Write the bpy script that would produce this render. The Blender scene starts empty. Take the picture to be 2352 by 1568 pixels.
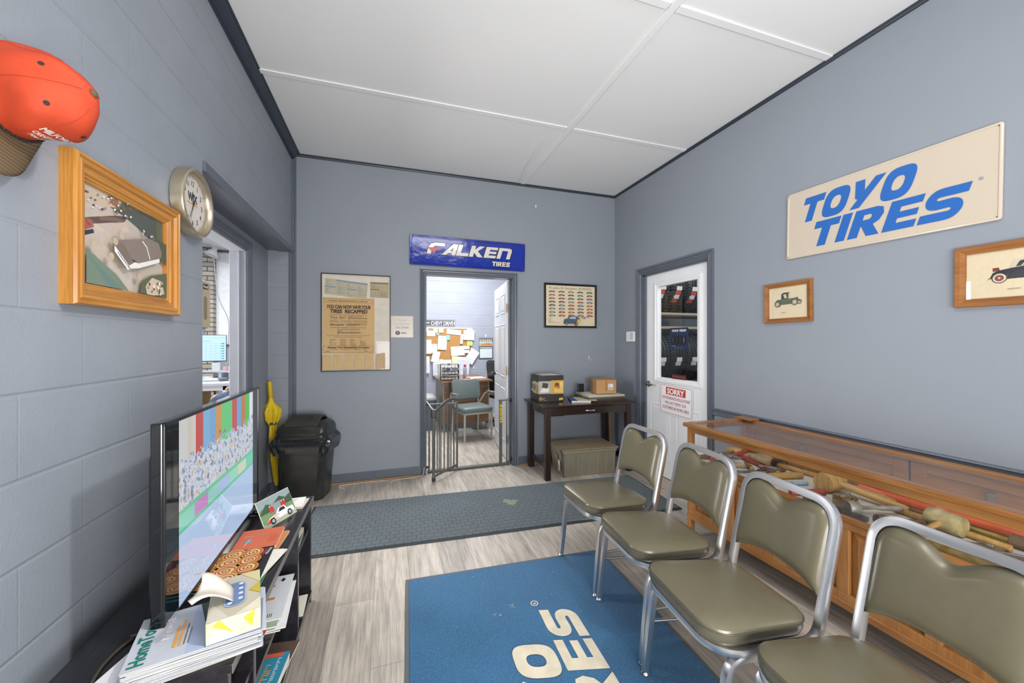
import bpy, math, random
from mathutils import Matrix, Vector
random.seed(7)
PI = math.pi
R = math.radians
SC = bpy.context.scene
COL = SC.collection
# ---------------------------------------------------------------- camera
F_PX = 880.0
YAW = math.atan(285.0 / F_PX)
cam = bpy.data.cameras.new('camera')
cam.sensor_width = 36.0
cam.lens = 36.0 * F_PX / 2352.0
cam.clip_start = 0.03
camo = bpy.data.objects.new('camera', cam)
COL.objects.link(camo)
camo.location = (0, 0, 1.346)
camo.rotation_euler = (R(90), 0, -YAW)
SC.camera = camo
# ---------------------------------------------------------------- light
w = bpy.data.worlds.new('world'); SC.world = w
w.use_nodes = True
w.node_tree.nodes['Background'].inputs[0].default_value = (.75, .82, .95, 1)
w.node_tree.nodes['Background'].inputs[1].default_value = .25
def area(name, loc, size, power, rot=(0, 0, 0), col=(1, 1, 1), shape='RECTANGLE'):
    l = bpy.data.lights.new(name, 'AREA'); l.energy = power; l.color = col
    l.shape = shape; l.size = size[0]; l.size_y = size[1]
    o = bpy.data.objects.new(name, l); COL.objects.link(o)
    o.location = loc; o.rotation_euler = rot
    return o
# shop-front daylight from behind the camera, a small bright ceiling lamp, tubes in the other rooms, and three added unseen fills
area('daylight_front', (1.2, -2.45, 1.2), (2.2, 2.0), 66, (R(97), 0, 0), (.98, .99, 1))
area('ceiling_fill_light', (.8, .62, 2.97), (1.2, .3), 16, (R(40), 0, R(-12)), (1, .99, .98))  # added fill with no fixture behind it, tilted to brighten the back wall
area('upward_fill_light', (.6, -.8, .9), (1.6, 1.2), 78, (R(132), 0, R(-8)), (1, .99, .985))  # added upward fill behind the camera, evens out ceiling and walls
area('side_doorway_fill', (-2.4, 3.12, 1.5), (.8, 1.8), 80, (R(90), 0, R(-82)), (1, .99, .98))  # added unseen panel past the left doorway, brightens the white door and right wall
area('office_tube_light', (1.1, 5.4, 3.03), (1.4, 1.6), 115, (0, 0, 0), (.97, .98, 1))
area('side_office_light', (-2.9, 5.6, 3.03), (2.0, 3.0), 175, (0, 0, 0), (.97, .98, 1))
area('workshop_light', (3.9, 2.4, 3.0), (1.5, 1.0), 60, (R(25), 0, 0), (.9, .96, 1))
kl = bpy.data.lights.new('ceiling_spot', 'SPOT'); kl.energy = 150; kl.shadow_soft_size = .07; kl.spot_size = R(75); kl.spot_blend = 1; kl.color = (1, .98, .96)
ko = bpy.data.objects.new('ceiling_spot', kl); COL.objects.link(ko); ko.location = (1.45, .12, 2.95)
ko.rotation_euler = (Vector((-.6, 1.35, .4)) - Vector((1.45, .12, 2.95))).to_track_quat('-Z', 'Y').to_euler()
SC.view_settings.view_transform = 'Standard'
SC.view_settings.look = 'None'
SC.view_settings.gamma = 1
SC.view_settings.exposure = 0.13
try: SC.view_settings.use_curve_mapping = False
except Exception: pass
SC.cycles.max_bounces = 8
SC.cycles.diffuse_bounces = 4
SC.cycles.transparent_max_bounces = 12
SC.cycles.caustics_reflective = False
SC.cycles.caustics_refractive = False
SC.cycles.use_denoising = True
# ---------------------------------------------------------------- materials
def lin(h):
    if isinstance(h, (tuple, list)): c = [x / 255.0 for x in h]
    else: c = [int(h[i:i + 2], 16) / 255.0 for i in (0, 2, 4)]
    return tuple((x / 12.92 if x <= .04045 else ((x + .055) / 1.055) ** 2.4) for x in c) + (1,)
MATS = {}
def base(name):
    m = bpy.data.materials.new(name); m.use_nodes = True
    nt = m.node_tree
    return m, nt, nt.nodes['Principled BSDF']
def node(nt, t, **k):
    n = nt.nodes.new(t)
    for a, b in k.items(): setattr(n, a, b)
    return n
def coords(nt, scale=(1, 1, 1), swz=None):
    tc = node(nt, 'ShaderNodeTexCoord'); out = tc.outputs['Object']
    if swz:
        s = node(nt, 'ShaderNodeSeparateXYZ'); c = node(nt, 'ShaderNodeCombineXYZ')
        nt.links.new(out, s.inputs[0])
        for i, a in enumerate(swz):
            if a in 'XYZ': nt.links.new(s.outputs[a], c.inputs[i])
        out = c.outputs[0]
    mp = node(nt, 'ShaderNodeMapping'); mp.inputs['Scale'].default_value = scale
    nt.links.new(out, mp.inputs[0])
    return mp.outputs[0], mp
def ramp(nt, fac, stops):
    r = node(nt, 'ShaderNodeValToRGB')
    el = r.color_ramp.elements
    while len(el) < len(stops): el.new(.5)
    for e, (p, c) in zip(el, stops): e.position = p; e.color = c
    nt.links.new(fac, r.inputs[0])
    return r.outputs[0]
def bump(nt, b, h, strength, dist, prev=None):
    n = node(nt, 'ShaderNodeBump'); n.inputs['Strength'].default_value = strength
    n.inputs['Distance'].default_value = dist
    nt.links.new(h, n.inputs['Height'])
    if prev: nt.links.new(prev, n.inputs['Normal'])
    nt.links.new(n.outputs[0], b.inputs['Normal'])
    return n.outputs[0]
def noise(nt, vec, scale, detail=4, rough=.55):
    n = node(nt, 'ShaderNodeTexNoise'); n.inputs['Scale'].default_value = scale
    n.inputs['Detail'].default_value = detail; n.inputs['Roughness'].default_value = rough
    nt.links.new(vec, n.inputs['Vector'])
    return n.outputs['Fac']
def mul(c, k): return tuple(min(1, x * k) for x in c[:3]) + (1,)
def mat(name, hexc, rough=.5, metal=0, var=.06, vs=12, bs=0, bd=.001, bscale=200, coat=0, stretch=(1, 1, 1), spec=.5, emit=0):
    if name in MATS: return MATS[name]
    m, nt, b = base(name); c = lin(hexc)
    v, _ = coords(nt, stretch)
    f = noise(nt, v, vs)
    nt.links.new(ramp(nt, f, [(.3, mul(c, 1 - var)), (.7, mul(c, 1 + var))]), b.inputs['Base Color'])
    b.inputs['Roughness'].default_value = rough; b.inputs['Metallic'].default_value = metal
    b.inputs['Specular IOR Level'].default_value = spec
    if coat: b.inputs['Coat Weight'].default_value = coat; b.inputs['Coat Roughness'].default_value = .05
    if bs: bump(nt, b, noise(nt, v, bscale, 3), bs, bd)
    if emit:
        b.inputs['Emission Color'].default_value = c; b.inputs['Emission Strength'].default_value = emit
    MATS[name] = m
    return m
def ink(hexc, rough=.6):
    return mat('ink_' + (hexc if isinstance(hexc, str) else '%02x%02x%02x' % hexc), hexc, rough, var=.03, vs=60)
def wood(name, c1, c2, c3, rough=.35, axis='X', sc=1.0, coat=0):
    if name in MATS: return MATS[name]
    m, nt, b = base(name)
    st = {'X': (1.2, 14, 14), 'Y': (14, 1.2, 14), 'Z': (14, 14, 1.2)}[axis]
    v, _ = coords(nt, tuple(x * sc for x in st))
    f = noise(nt, v, 1.6, 6, .62)
    st2 = {'X': (5, 160, 160), 'Y': (160, 5, 160), 'Z': (160, 160, 5)}[axis]
    v2, _ = coords(nt, st2)
    f2 = noise(nt, v2, 1.5, 3)
    a = ramp(nt, f, [(.28, lin(c1)), (.5, lin(c2)), (.72, lin(c3))])
    mx = node(nt, 'ShaderNodeMixRGB', blend_type='MULTIPLY'); mx.inputs[0].default_value = .45
    nt.links.new(a, mx.inputs[1]); nt.links.new(ramp(nt, f2, [(.35, (.55, .5, .45, 1)), (.6, (1, 1, 1, 1))]), mx.inputs[2])
    nt.links.new(mx.outputs[0], b.inputs['Base Color'])
    b.inputs['Roughness'].default_value = rough
    if coat: b.inputs['Coat Weight'].default_value = coat; b.inputs['Coat Roughness'].default_value = .1
    bump(nt, b, f2, .12, .0006)
    MATS[name] = m
    return m
def glassmat(name, tint=(1, 1, 1, 1), f=.035, rough=.02):
    if name in MATS: return MATS[name]
    m = bpy.data.materials.new(name); m.use_nodes = True; nt = m.node_tree
    for n in list(nt.nodes):
        if n.type != 'OUTPUT_MATERIAL': nt.nodes.remove(n)
    out = [n for n in nt.nodes][0]
    t = node(nt, 'ShaderNodeBsdfTransparent'); t.inputs[0].default_value = tint
    g = node(nt, 'ShaderNodeBsdfGlossy'); g.inputs['Roughness'].default_value = rough
    lw = node(nt, 'ShaderNodeLayerWeight'); lw.inputs[0].default_value = .5
    pw = node(nt, 'ShaderNodeMath', operation='POWER'); nt.links.new(lw.outputs['Facing'], pw.inputs[0]); pw.inputs[1].default_value = 4
    fr = node(nt, 'ShaderNodeMath', operation='MULTIPLY_ADD'); nt.links.new(pw.outputs[0], fr.inputs[0]); fr.inputs[1].default_value = .5; fr.inputs[2].default_value = f
    mx = node(nt, 'ShaderNodeMixShader')
    nt.links.new(fr.outputs[0], mx.inputs[0]); nt.links.new(t.outputs[0], mx.inputs[1]); nt.links.new(g.outputs[0], mx.inputs[2])
    nt.links.new(mx.outputs[0], out.inputs[0])
    MATS[name] = m
    return m
def blockmat(name, swz, c, c_m, rough=.45):
    m, nt, b = base(name)
    v, mp = coords(nt, (1, 1, 1), swz)
    br = node(nt, 'ShaderNodeTexBrick')
    br.inputs['Scale'].default_value = 1; br.inputs['Brick Width'].default_value = .4064
    br.inputs['Row Height'].default_value = .2032; br.inputs['Mortar Size'].default_value = .0045
    br.inputs['Mortar Smooth'].default_value = .9
    nt.links.new(v, br.inputs['Vector'])
    v3, _ = coords(nt)
    f = noise(nt, v3, 5)
    nt.links.new(ramp(nt, f, [(.3, mul(lin(c), .96)), (.7, mul(lin(c), 1.04))]), b.inputs['Base Color'])
    b.inputs['Roughness'].default_value = rough
    inv = node(nt, 'ShaderNodeMath', operation='SUBTRACT'); inv.inputs[0].default_value = 1
    nt.links.new(br.outputs['Fac'], inv.inputs[1])
    p = bump(nt, b, inv.outputs[0], .16, .003)
    sp = node(nt, 'ShaderNodeSeparateXYZ'); nt.links.new(v, sp.inputs[0])
    def mth(op, a, k):
        n = node(nt, 'ShaderNodeMath', operation=op); nt.links.new(a, n.inputs[0]); n.inputs[1].default_value = k; return n.outputs[0]
    g = mth('ABSOLUTE', mth('SUBTRACT', mth('FRACT', mth('ADD', mth('DIVIDE', sp.outputs['Y'], .2032), .5), 0), .5), 0)
    p = bump(nt, b, ramp(nt, g, [(.012, (0, 0, 0, 1)), (.035, (1, 1, 1, 1))]), .5, .004, p)
    p = bump(nt, b, noise(nt, v3, 110, 3, .6), .35, .0022, p)
    vo = node(nt, 'ShaderNodeTexVoronoi'); vo.inputs['Scale'].default_value = 26
    nt.links.new(v3, vo.inputs['Vector'])
    bump(nt, b, ramp(nt, vo.outputs['Distance'], [(.0, (0, 0, 0, 1)), (.09, (1, 1, 1, 1))]), .25, .002, p)
    MATS[name] = m
    return m
WALLC = '8b919a'
m_wall = mat('wall_paint', WALLC, .5, var=.02, vs=2, bs=.15, bd=.0006, bscale=300)
m_block_x = blockmat('block_wall_x', 'YZ-', WALLC, WALLC)
m_block_y = blockmat('block_wall_y', 'XZ-', WALLC, WALLC)
m_block_office = blockmat('block_wall_office', 'XZ-', 'a9adb9', WALLC, .5)
m_ceil = mat('ceiling_paint', 'e6e6e5', .7, var=.015, vs=1.5, bs=.1, bd=.0005, bscale=150)
m_navy = mat('navy_trim_paint', '2c333f', .38, var=.1, vs=8, bs=.1)
m_trim = mat('slate_trim_paint', '5e646f', .33, var=.05, vs=9, bs=.1, bd=.0006, bscale=90)
m_white = mat('white_door_paint', 'e9eaec', .35, var=.02, vs=4)
m_black = mat('black_plastic', '15161a', .35, var=.2)
m_bglos = mat('black_gloss_plastic', '08090b', .08, var=.1, coat=.5)
m_alu = mat('brushed_aluminium', 'dcdcde', .3, 1, var=.01, vs=5)
m_chrome = mat('chrome', 'd8dadd', .12, 1, var=.02)
m_brass = mat('brass', 'c8a35c', .3, 1, var=.1)
m_steel = mat('tool_steel', '8e8f90', .38, .9, var=.25, vs=40)
m_paper = mat('paper', 'd9d5cb', .75, var=.02, vs=20)
m_vinyl = mat('taupe_vinyl', '69634f', .27, var=.03, vs=30, bs=.06, bd=.0004, bscale=500, spec=.55)
m_vinylb = mat('taupe_vinyl_welt', '4d4b46', .4, var=.03)
m_ora = mat('orange_cap_cloth', 'bd3f1c', .75, var=.12, vs=20, bs=.2, bd=.0006, bscale=500)
m_glass = glassmat('clear_glass')
m_oak = wood('oak_frame', 'a2671d', 'ba7f31', 'c99447', .3, 'Z', coat=.3)
m_oakx = wood('oak_frame_horizontal', 'a2671d', 'ba7f31', 'c99447', .3, 'X', coat=.3)
m_casew = wood('case_oak', '855629', '9e6b39', 'b07e49', .32, 'Y', coat=.25)
m_casewz = wood('case_oak_upright', '8a5a2a', 'a36f3c', 'b5834e', .32, 'Z', coat=.25)
m_walnut = wood('brown_picture_wood', '7d4a1c', '96602a', 'a46c33', .45, 'X')
m_espr = wood('espresso_wood', '1c1310', '2a1c17', '38261f', .28, 'X', coat=.3)
m_esprz = wood('espresso_wood_upright', '1c1310', '2a1c17', '38261f', .3, 'Z')
m_blackw = wood('black_ash_veneer', '17161a', '232227', '302f35', .26, 'Y', coat=.3)
m_mallet = wood('pale_mallet_wood', '9a7a48', 'b8955c', 'c7a76e', .6, 'Z')
# ---------------------------------------------------------------- mesh helpers
def fillet(pts, r, n=5, closed=False):
    out = []; N = len(pts)
    P = [Vector(p) for p in pts]
    for i in range(N):
        if not closed and i in (0, N - 1): out.append(P[i]); continue
        a, b, c = P[i - 1], P[i], P[(i + 1) % N]
        rr = r[i] if isinstance(r, (list, tuple)) else r
        u = (a - b); v = (c - b)
        ang = u.angle(v)
        if rr <= 0 or ang > PI - .03: out.append(b); continue
        d = min(rr / math.tan(ang / 2), u.length * .49, v.length * .49)
        p0 = b + u.normalized() * d; p2 = b + v.normalized() * d
        for k in range(n + 1):
            t = k / n
            # circular-ish quadratic blend
            out.append((1 - t) ** 2 * p0 + 2 * t * (1 - t) * (b * .82 + (p0 + p2) * .09) + t * t * p2)
    return out
def catmull(pts, n=6):
    P = [Vector(p) for p in pts]; out = []
    for i in range(len(P) - 1):
        p0 = P[max(i - 1, 0)]; p1 = P[i]; p2 = P[i + 1]; p3 = P[min(i + 2, len(P) - 1)]
        for k in range(n):
            t = k / n
            out.append(.5 * ((2 * p1) + (p2 - p0) * t + (2 * p0 - 5 * p1 + 4 * p2 - p3) * t * t + (3 * p1 - p0 - 3 * p2 + p3) * t ** 3))
    out.append(P[-1]); return out
def rrect(w, d, r, n=5, cx=0, cy=0):
    out = []
    for qx, qy, a0 in ((1, 1, 0), (-1, 1, 90), (-1, -1, 180), (1, -1, 270)):
        for k in range(n + 1):
            a = R(a0 + 90 * k / n)
            out.append((cx + qx * (w / 2 - r) + r * math.cos(a), cy + qy * (d / 2 - r) + r * math.sin(a)))
    return out
TXT = {}
def txt(s, bold=0):
    if 'M' in s: bold = 0      # this capital closes up when thickened
    key = (s, bold)
    if key in TXT: return TXT[key]
    cu = bpy.data.curves.new('t', 'FONT'); cu.body = s; cu.size = 1; cu.offset = bold
    cu.resolution_u = 3; cu.align_x = 'LEFT'
    o = bpy.data.objects.new('t', cu)
    me = bpy.data.meshes.new_from_object(o)
    vs = [(v.co.x, v.co.y) for v in me.vertices]; fs = [tuple(p.vertices) for p in me.polygons]
    bpy.data.objects.remove(o); bpy.data.curves.remove(cu); bpy.data.meshes.remove(me)
    x0 = min(v[0] for v in vs); x1 = max(v[0] for v in vs)
    vs = [(v[0] - x0, v[1]) for v in vs]
    TXT[key] = (vs, fs, x1 - x0)
    return TXT[key]
class MB:
    def __init__(s): s.v = []; s.f = []; s.m = []; s.mats = []; s.M = Matrix()
    def mi(s, m):
        if m is None: return 0
        if isinstance(m, int): return m
        if m not in s.mats: s.mats.append(m)
        return s.mats.index(m)
    def add(s, vs, fs, m=None, T=None):
        o = len(s.v); M = s.M @ T if T is not None else s.M
        s.v += [M @ Vector(p) for p in vs]
        k = s.mi(m)
        for f in fs: s.f.append(tuple(i + o for i in f)); s.m.append(k)
        return s
    def box(s, x0, x1, y0, y1, z0, z1, m=None, T=None):
        vs = [(x, y, z) for z in (z0, z1) for y in (y0, y1) for x in (x0, x1)]
        return s.add(vs, [(0, 2, 3, 1), (4, 5, 7, 6), (0, 1, 5, 4), (2, 6, 7, 3), (0, 4, 6, 2), (1, 3, 7, 5)], m, T)
    def cbox(s, c, d, m=None, T=None):
        return s.box(c[0] - d[0] / 2, c[0] + d[0] / 2, c[1] - d[1] / 2, c[1] + d[1] / 2, c[2] - d[2] / 2, c[2] + d[2] / 2, m, T)
    def prism(s, poly, z0, z1, m=None, T=None, top=1):
        n = len(poly); cx = sum(p[0] for p in poly) / n; cy = sum(p[1] for p in poly) / n
        vs = [(p[0], p[1], z0) for p in poly] + [(cx + (p[0] - cx) * top, cy + (p[1] - cy) * top, z1) for p in poly]
        fs = [tuple(range(n))[::-1], tuple(range(n, 2 * n))] + [(i, (i + 1) % n, n + (i + 1) % n, n + i) for i in range(n)]
        return s.add(vs, fs, m, T)
    def stack(s, loops, m=None, cap=(True, True), T=None, closed=True):
        n = len(loops[0]); vs = [p for l in loops for p in l]; fs = []
        for k in range(len(loops) - 1):
            for i in range(n if closed else n - 1):
                a = k * n + i; b = k * n + (i + 1) % n
                fs.append((a, b, b + n, a + n))
        if cap[0]: fs.append(tuple(range(n))[::-1])
        if cap[1]: fs.append(tuple(range((len(loops) - 1) * n, len(loops) * n)))
        return s.add(vs, fs, m, T)
    def lathe(s, prof, n=24, m=None, T=None, cap=(True, True), sx=1, sy=1):
        loops = [[(sx * r * math.cos(2 * PI * i / n), sy * r * math.sin(2 * PI * i / n), z) for i in range(n)] for r, z in prof]
        return s.stack(loops, m, cap, T)
    def tube(s, path, r=.01, n=8, closed=False, m=None, T=None, up=(0, 0, 1), sq=0, radii=None):
        P = [Vector(p) for p in path]
        ra, rb = (r if isinstance(r, (tuple, list)) else (r, r))
        U = Vector(up); loops = []; prev = None
        for i, p in enumerate(P):
            if closed: t = P[(i + 1) % len(P)] - P[i - 1]
            else: t = P[min(i + 1, len(P) - 1)] - P[max(i - 1, 0)]
            t.normalize()
            if prev is None:
                u = U - t * U.dot(t)
                if u.length < .05: u = Vector((1, 0, 0)) - t * t.x
                if u.length < .05: u = Vector((0, 1, 0)) - t * t.y
            else: u = prev - t * prev.dot(t)
            u.normalize(); prev = u.copy(); v = t.cross(u)
            k = radii[i] if radii else 1
            lp = []
            for j in range(n):
                a = 2 * PI * (j + .5) / n; c, d = math.cos(a), math.sin(a)
                if sq: q = 1 / max(abs(c), abs(d)) ; q = 1 + (q - 1) * sq; c *= q; d *= q
                lp.append(p + u * (c * rb * k) + v * (d * ra * k))
            loops.append(lp)
        if closed: loops.append(loops[0])
        return s.stack(loops, m, (not closed, not closed), T)
    def sphere(s, c, r, m=None, n=16, k=10, T=None):
        r = r if isinstance(r, (tuple, list)) else (r, r, r)
        loops = [[(c[0] + r[0] * math.sin(PI * (j + .02) / (k + .04)) * math.cos(2 * PI * i / n), c[1] + r[1] * math.sin(PI * (j + .02) / (k + .04)) * math.sin(2 * PI * i / n),
                   c[2] - r[2] * math.cos(PI * j / k)) for i in range(n)] for j in range(k + 1)]
        return s.stack(loops, m, (True, True), T)
    def cyl(s, a, b, r, m=None, n=16, r2=None):
        a = Vector(a); b = Vector(b)
        return s.tube([a, b], 1, n, m=m, radii=[r, r if r2 is None else r2])
    def build(s, name, m=None, parent=None, smooth=False, bevel=0, label=None, world=False, bseg=2, ang=.6):
        me = bpy.data.meshes.new(name)
        V = s.v
        if world and parent is not None:
            inv = (Matrix.Translation(parent.location) @ parent.rotation_euler.to_matrix().to_4x4()).inverted()
            V = [inv @ v for v in V]
        me.from_pydata([tuple(v) for v in V], [], s.f)
        ml = list(s.mats) if s.mats else []
        if m is not None and not ml: ml = [m]
        for x in ml: me.materials.append(x)
        if len(ml) > 1: me.polygons.foreach_set('material_index', s.m)
        import bmesh
        bm = bmesh.new(); bm.from_mesh(me)
        if smooth: bmesh.ops.remove_doubles(bm, verts=bm.verts, dist=1e-6)
        bmesh.ops.recalc_face_normals(bm, faces=bm.faces)
        if smooth:
            for f in bm.faces: f.smooth = True
            for e in bm.edges:
                if len(e.link_faces) == 2 and e.link_faces[0].normal.angle(e.link_faces[1].normal, 0) > ang: e.smooth = False
        bm.to_mesh(me); bm.free()
        o = bpy.data.objects.new(name, me); COL.objects.link(o)
        if parent is not None: o.parent = parent
        if bevel:
            b = o.modifiers.new('bevel', 'BEVEL'); b.width = bevel; b.segments = bseg; b.limit_method = 'ANGLE'; b.angle_limit = R(40)
        if label: o['label'] = label
        return o
class Art(MB):
    """flat print: u right, v up, layers stacked towards the viewer; face 'W' looks to -Y, 'T' looks up"""
    def __init__(s, face='W', off=0, T=None):
        super().__init__(); s.k = 0; s.face = face; s.off = off; s.TT = T
    def p3(s, u, v):
        n = s.off + s.k * .00022
        return (u, -n, v) if s.face == 'W' else (u, v, n)
    def pg(s, pts, m):
        s.k += 1
        return s.add([s.p3(*p) for p in pts], [tuple(range(len(pts)))], m if not isinstance(m, str) else ink(m), s.TT)
    def rect(s, x0, y0, x1, y1, m, rot=0):
        cx, cy = (x0 + x1) / 2, (y0 + y1) / 2; c, d = math.cos(R(rot)), math.sin(R(rot))
        return s.pg([(cx + (x - cx) * c - (y - cy) * d, cy + (x - cx) * d + (y - cy) * c) for x, y in ((x0, y0), (x1, y0), (x1, y1), (x0, y1))], m)
    def rects(s, lst, m):
        s.k += 1; mm = m if not isinstance(m, str) else ink(m)
        for x0, y0, x1, y1 in lst:
            s.add([s.p3(x0, y0), s.p3(x1, y0), s.p3(x1, y1), s.p3(x0, y1)], [(0, 1, 2, 3)], mm, s.TT)
    def disc(s, x, y, r, m, n=20, ry=None):
        ry = ry or r
        return s.pg([(x + r * math.cos(2 * PI * i / n), y + ry * math.sin(2 * PI * i / n)) for i in range(n)], m)
    def ring(s, outer, inner, m):
        s.k += 1; n = len(outer)
        return s.add([s.p3(*p) for p in outer] + [s.p3(*p) for p in inner], [(i, (i + 1) % n, n + (i + 1) % n, n + i) for i in range(n)], m if not isinstance(m, str) else ink(m), s.TT)
    def stroke(s, pts, wd, m, sm=True, T2=None):
        P = [Vector((p[0], p[1])) for p in (catmull([(p[0], p[1], 0) for p in pts], 6) if sm else pts)]
        L, Rr = [], []
        for i, p in enumerate(P):
            t = (P[min(i + 1, len(P) - 1)] - P[max(i - 1, 0)]).normalized(); nn = Vector((-t.y, t.x))
            L.append(p + nn * wd / 2); Rr.append(p - nn * wd / 2)
        s.k += 1; n = len(P); f = T2 or (lambda a, b: (a, b))
        return s.add([s.p3(*f(*p)) for p in L] + [s.p3(*f(*p)) for p in Rr], [(i, i + 1, n + i + 1, n + i) for i in range(n - 1)], m if not isinstance(m, str) else ink(m), s.TT)
    def text(s, st, x, y, h, m, w=None, al='c', bold=0, shear=0, rot=0):
        """baseline at y, cap height h, width w"""
        vs, fs, W = txt(st, bold); sy = h / .729; sx = (w / W) if w else sy
        ox = {'c': -W * sx / 2, 'l': 0, 'r': -W * sx}[al]
        s.k += 1; c, d = math.cos(R(rot)), math.sin(R(rot)); out = []
        for a, b in vs:
            u = a * sx + ox + b * sy * shear; v = b * sy
            out.append(s.p3(x + u * c - v * d, y + u * d + v * c))
        return s.add(out, fs, m if not isinstance(m, str) else ink(m), s.TT)
    def scrib(s, x0, y0, x1, y1, n, m, wd=.35, seed=1):
        """lines of small illegible print"""
        rr = random.Random(seed); dy = (y1 - y0) / n; L = []
        for i in range(n):
            x = x0; yy = y1 - (i + .7) * dy
            while x < x1:
                q = rr.uniform(.02, .07) * (x1 - x0) + .002
                L.append((x, yy, min(x + q, x1), yy + dy * wd)); x += q + .012 * (x1 - x0)
                if rr.random() < .06: break
        s.rects(L, m)
# ---------------------------------------------------------------- tagging
def tag(o, label, cat, group=None):
    o['label'] = label; o['category'] = cat
    if group: o['group'] = group
    return o
def thing(name, label, cat, loc=(0, 0, 0), rz=0, group=None, rot=None):
    o = bpy.data.objects.new(name, None); o.empty_display_size = .1; COL.objects.link(o)
    o.location = loc; o.rotation_euler = rot if rot else (0, 0, rz)
    return tag(o, label, cat, group)
def struct(name, mb, m=None, **k):
    o = mb.build(name, m, **k); o['kind'] = 'structure'; return o
def setting(name, loc=(0, 0, 0), rz=0):
    o = bpy.data.objects.new(name, None); COL.objects.link(o); o.location = loc; o.rotation_euler = (0, 0, rz)
    o['kind'] = 'structure'; return o
def copy_tree(o, parent=None):
    c = o.copy(); COL.objects.link(c)
    if parent: c.parent = parent
    for ch in list(o.children): copy_tree(ch, c)
    return c
RW, LW = -PI / 2, PI / 2      # things hung on the right / left wall (their front looks to -Y locally)
# ================================================================ SETTING
CH = 3.07
def floor_mat():
    m, nt, b = base('grey_vinyl_planks')
    v, mp = coords(nt, (1, 1, 1), 'YX-'); mp.inputs['Location'].default_value = (.31, .07, 0)
    br = node(nt, 'ShaderNodeTexBrick', offset=.37, offset_frequency=2)
    br.inputs['Scale'].default_value = 1; br.inputs['Brick Width'].default_value = 1.22
    br.inputs['Row Height'].default_value = .19; br.inputs['Mortar Size'].default_value = .0009
    br.inputs['Mortar Smooth'].default_value = .3; br.inputs['Bias'].default_value = -.35
    br.inputs['Color1'].default_value = lin('bfb5a9'); br.inputs['Color2'].default_value = lin('857d74')
    br.inputs['Mortar'].default_value = lin('6e675f')
    nt.links.new(v, br.inputs['Vector'])
    g, _ = coords(nt, (16, 1.3, 1)); f = noise(nt, g, 2.2, 7, .65)
    g2, _ = coords(nt, (70, 2.2, 1)); f2 = noise(nt, g2, 2.0, 5, .6)
    k, _ = coords(nt, (6, 1.6, 1)); f3 = noise(nt, k, 1.6, 4, .5)
    col = br.outputs['Color']
    for ff, lo, hi, fac in ((f, .62, 1.12, .8), (f2, .66, 1.08, .7), (f3, .82, 1.08, .8)):
        mx = node(nt, 'ShaderNodeMixRGB', blend_type='MULTIPLY'); mx.inputs[0].default_value = fac
        nt.links.new(col, mx.inputs[1]); nt.links.new(ramp(nt, ff, [(.33, (lo, lo, lo, 1)), (.58, (hi, hi, hi, 1))]), mx.inputs[2]); col = mx.outputs[0]
    nt.links.new(col, b.inputs['Base Color']); b.inputs['Roughness'].default_value = .42
    inv = node(nt, 'ShaderNodeMath', operation='SUBTRACT'); inv.inputs[0].default_value = 1
    nt.links.new(br.outputs['Fac'], inv.inputs[1])
    p = bump(nt, b, inv.outputs[0], .4, .001); bump(nt, b, f2, .15, .0008, p)
    return m
mb = MB(); mb.box(-4.7, 6.1, -2.7, 8.8, -.1, 0); struct('floor', mb, floor_mat())
mb = MB(); mb.box(-4.7, 6.1, -2.7, 8.8, CH, CH + .1); struct('ceiling', mb, m_ceil)
mb = MB(); mb.box(-1.014, -.83, -2.6, 2.163, 0, CH); mb.box(-1.014, -.83, 2.163, 3.96, 2.166, CH)
struct('wall_left', mb, m_block_x)
mb = MB(); mb.box(-1.115, -1.014, 1.6, 2.46, 0, CH); mb.box(-1.115, -1.014, 3.356, 3.93, 0, CH); mb.box(-1.115, -1.014, 2.46, 3.356, 2.03, CH)
struct('wall_recess', mb, m_wall)
mb = MB(); mb.box(-1.014, -.83, 3.905, 3.96, 0, 2.166); struct('wall_recess_end', mb, m_block_y)
mb = MB(); mb.box(-1.13, .365, 3.96, 4.08, 0, CH); mb.box(1.29, 2.70, 3.96, 4.08, 0, CH); mb.box(.365, 1.29, 3.96, 4.08, 2.03, CH)
struct('wall_back', mb, m_wall)
mb = MB(); mb.box(2.567, 2.70, -2.6, 2.56, 0, CH); mb.box(2.567, 2.70, 3.46, 3.96, 0, CH); mb.box(2.567, 2.70, 2.56, 3.46, 2.055, CH)
struct('wall_right', mb, m_wall)
mb = MB(); mb.box(-1.014, 2.70, -2.7, -2.6, 0, CH); struct('wall_rear', mb, m_wall)
mb = MB(); mb.box(-.9, 2.70, 7.0, 7.1, 0, CH); struct('wall_office_back', mb, m_block_office)
mb = MB(); mb.box(-1.13, -.9, 4.08, 8.7, 0, CH); struct('wall_office_left', mb, m_wall)
mb = MB(); mb.box(2.70, 2.8, 3.96, 7.1, 0, CH); struct('wall_office_right', mb, m_wall)
mb = MB(); mb.box(-4.7, -1.13, 8.6, 8.7, 0, CH); struct('wall_side_office_back', mb, mat('pale_grey_paint', 'a3a6ae', .6))
mb = MB(); mb.box(-4.7, -4.6, .9, 8.6, 0, CH); struct('wall_side_office_left', mb, m_wall)
mb = MB(); mb.box(-4.6, -1.13, .8, .9, 0, CH); struct('wall_side_office_near', mb, m_wall)
mb = MB(); mb.box(2.8, 6.1, 5.4, 5.5, 0, CH); struct('wall_workshop_back', mb, mat('workshop_wall', '9aa4ad', .7, var=.1, vs=2))
mb = MB(); mb.box(6.0, 6.1, -.1, 5.4, 0, CH); struct('wall_workshop_right', mb, MATS['workshop_wall'])
mb = MB(); mb.box(2.70, 6.0, -.2, -.1, 0, CH); struct('wall_workshop_near', mb, MATS['workshop_wall'])
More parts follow.
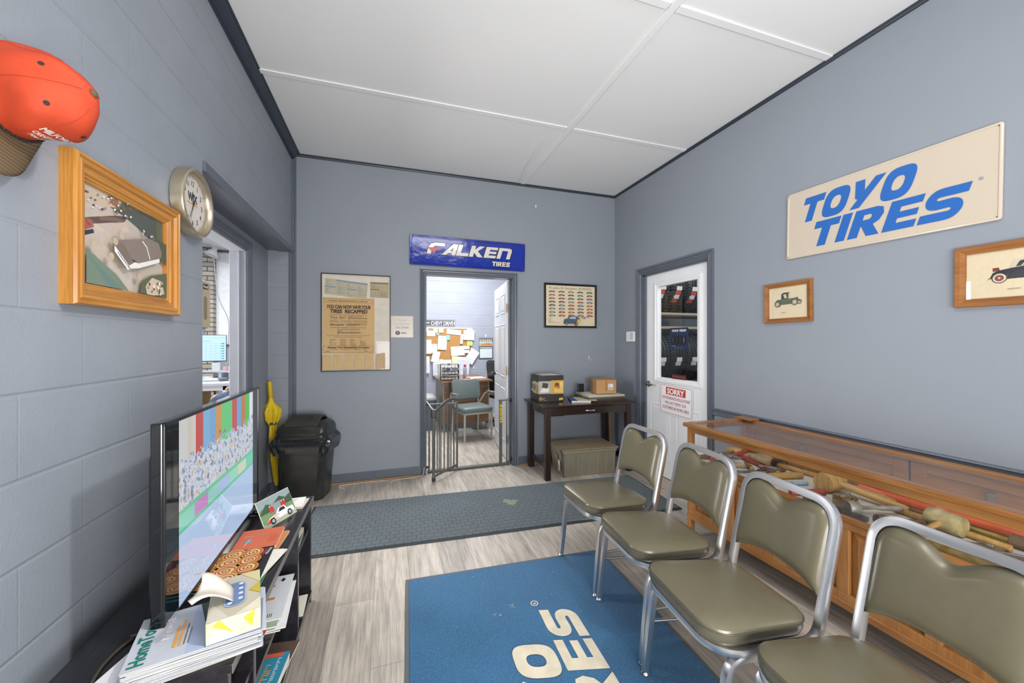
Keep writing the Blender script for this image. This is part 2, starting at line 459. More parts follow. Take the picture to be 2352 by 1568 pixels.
# the battens over the ceiling board joints
tn = [0]
def trim(mb, m=m_trim, bevel=.002, **k):
    tn[0] += 1
    return struct('trim_%d' % tn[0], mb, m, bevel=bevel, **k)
for y in (2.81, 1.62, .41, -.8):
    mb = MB(); mb.box(-.80, 1.372, y - .022, y + .022, CH - .008, CH); mb.box(1.424, 2.55, y - .022, y + .022, CH - .008, CH); trim(mb, m_ceil, .003)
mb = MB(); mb.box(1.376, 1.42, -2.6, 3.94, CH - .009, CH)
trim(mb, m_ceil, .003)
# crown mouldings: a wide one along the left wall, thin ones elsewhere
def mould_y(x, sgn, y0, y1, z, prof, m=m_navy):
    mb = MB(); n = len(prof)
    L = [[(x + sgn * a, y, z + b) for a, b in prof] for y in (y0, y1)]
    mb.stack(L); return trim(mb, m, 0)
def mould_x(y, x0, x1, z, prof, m=m_navy):
    mb = MB(); mb.stack([[(x, y - a, z + b) for a, b in prof] for x in (x0, x1)]); return trim(mb, m, 0)
BIG = [(0, 0), (.062, 0), (.062, -.006), (.05, -.01), (.047, -.02), (.03, -.038), (.016, -.048), (.016, -.056), (.008, -.058), (.008, -.07), (0, -.072)]
SML = [(0, 0), (.016, 0), (.018, -.006), (.012, -.014), (.008, -.022), (0, -.024)]
mould_y(-.83, 1, -2.6, 3.94, CH, BIG)
mould_y(2.567, -1, -2.6, 3.94, CH, SML)
mould_x(3.96, -.83, 2.567, CH, SML)
# corner trims at the back left corner
mb = MB(); mb.box(-.83, -.812, 3.915, 3.945, 2.166, CH - .07); mb.box(-.83, -.80, 3.942, 3.96, 0.0, CH - .024)
trim(mb, m_trim)
mb = MB(); mb.box(-.845, -.822, 3.885, 3.905, 0, 2.166); trim(mb, m_trim)
# header board under the soffit
mb = MB(); mb.box(-.832, -.818, 2.163, 3.94, 2.150, 2.196); mb.box(-.935, -.832, 2.163, 3.90, 2.150, 2.166); mb.box(-1.014, -.941, 2.163, 3.90, 2.156, 2.166)
trim(mb, m_trim)
# baseboards
def baseb(side, x0, x1, y0, y1):
    mb = MB(); mb.box(x0, x1, y0, y1, .012, .09); return struct('baseboard_' + side, mb, m_trim, bevel=.003)
baseb('back', -.80, .30, 3.946, 3.96); baseb('back_right', 1.36, 2.567, 3.946, 3.96)
baseb('right', 2.553, 2.567, 3.53, 3.946); baseb('right_near', 2.553, 2.567, -2.6, 2.50)
baseb('left', -.83, -.816, -2.6, 2.163); baseb('recess', -1.014, -1.0, 3.43, 3.905); baseb('recess_end', -1.0, -.845, 3.891, 3.905)
mb = MB(); mb.box(-.80, .30, 3.935, 3.96, 0, .012); mb.box(1.36, 2.553, 3.935, 3.96, 0, .012)
trim(mb, mat('tan_shoe_strip', 'a07a52', .6))
# chair rail on the right wall
mb = MB(); mb.stack([[(2.567 - a, y, .77 + b) for a, b in [(0, .028), (.024, .028), (.026, .02), (.014, .012), (.014, -.012), (.02, -.02), (.018, -.028), (0, -.03)]] for y in (-2.6, 2.50)])
trim(mb, m_trim, 0)
# door casings: profiled boards mitred round each opening; axis 'x' = opening in an X-running wall
CAS = [(0, 0), (.006, -.004), (.006, .012), (.0, .016)]
def casing(a0, a1, top, face, axis, w=.06, out=-1):
    """three profiled boards; a = coordinate along the wall, face = wall plane"""
    mb = MB()
    prof = [(0, .004), (.006, .013), (.014, .013), (.018, .009), (.024, .015), (.034, .017), (.04, .012), (.046, .019), (w, .021), (w, 0), (0, 0)]
    L = []
    for (cx, cz, dx, dz) in ((a0, 0, -1, 0), (a0, top, -1, 1), (a1, top, 1, 1), (a1, 0, 1, 0)):
        lp = []
        for d, h in prof:
            a = cx + dx * d; z = cz + dz * d
            lp.append((a, face + out * h, z) if axis == 'x' else (face + out * h, a, z))
        L.append(lp)
    mb.stack(L, cap=(True, True)); return trim(mb, m_trim, 0)
casing(.365, 1.29, 2.03, 3.96, 'x', .056)
casing(2.56, 3.46, 2.055, 2.567, 'y', .06)
casing(2.46, 3.356, 2.03, -1.014, 'y', .07, 1)
# jambs
mb = MB(); mb.box(.353, .367, 3.955, 4.085, 0, 2.03); mb.box(1.288, 1.302, 3.955, 4.085, 0, 2.03); mb.box(.353, 1.302, 3.955, 4.085, 2.028, 2.042); mb.box(1.275, 1.288, 4.03, 4.05, 0, 2.03); mb.box(.367, .378, 4.03, 4.05, 0, 2.03)
trim(mb, m_trim, .001)
mb = MB(); mb.box(2.565, 2.705, 3.448, 3.462, 0, 2.055); mb.box(2.565, 2.705, 2.558, 2.572, 0, 2.055); mb.box(2.565, 2.705, 2.572, 3.448, 2.043, 2.057)
mb.box(2.577, 2.60, 3.405, 3.448, 0, 2.043); mb.box(2.577, 2.60, 2.572, 2.584, 0, 2.043); mb.box(2.577, 2.60, 2.572, 3.448, 2.031, 2.043)
trim(mb, m_trim, .001)
mb = MB(); mb.box(-1.118, -1.012, 3.345, 3.358, 0, 2.03); mb.box(-1.118, -1.012, 2.458, 2.47, 0, 2.03); mb.box(-1.118, -1.012, 2.458, 3.358, 2.02, 2.032)
mb.box(-1.062, -1.05, 3.335, 3.345, 0, 2.02)
trim(mb, mat('scuffed_jamb_paint', '8f929a', .5, var=.04, vs=9), .002)
# ---------------- door_1: white half-glazed door on the right (local: u along -Y, front to -X)
def raised(mb, x0, x1, z0, z1, y=0, d=.008):
    """a moulded door panel standing on the plane y (towards -Y)"""
    o = [(x0, z0), (x1, z0), (x1, z1), (x0, z1)]
    def lp(i, h): return [(x0 + i, y - h, z0 + i), (x1 - i, y - h, z0 + i), (x1 - i, y - h, z1 - i), (x0 + i, y - h, z1 - i)]
    mb.stack([lp(0, 0), lp(.004, d * .7), lp(.012, d * .7), lp(.018, .0012), lp(.024, .0012), lp(.042, d * .6)], cap=(False, True))
D1 = setting('door_1', (2.60, 3.02, 0), RW)
s_ = MB(); W2 = .43
s_.box(-W2, -.155 - .06, 0, .04, .01, 2.03); s_.box(.315, W2, 0, .04, .01, 2.03)
s_.box(-.215, .315, 0, .04, .01, .985); s_.box(-.215, .315, 0, .04, 1.90, 2.03)
slab = s_.build('slab', m_white, D1)
for x0, x1 in ((-.33, -.04), (.04, .33)):
    q = MB(); raised(q, x0, x1, .16, .72); q.build('panel', m_white, D1, smooth=False)
q = MB()
def lp4(x0, x1, z0, z1, y): return [(x0, y, z0), (x1, y, z0), (x1, y, z1), (x0, y, z1)]
q.stack([lp4(-.262, .362, .935, 1.945, 0), lp4(-.258, .358, .939, 1.941, -.014), lp4(-.240, .340, .957, 1.925, -.016), lp4(-.228, .328, .97, 1.913, -.010), lp4(-.213, .313, .987, 1.898, -.008), lp4(-.210, .310, .99, 1.895, .02)], cap=(False, False))
q.build('window_frame', m_white, D1)
q = MB(); q.box(-.213, .313, .012, .018, .987, 1.898); q.build('glass', m_glass, D1)
q = MB(); q.lathe([(.031, 0), (.031, .004), (.026, .01), (.012, .012), (.011, .042)], 20, T=Matrix.Translation((-.355, 0, .905)) @ Matrix.Rotation(PI / 2, 4, 'X'))
q.tube(catmull([(-.355, -.042, .905), (-.335, -.048, .908), (-.30, -.047, .9), (-.262, -.044, .903), (-.245, -.04, .909)], 4), .008, 8, radii=None)
lev = q.build('lever_handle', mat('satin_nickel', 'a99f8e', .3, 1), D1, smooth=True)
for z in (.3, 1.1, 1.85):
    q = MB(); q.cyl((.436, -.008, z - .05), (.436, -.008, z + .05), .008); q.build('hinge', m_steel, D1, smooth=True)
# ---------------- door_2: six panel door swung into the office
D2 = setting('door_2', (1.283, 4.10, 0), R(90 - 6.5))
q = MB(); q.box(0, .89, -.017, .017, .01, 2.025)
q.build('slab', m_white, D2, bevel=.002)
for sgn in (1, -1):
    T = Matrix() if sgn == -1 else Matrix.Scale(-1, 4, (0, 1, 0))
    for x0, x1 in ((.10, .39), (.50, .79)):
        for z0, z1 in ((.20, .80), (.93, 1.55), (1.67, 1.90)):
            q = MB(); q.M = T; raised(q, x0, x1, z0, z1, -.017); q.build('panel', m_white, D2)
for sg in (1, -1):
    q = MB(); q.M = Matrix.Scale(sg, 4, (0, 1, 0)); q.lathe([(.03, 0), (.028, .006), (.011, .012), (.011, .045)], 16, T=Matrix.Translation((.83, .017, .93)) @ Matrix.Rotation(-PI / 2, 4, 'X'))
    q.tube([(.83, .06, .93), (.80, .064, .932), (.74, .06, .925)], .009, 8)
    q.build('lever_handle', m_black, D2, smooth=True)
for z in (.25, 1.02, 1.72):
    q = MB(); q.box(-.006, .03, .0175, .020, z - .05, z + .05); q.cyl((-.008, .014, z - .05), (-.008, .014, z + .05), .007); q.build('hinge', m_brass, D2)
# ---------------- rugs
def rugmat(name, c1, c2, tile):
    m, nt, b = base(name)
    v, _ = coords(nt, (1, 1, 1)); f = noise(nt, v, 130, 5, .75); f2 = noise(nt, v, 3.5, 3)
    mx = node(nt, 'ShaderNodeMixRGB', blend_type='MULTIPLY'); mx.inputs[0].default_value = .7
    nt.links.new(ramp(nt, f, [(.3, lin(c1)), (.7, lin(c2))]), mx.inputs[1]); nt.links.new(ramp(nt, f2, [(.3, (.82, .82, .82, 1)), (.7, (1.05, 1.05, 1.05, 1))]), mx.inputs[2])
    col = mx.outputs[0]
    b.inputs['Roughness'].default_value = .95; b.inputs['Specular IOR Level'].default_value = .1
    b.inputs['Sheen Weight'].default_value = .2
    if tile:
        br = node(nt, 'ShaderNodeTexBrick', offset=.5); br.inputs['Scale'].default_value = 1
        br.inputs['Brick Width'].default_value = .058; br.inputs['Row Height'].default_value = .05
        br.inputs['Mortar Size'].default_value = .0045; br.inputs['Mortar Smooth'].default_value = 1
        nt.links.new(v, br.inputs['Vector'])
        m2 = node(nt, 'ShaderNodeMixRGB', blend_type='MULTIPLY'); m2.inputs[2].default_value = (.55, .57, .6, 1)
        nt.links.new(br.outputs['Fac'], m2.inputs[0]); nt.links.new(col, m2.inputs[1]); col = m2.outputs[0]
        inv = node(nt, 'ShaderNodeMath', operation='SUBTRACT'); inv.inputs[0].default_value = 1
        nt.links.new(br.outputs['Fac'], inv.inputs[1])
        p = bump(nt, b, inv.outputs[0], .6, .004); bump(nt, b, f, 1, .006, p)
        v5 = noise(nt, v, 2.2, 2)
        st = node(nt, 'ShaderNodeTexGradient')
    else: bump(nt, b, f, .5, .002)
    nt.links.new(col, b.inputs['Base Color'])
    return m
run = thing('runner_rug', 'long grey-blue ribbed doormat runner across the floor before the office doorway', 'rug', (.84, 2.975, 0), R(-3.0))
q = MB(); q.prism(rrect(2.86, .80, .01), .0, .007); q.build('rubber_edge', mat('dark_rubber', '33383c', .7), run)
q = MB(); q.prism(rrect(2.82, .765, .008), .007, .014); q.build('pile', rugmat('runner_pile', '3d474c', '717e85', True), run)
q = Art('T', .0142); q.pg([(.12 + .055 * (1 + .3 * math.sin(3 * t + 1) + .18 * math.sin(7 * t)) * math.cos(t), .06 + .06 * (1 + .25 * math.sin(4 * t) + .15 * math.cos(9 * t)) * math.sin(t)) for t in [2 * PI * k / 40 for k in range(40)]], mat('bleach_stain', '7d8272', .95, var=.3, vs=60)); q.build('stain', None, run)
tm = thing('logo_mat', 'large blue mat with cream slanted block lettering in front of the chairs', 'mat', (.655, 1.27, 0), R(-2.6))
q = MB(); q.prism(rrect(1.21, 1.88, .01), 0, .005); q.build('rubber_edge', mat('grey_mat_edge', '5c6468', .7), tm)
q = MB(); q.prism(rrect(1.17, 1.84, .008), .005, .009); q.build('pile', rugmat('blue_mat_pile', '28527a', '43769b', False), tm)
# slanted block capitals, em height 1
def g_O():
    o = [(.53 + .53 * math.copysign(abs(math.cos(a)) ** .62, math.cos(a)), .5 + .53 * math.copysign(abs(math.sin(a)) ** .62, math.sin(a))) for a in [2 * PI * (i + .5) / 36 for i in range(36)]]
    i_ = [(.53 + .2 * math.copysign(abs(math.cos(a)) ** .8, math.cos(a)), .5 + .23 * math.copysign(abs(math.sin(a)) ** .8, math.sin(a))) for a in [2 * PI * (i + .5) / 36 for i in range(36)]]
    return ('ring', o, i_)
GL = {
 'T': (.98, [('p', [(0, .72), (.96, .72), (.96, 1), (0, 1)]), ('p', [(.32, 0), (.66, 0), (.66, .73), (.32, .73)])]),
 'I': (.40, [('p', [(0, 0), (.34, 0), (.34, 1), (0, 1)])]),
 'O': (1.12, [g_O()]),
 'Y': (1.14, [('p', [(0, 1), (.37, 1), (.50, .60), (.76, 1), (1.14, 1), (.50, 0), (.12, 0), (.32, .32), (.2, .38)])]),
 'R': (1.08, [('p', [(0, 0), (.34, 0), (.34, 1), (0, 1)]), ('p', [(.33, 1), (.7, 1), (.9, .93), (.98, .72), (.9, .5), (.72, .38), (.33, .38), (.33, .6), (.56, .6), (.62, .69), (.56, .78), (.33, .78)]), ('p', [(.36, .39), (.74, .39), (1.04, 0), (.64, 0)])]),
 'E': (.96, [('p', [(0, 0), (.92, 0), (.92, .24), (.34, .24), (.34, .39), (.88, .39), (.88, .60), (.34, .60), (.34, .76), (.92, .76), (.92, 1), (0, 1)])]),
 'S': (1.08, [('s', [(1.02, .865), (.68, .865), (.34, .865), (.211, .81), (.158, .683), (.211, .553), (.34, .5), (.52, .5), (.70, .5), (.829, .446), (.882, .317), (.829, .188), (.70, .135), (.35, .135), (.0, .135)], .27)]),
 'F': (1.02, [('p', [(0, 0), (.30, 0), (.30, .56), (.42, .74), (1.12, .74), (1.12, 1), (.34, 1), (.1, .88), (0, .66)])]),
 'A': (1.0, [('p', [(.02, .0), (.34, .0), (.72, .70), (.72, 0), (1.0, 0), (1.0, 1), (.62, 1)]), ('p', [(.4, .18), (.78, .18), (.78, .36), (.5, .36)])]),
 'L': (.92, [('p', [(0, 0), (.90, 0), (.90, .27), (.31, .27), (.31, 1), (0, 1)])]),
 'K': (1.08, [('p', [(0, 0), (.31, 0), (.31, .38), (.66, 0), (1.08, 0), (.56, .53), (1.0, 1), (.6, 1), (.31, .66), (.31, 1), (0, 1)])]),
 'N': (1.08, [('p', [(0, 0), (.3, 0), (.3, .75), (.70, .75), (.76, .68), (.76, 0), (1.06, 0), (1.06, .72), (1.0, .92), (.82, 1), (0, 1)])]),
}
def blocks(art, word, x, y, h, wd, m, shear=.25, grow=0, gap=.05):
    """word in the slanted capitals, baseline (x, y), cap height h, total width wd"""
    tot = sum(GL[c][0] + gap for c in word) - gap; sx = wd / tot; cx = 0
    for c in word:
        adv, parts = GL[c]
        def tr(a, b, cx=cx): return (x + (cx + a) * sx + b * h * shear, y + b * h)
        for p in parts:
            if p[0] == 'p':
                pts = p[1]
                if grow:
                    gx = sum(q[0] for q in pts) / len(pts); gy = sum(q[1] for q in pts) / len(pts)
                    pts = [(a + math.copysign(grow, a - gx), b + math.copysign(grow, b - gy)) for a, b in pts]
                art.pg([tr(*q) for q in pts], m)
            elif p[0] == 'ring': art.ring([tr(*q) for q in p[1]], [tr(*q) for q in p[2]], m)
            else: art.stroke(p[1], p[2] + 2 * grow, m, True, tr)
        cx += adv + gap
cream = mat('cream_mat_letter', 'd3c9b2', .9, var=.12, vs=14, bs=.3)
lt = Art('T', .0092, Matrix.Rotation(PI / 2, 4, 'Z'))      # text runs along +Y, letter tops to -X
# local frame of the turned print: u -> +Y, v -> -X
blocks(lt, 'TIRES', -.36, -.206, .172, .84, cream, .2)
blocks(lt, 'TOYO', -.44, -.012, .172, .74, cream, .2)
lt.ring([(.555 + .02 * math.cos(a), -.03 + .02 * math.sin(a)) for a in [PI * k / 10 for k in range(20)]], [(.555 + .015 * math.cos(a), -.03 + .015 * math.sin(a)) for a in [PI * k / 10 for k in range(20)]], cream)
lt.text('R', .555, -.039, .018, cream, bold=.02)
fk = Art('T', .0091); rf_ = random.Random(4)
for k in range(70):
    x, y = rf_.uniform(-.56, .56), rf_.uniform(-.2, .9); r_ = rf_.uniform(.0008, .0022); fk.k = 0; fk.disc(x, y, r_ * 1.6, ['b9b2a2', '8fa0ae', '8a7a66'][k % 3], 6, r_)
for cx, cy in ((-.17, .53), (-.08, .57)):
    for k in range(9): x, y = cx + rf_.uniform(-.02, .02), cy + rf_.uniform(-.012, .012); fk.k = 0; fk.disc(x, y, .004, 'a99a84', 7, .0015)
fk.build('lint_specks', None, tm)['kind'] = 'stuff'
lt.build('lettering', None, tm, label='cream slanted block lettering')
# ================================================================ CHAIRS
def back_x(z): return .182 + max(0, z - .44) * .225
def make_chair(label):
    t = thing('stacking_chair', label, 'chair', group='row of metal stacking chairs')
    YH = .197                                           # half spacing of the tubes
    # back frame: inverted U running down, then curving forward under the seat
    def side(y): return [(-.02, y, .392), (.150, y, .396), (back_x(.50), y, .50)]
    YB = .185; ZT = .803
    path = [(-.02, -YH, .388), (.178, -YB, .372), (back_x(ZT), -YB, ZT), (back_x(ZT), YB, ZT), (.178, YB, .372), (-.02, YH, .388)]
    q = MB(); q.tube(fillet(path, [0, .055, .075, .075, .055, 0], 8), (.0125, .0140), 12, up=(0, 1, 0), sq=.72)
    q.build('back_frame', m_alu, t, smooth=True)
    # seat hoop under the cushion
    q = MB(); q.tube(fillet([(-.02, -YH, .388), (-.205, -YH + .002, .394), (-.205, YH - .002, .394), (-.02, YH, .388)], .085, 8), (.013, .012), 12, up=(0, 0, 1), sq=.72)
    q.build('seat_frame', m_alu, t, smooth=True)
    for sy in (-1, 1):
        q = MB(); y = sy * (YH + .0)
        q.tube(fillet([(.02, y * .985, .372), (-.165, y * .985, .372), (-.195, sy * (YH + .006), .012)], .06, 8), (.0125, .0125), 12, up=(0, 1, 0), sq=.72)
        l = q.build('leg', m_alu, t, smooth=True)
        q = MB(); q.lathe([(.016, 0), (.017, .004), (.012, .012), (.009, .02)], 16, T=Matrix.Translation((-.195, sy * (YH + .006), 0))); q.build('glide', m_chrome, l, smooth=True)
        q = MB(); q.tube(fillet([(.0, y * .92, .372), (.155, y * .9, .355), (.215, sy * (YH - .01), .012)], .05, 8), (.0125, .0125), 12, up=(0, 1, 0), sq=.72)
        l = q.build('leg', m_alu, t, smooth=True)
        q = MB(); q.lathe([(.016, 0), (.017, .004), (.012, .012), (.009, .02)], 16, T=Matrix.Translation((.215, sy * (YH - .01), 0))); q.build('glide', m_chrome, l, smooth=True)
        for xx, zz in ((-.02, .0), ):
            q = MB(); q.cyl((-.182, sy * (YH - .002), .215), (.178, sy * (YH - .012), .2), .006); q.build('stretcher', m_alu, t, smooth=True)
    q = MB(); q.cyl((.178, -YH, .2), (.178, YH, .2), .006); q.build('stretcher', m_alu, t, smooth=True)
    # cushion
    def lp(w_, d_, r_, z, x=-.022, tap=.26):
        return [(a + x, b * (1 - tap * (a + .16)), z - .045 * (a + .19)) for a, b in rrect(d_, w_, r_, 8)]
    q = MB(); q.stack([lp(.372, .376, .075, .402), lp(.386, .390, .08, .408), lp(.398, .402, .083, .425), lp(.399, .403, .084, .438), lp(.400, .404, .084, .4475)], cap=(True, True))
    st = q.build('seat', m_vinyl, t, smooth=True)
    q = MB(); q.stack([lp(.398, .402, .083, .449), lp(.392, .396, .081, .457), lp(.362, .366, .07, .465), lp(.30, .306, .06, .4705), lp(.22, .22, .05, .474), lp(.12, .12, .03, .476), lp(.03, .03, .01, .4765)])
    q.build('seat_pad', m_vinyl, t, smooth=True)
    q = MB(); q.tube([Vector(p) for p in lp(.400, .404, .084, .4485)], .0024, 6, True); q.build('piping', m_vinylb, st, smooth=True)
    # back cushion: notched top, arched bottom
    NU, NV = 36, 12; fr, bk = [], []
    for j in range(NV + 1):
        rf, rb = [], []
        for i in range(NU + 1):
            u = -1 + 2 * i / NU; s = j / NV
            au = abs(u)
            top = .791 - .046 * math.exp(-(abs(u) / .30) ** 1.7)
            if au > .66: top -= .062 * (1 - math.sqrt(max(0, 1 - ((au - .66) / .34) ** 2)))
            bot = .508 + .040 * (1 - au ** 2.2)
            z = bot + (top - bot) * s
            e = (1 - au ** 8) * (1 - abs(2 * s - 1) ** 6)
            x = back_x(z)
            rf.append((x - .004 - .024 * e ** .55, u * (YB - .010), z)); rb.append((x + .004 + .010 * e ** .5, u * (YB - .010), z))
        fr.append(rf); bk.append(rb)
    q = MB(); n = NU + 1
    vs = [p for r_ in fr for p in r_] + [p for r_ in bk for p in r_]; off = n * (NV + 1); fs = []
    for j in range(NV):
        for i in range(NU):
            a = j * n + i; fs += [(a, a + 1, a + 1 + n, a + n), (off + a, off + a + n, off + a + n + 1, off + a + 1)]
    for i in range(NU): fs += [(i, off + i, off + i + 1, i + 1), (NV * n + i, NV * n + i + 1, off + NV * n + i + 1, off + NV * n + i)]
    for j in range(NV): fs += [(j * n, (j + 1) * n, off + (j + 1) * n, off + j * n), (j * n + NU, off + j * n + NU, off + (j + 1) * n + NU, (j + 1) * n + NU)]
    q.add(vs, fs); q.build('backrest', m_vinyl, t, smooth=True, ang=1.2)
    return t
CH1 = make_chair('farthest chair of the taupe vinyl row, nearest the dark side table')
SPOTS = [((1.232, 1.992), 1, None), ((1.218, 1.532), -5, 'second taupe vinyl chair from the far end, beside the blue mat corner'),
         ((1.158, 1.082), -6, 'third taupe vinyl chair from the far end, whole seat in view'),
         ((1.185, .64), -5, 'nearest taupe vinyl chair, seat cut off by the bottom of the picture')]
for (x, y), a, lb in SPOTS:
    c = CH1 if lb is None else copy_tree(CH1)
    c.location = (x, y, .0047); c.rotation_euler = (0, R(1.26), R(a))
    if lb: c['label'] = lb
# ================================================================ DISPLAY CASE
CX0, CX1, CY0, CY1, CT, CS = 1.985, 2.505, .25, 2.165, .782, .545
dc = thing('display_case', 'long low oak display case with glass top full of old hand tools', 'display case', ((CX0 + CX1) / 2, (CY0 + CY1) / 2, 0))
def CB(name, boxes, m, parent=dc, bevel=.003, label=None):
    q = MB()
    for b in boxes: q.box(*b)
    q.M = Matrix(); return q.build(name, m, parent, bevel=bevel, world=True, label=label)
def sub(q, name, m, par, root_loc, **k):
    q.v = [v - Vector(root_loc) for v in q.v]; return q.build(name, m, par, **k)
CB('top_rail', [(CX0 - .022, CX0 + .035, CY0 - .02, CY1 + .022, CT - .028, CT)], m_casew, bevel=.008)
CB('top_rail', [(CX1 - .04, CX1 + .012, CY0 - .02, CY1 + .022, CT - .028, CT)], m_casew, bevel=.006)
CB('top_rail', [(CX0 + .035, CX1 - .04, CY1 - .03, CY1 + .022, CT - .028, CT)], m_casew, bevel=.006)
CB('top_rail', [(CX0 + .035, CX1 - .04, CY0 - .02, CY0 + .03, CT - .028, CT)], m_casew, bevel=.006)
CB('apron_rail', [(CX0 - .002, CX0 + .018, CY0, CY1 - .036, CT - .062, CT - .0285)], m_casew)
CB('apron_rail', [(CX0 + .036, CX1 - .036, CY1 - .018, CY1 - .001, CT - .05, CT - .0285)], m_casew)
CB('corner_block', [(CX1 - .07, CX1 + .015, CY1 - .11, CY1 + .025, CT, CT + .012)], m_casew)
for x0, x1 in ((CX0, CX0 + .035), (CX1 - .035, CX1)):
    for y0, y1 in ((CY0, CY0 + .035), (CY1 - .035, CY1)):
        CB('corner_post', [(x0, x1, y0, y1, 0, CT - .028)], m_casewz)
q = MB(); q.box(CX0 + .03, CX1 - .035, CY0 + .02, CY1 - .025, CT - .010, CT - .005); q.build('glass_top', m_glass, dc, world=True)
q = MB(); q.box(CX0 + .006, CX0 + .010, CY0 + .03, CY1 - .03, CS, CT - .05); q.build('glass_front', m_glass, dc, world=True)
q = MB(); q.box(CX0 + .03, CX1 - .03, CY1 - .012, CY1 - .008, CS, CT - .04); q.build('glass_end', m_glass, dc, world=True)
# back doors inside the case
bks = MB()
for y0, y1 in ((CY0 + .03, 1.205), (1.215, CY1 - .035)):
    bks.box(CX1 - .018, CX1 - .006, y0, y1, CS, CT - .028)
    for b in ((y0, y0 + .06, CS, CT - .028), (y1 - .06, y1, CS, CT - .028)): bks.box(CX1 - .027, CX1 - .018, b[0], b[1], b[2], b[3])
    bks.box(CX1 - .027, CX1 - .018, y0 + .06, y1 - .06, CS, CS + .045); bks.box(CX1 - .027, CX1 - .018, y0 + .06, y1 - .06, CT - .075, CT - .028)
bks.build('back_door', m_casew, dc, world=True, bevel=.002)
for y in (1.72, .93):
    q = MB(); q.cyl((CX1 - .018, y, .685), (CX1 - .05, y, .685), .011, n=16); q.cyl((CX1 - .05, y, .685), (CX1 - .053, y, .685), .008)
    q.box(CX1 - .047, CX1 - .041, y - .009, y + .009, .635, .685)
    q.build('cam_latch', mat('dull_nickel', 'b5ae9e', .35, .8), dc, world=True, smooth=False)
CB('display_deck', [(CX0 + .012, CX1 - .03, CY0 + .02, CY1 - .014, CS - .014, CS)], mat('cream_felt', 'd8d0c2', .85, var=.04, vs=5), bevel=0)
CB('deck_rail', [(CX0 - .004, CX0 + .014, CY0, CY1, CS - .02, CS + .006)], m_casew)
CB('deck_rail', [(CX0 + .012, CX1, CY1 - .016, CY1, CS - .05, CS + .004)], m_casew)
# lower cabinet front
CB('cabinet_carcass', [(CX0 + .022, CX1 - .01, CY0 + .01, CY1 - .02, .155, CS - .02)], m_casew, bevel=0)
fr_ = [(CX0 + .002, CX0 + .022, CY0 + .03, CY1 - .03, CS - .055, CS - .02), (CX0 + .002, CX0 + .022, CY0 + .03, CY1 - .03, .155, .195)]
edges = [CY1 - .035 - k * (CY1 - CY0 - .07) / 6 for k in range(7)]
for e in edges: fr_.append((CX0 + .002, CX0 + .022, e - .026, e + .026, .195, CS - .055))
CB('front_frame', fr_, m_casewz)
CB('base_rail', [(CX0 - .004, CX0 + .026, CY0, CY1, .125, .16), (CX0, CX1, CY1 - .026, CY1, .125, .16)], m_casew, bevel=.004)
for k in range(6):
    y1, y0 = edges[k] - .028, edges[k + 1] + .028
    q = MB(); a = .028
    def lp(i, x): return [(x, y0 + i, .197 + i), (x, y1 - i, .197 + i), (x, y1 - i, CS - .057 - i), (x, y0 + i, CS - .057 - i)]
    q.stack([lp(0, CX0 + .022), lp(.004, CX0 + .019), lp(.03, CX0 + .008), lp(.032, CX0 + .008)], cap=(False, True))
    q.build('raised_panel', m_casewz, dc, world=True)
for y in (CY1 - .0, ):
    q = MB(); y_ = CY1 - .02
    q.box(CX0 + .05, CX1 - .04, CY1 - .022, CY1 - .012, .2, CS - .05); q.build('end_panel', m_casewz, dc, world=True, bevel=.003)
# ---------------- the tools lying in it
ZD = CS + .0005
m_redh = mat('red_painted_wood', 'a5402c', .45, var=.15, vs=25)
m_orap = mat('orange_plastic_pipe', 'd4603a', .4, var=.05)
m_pale = wood('pale_handle_wood', 'a07a44', 'bb9356', 'cda76b', .5, 'X')
m_dkwood = wood('dark_handle_wood', '5a3d22', '74522f', '8a673f', .5, 'X')
m_rust = mat('worn_iron', '6e655b', .55, .6, var=.3, vs=50)
m_leath = mat('tan_leather', 'b39a78', .8, var=.2, vs=20, bs=.4, bd=.002, bscale=60)
m_brassy = mat('old_brass', 'a08a4a', .45, .7, var=.25, vs=40)
TG = 'old hand tools in the display case'
def handle(q, L, r, m, x0=0, z=None):
    z = r if z is None else z
    ks = [(0, .75), (.02, 1.05), (.12, 1), (.45, .82), (.8, .72), (1, .7)]
    q.tube([(x0 + L * k, 0, z) for k, _ in ks], r, 12, m=m, radii=[a for _, a in ks])
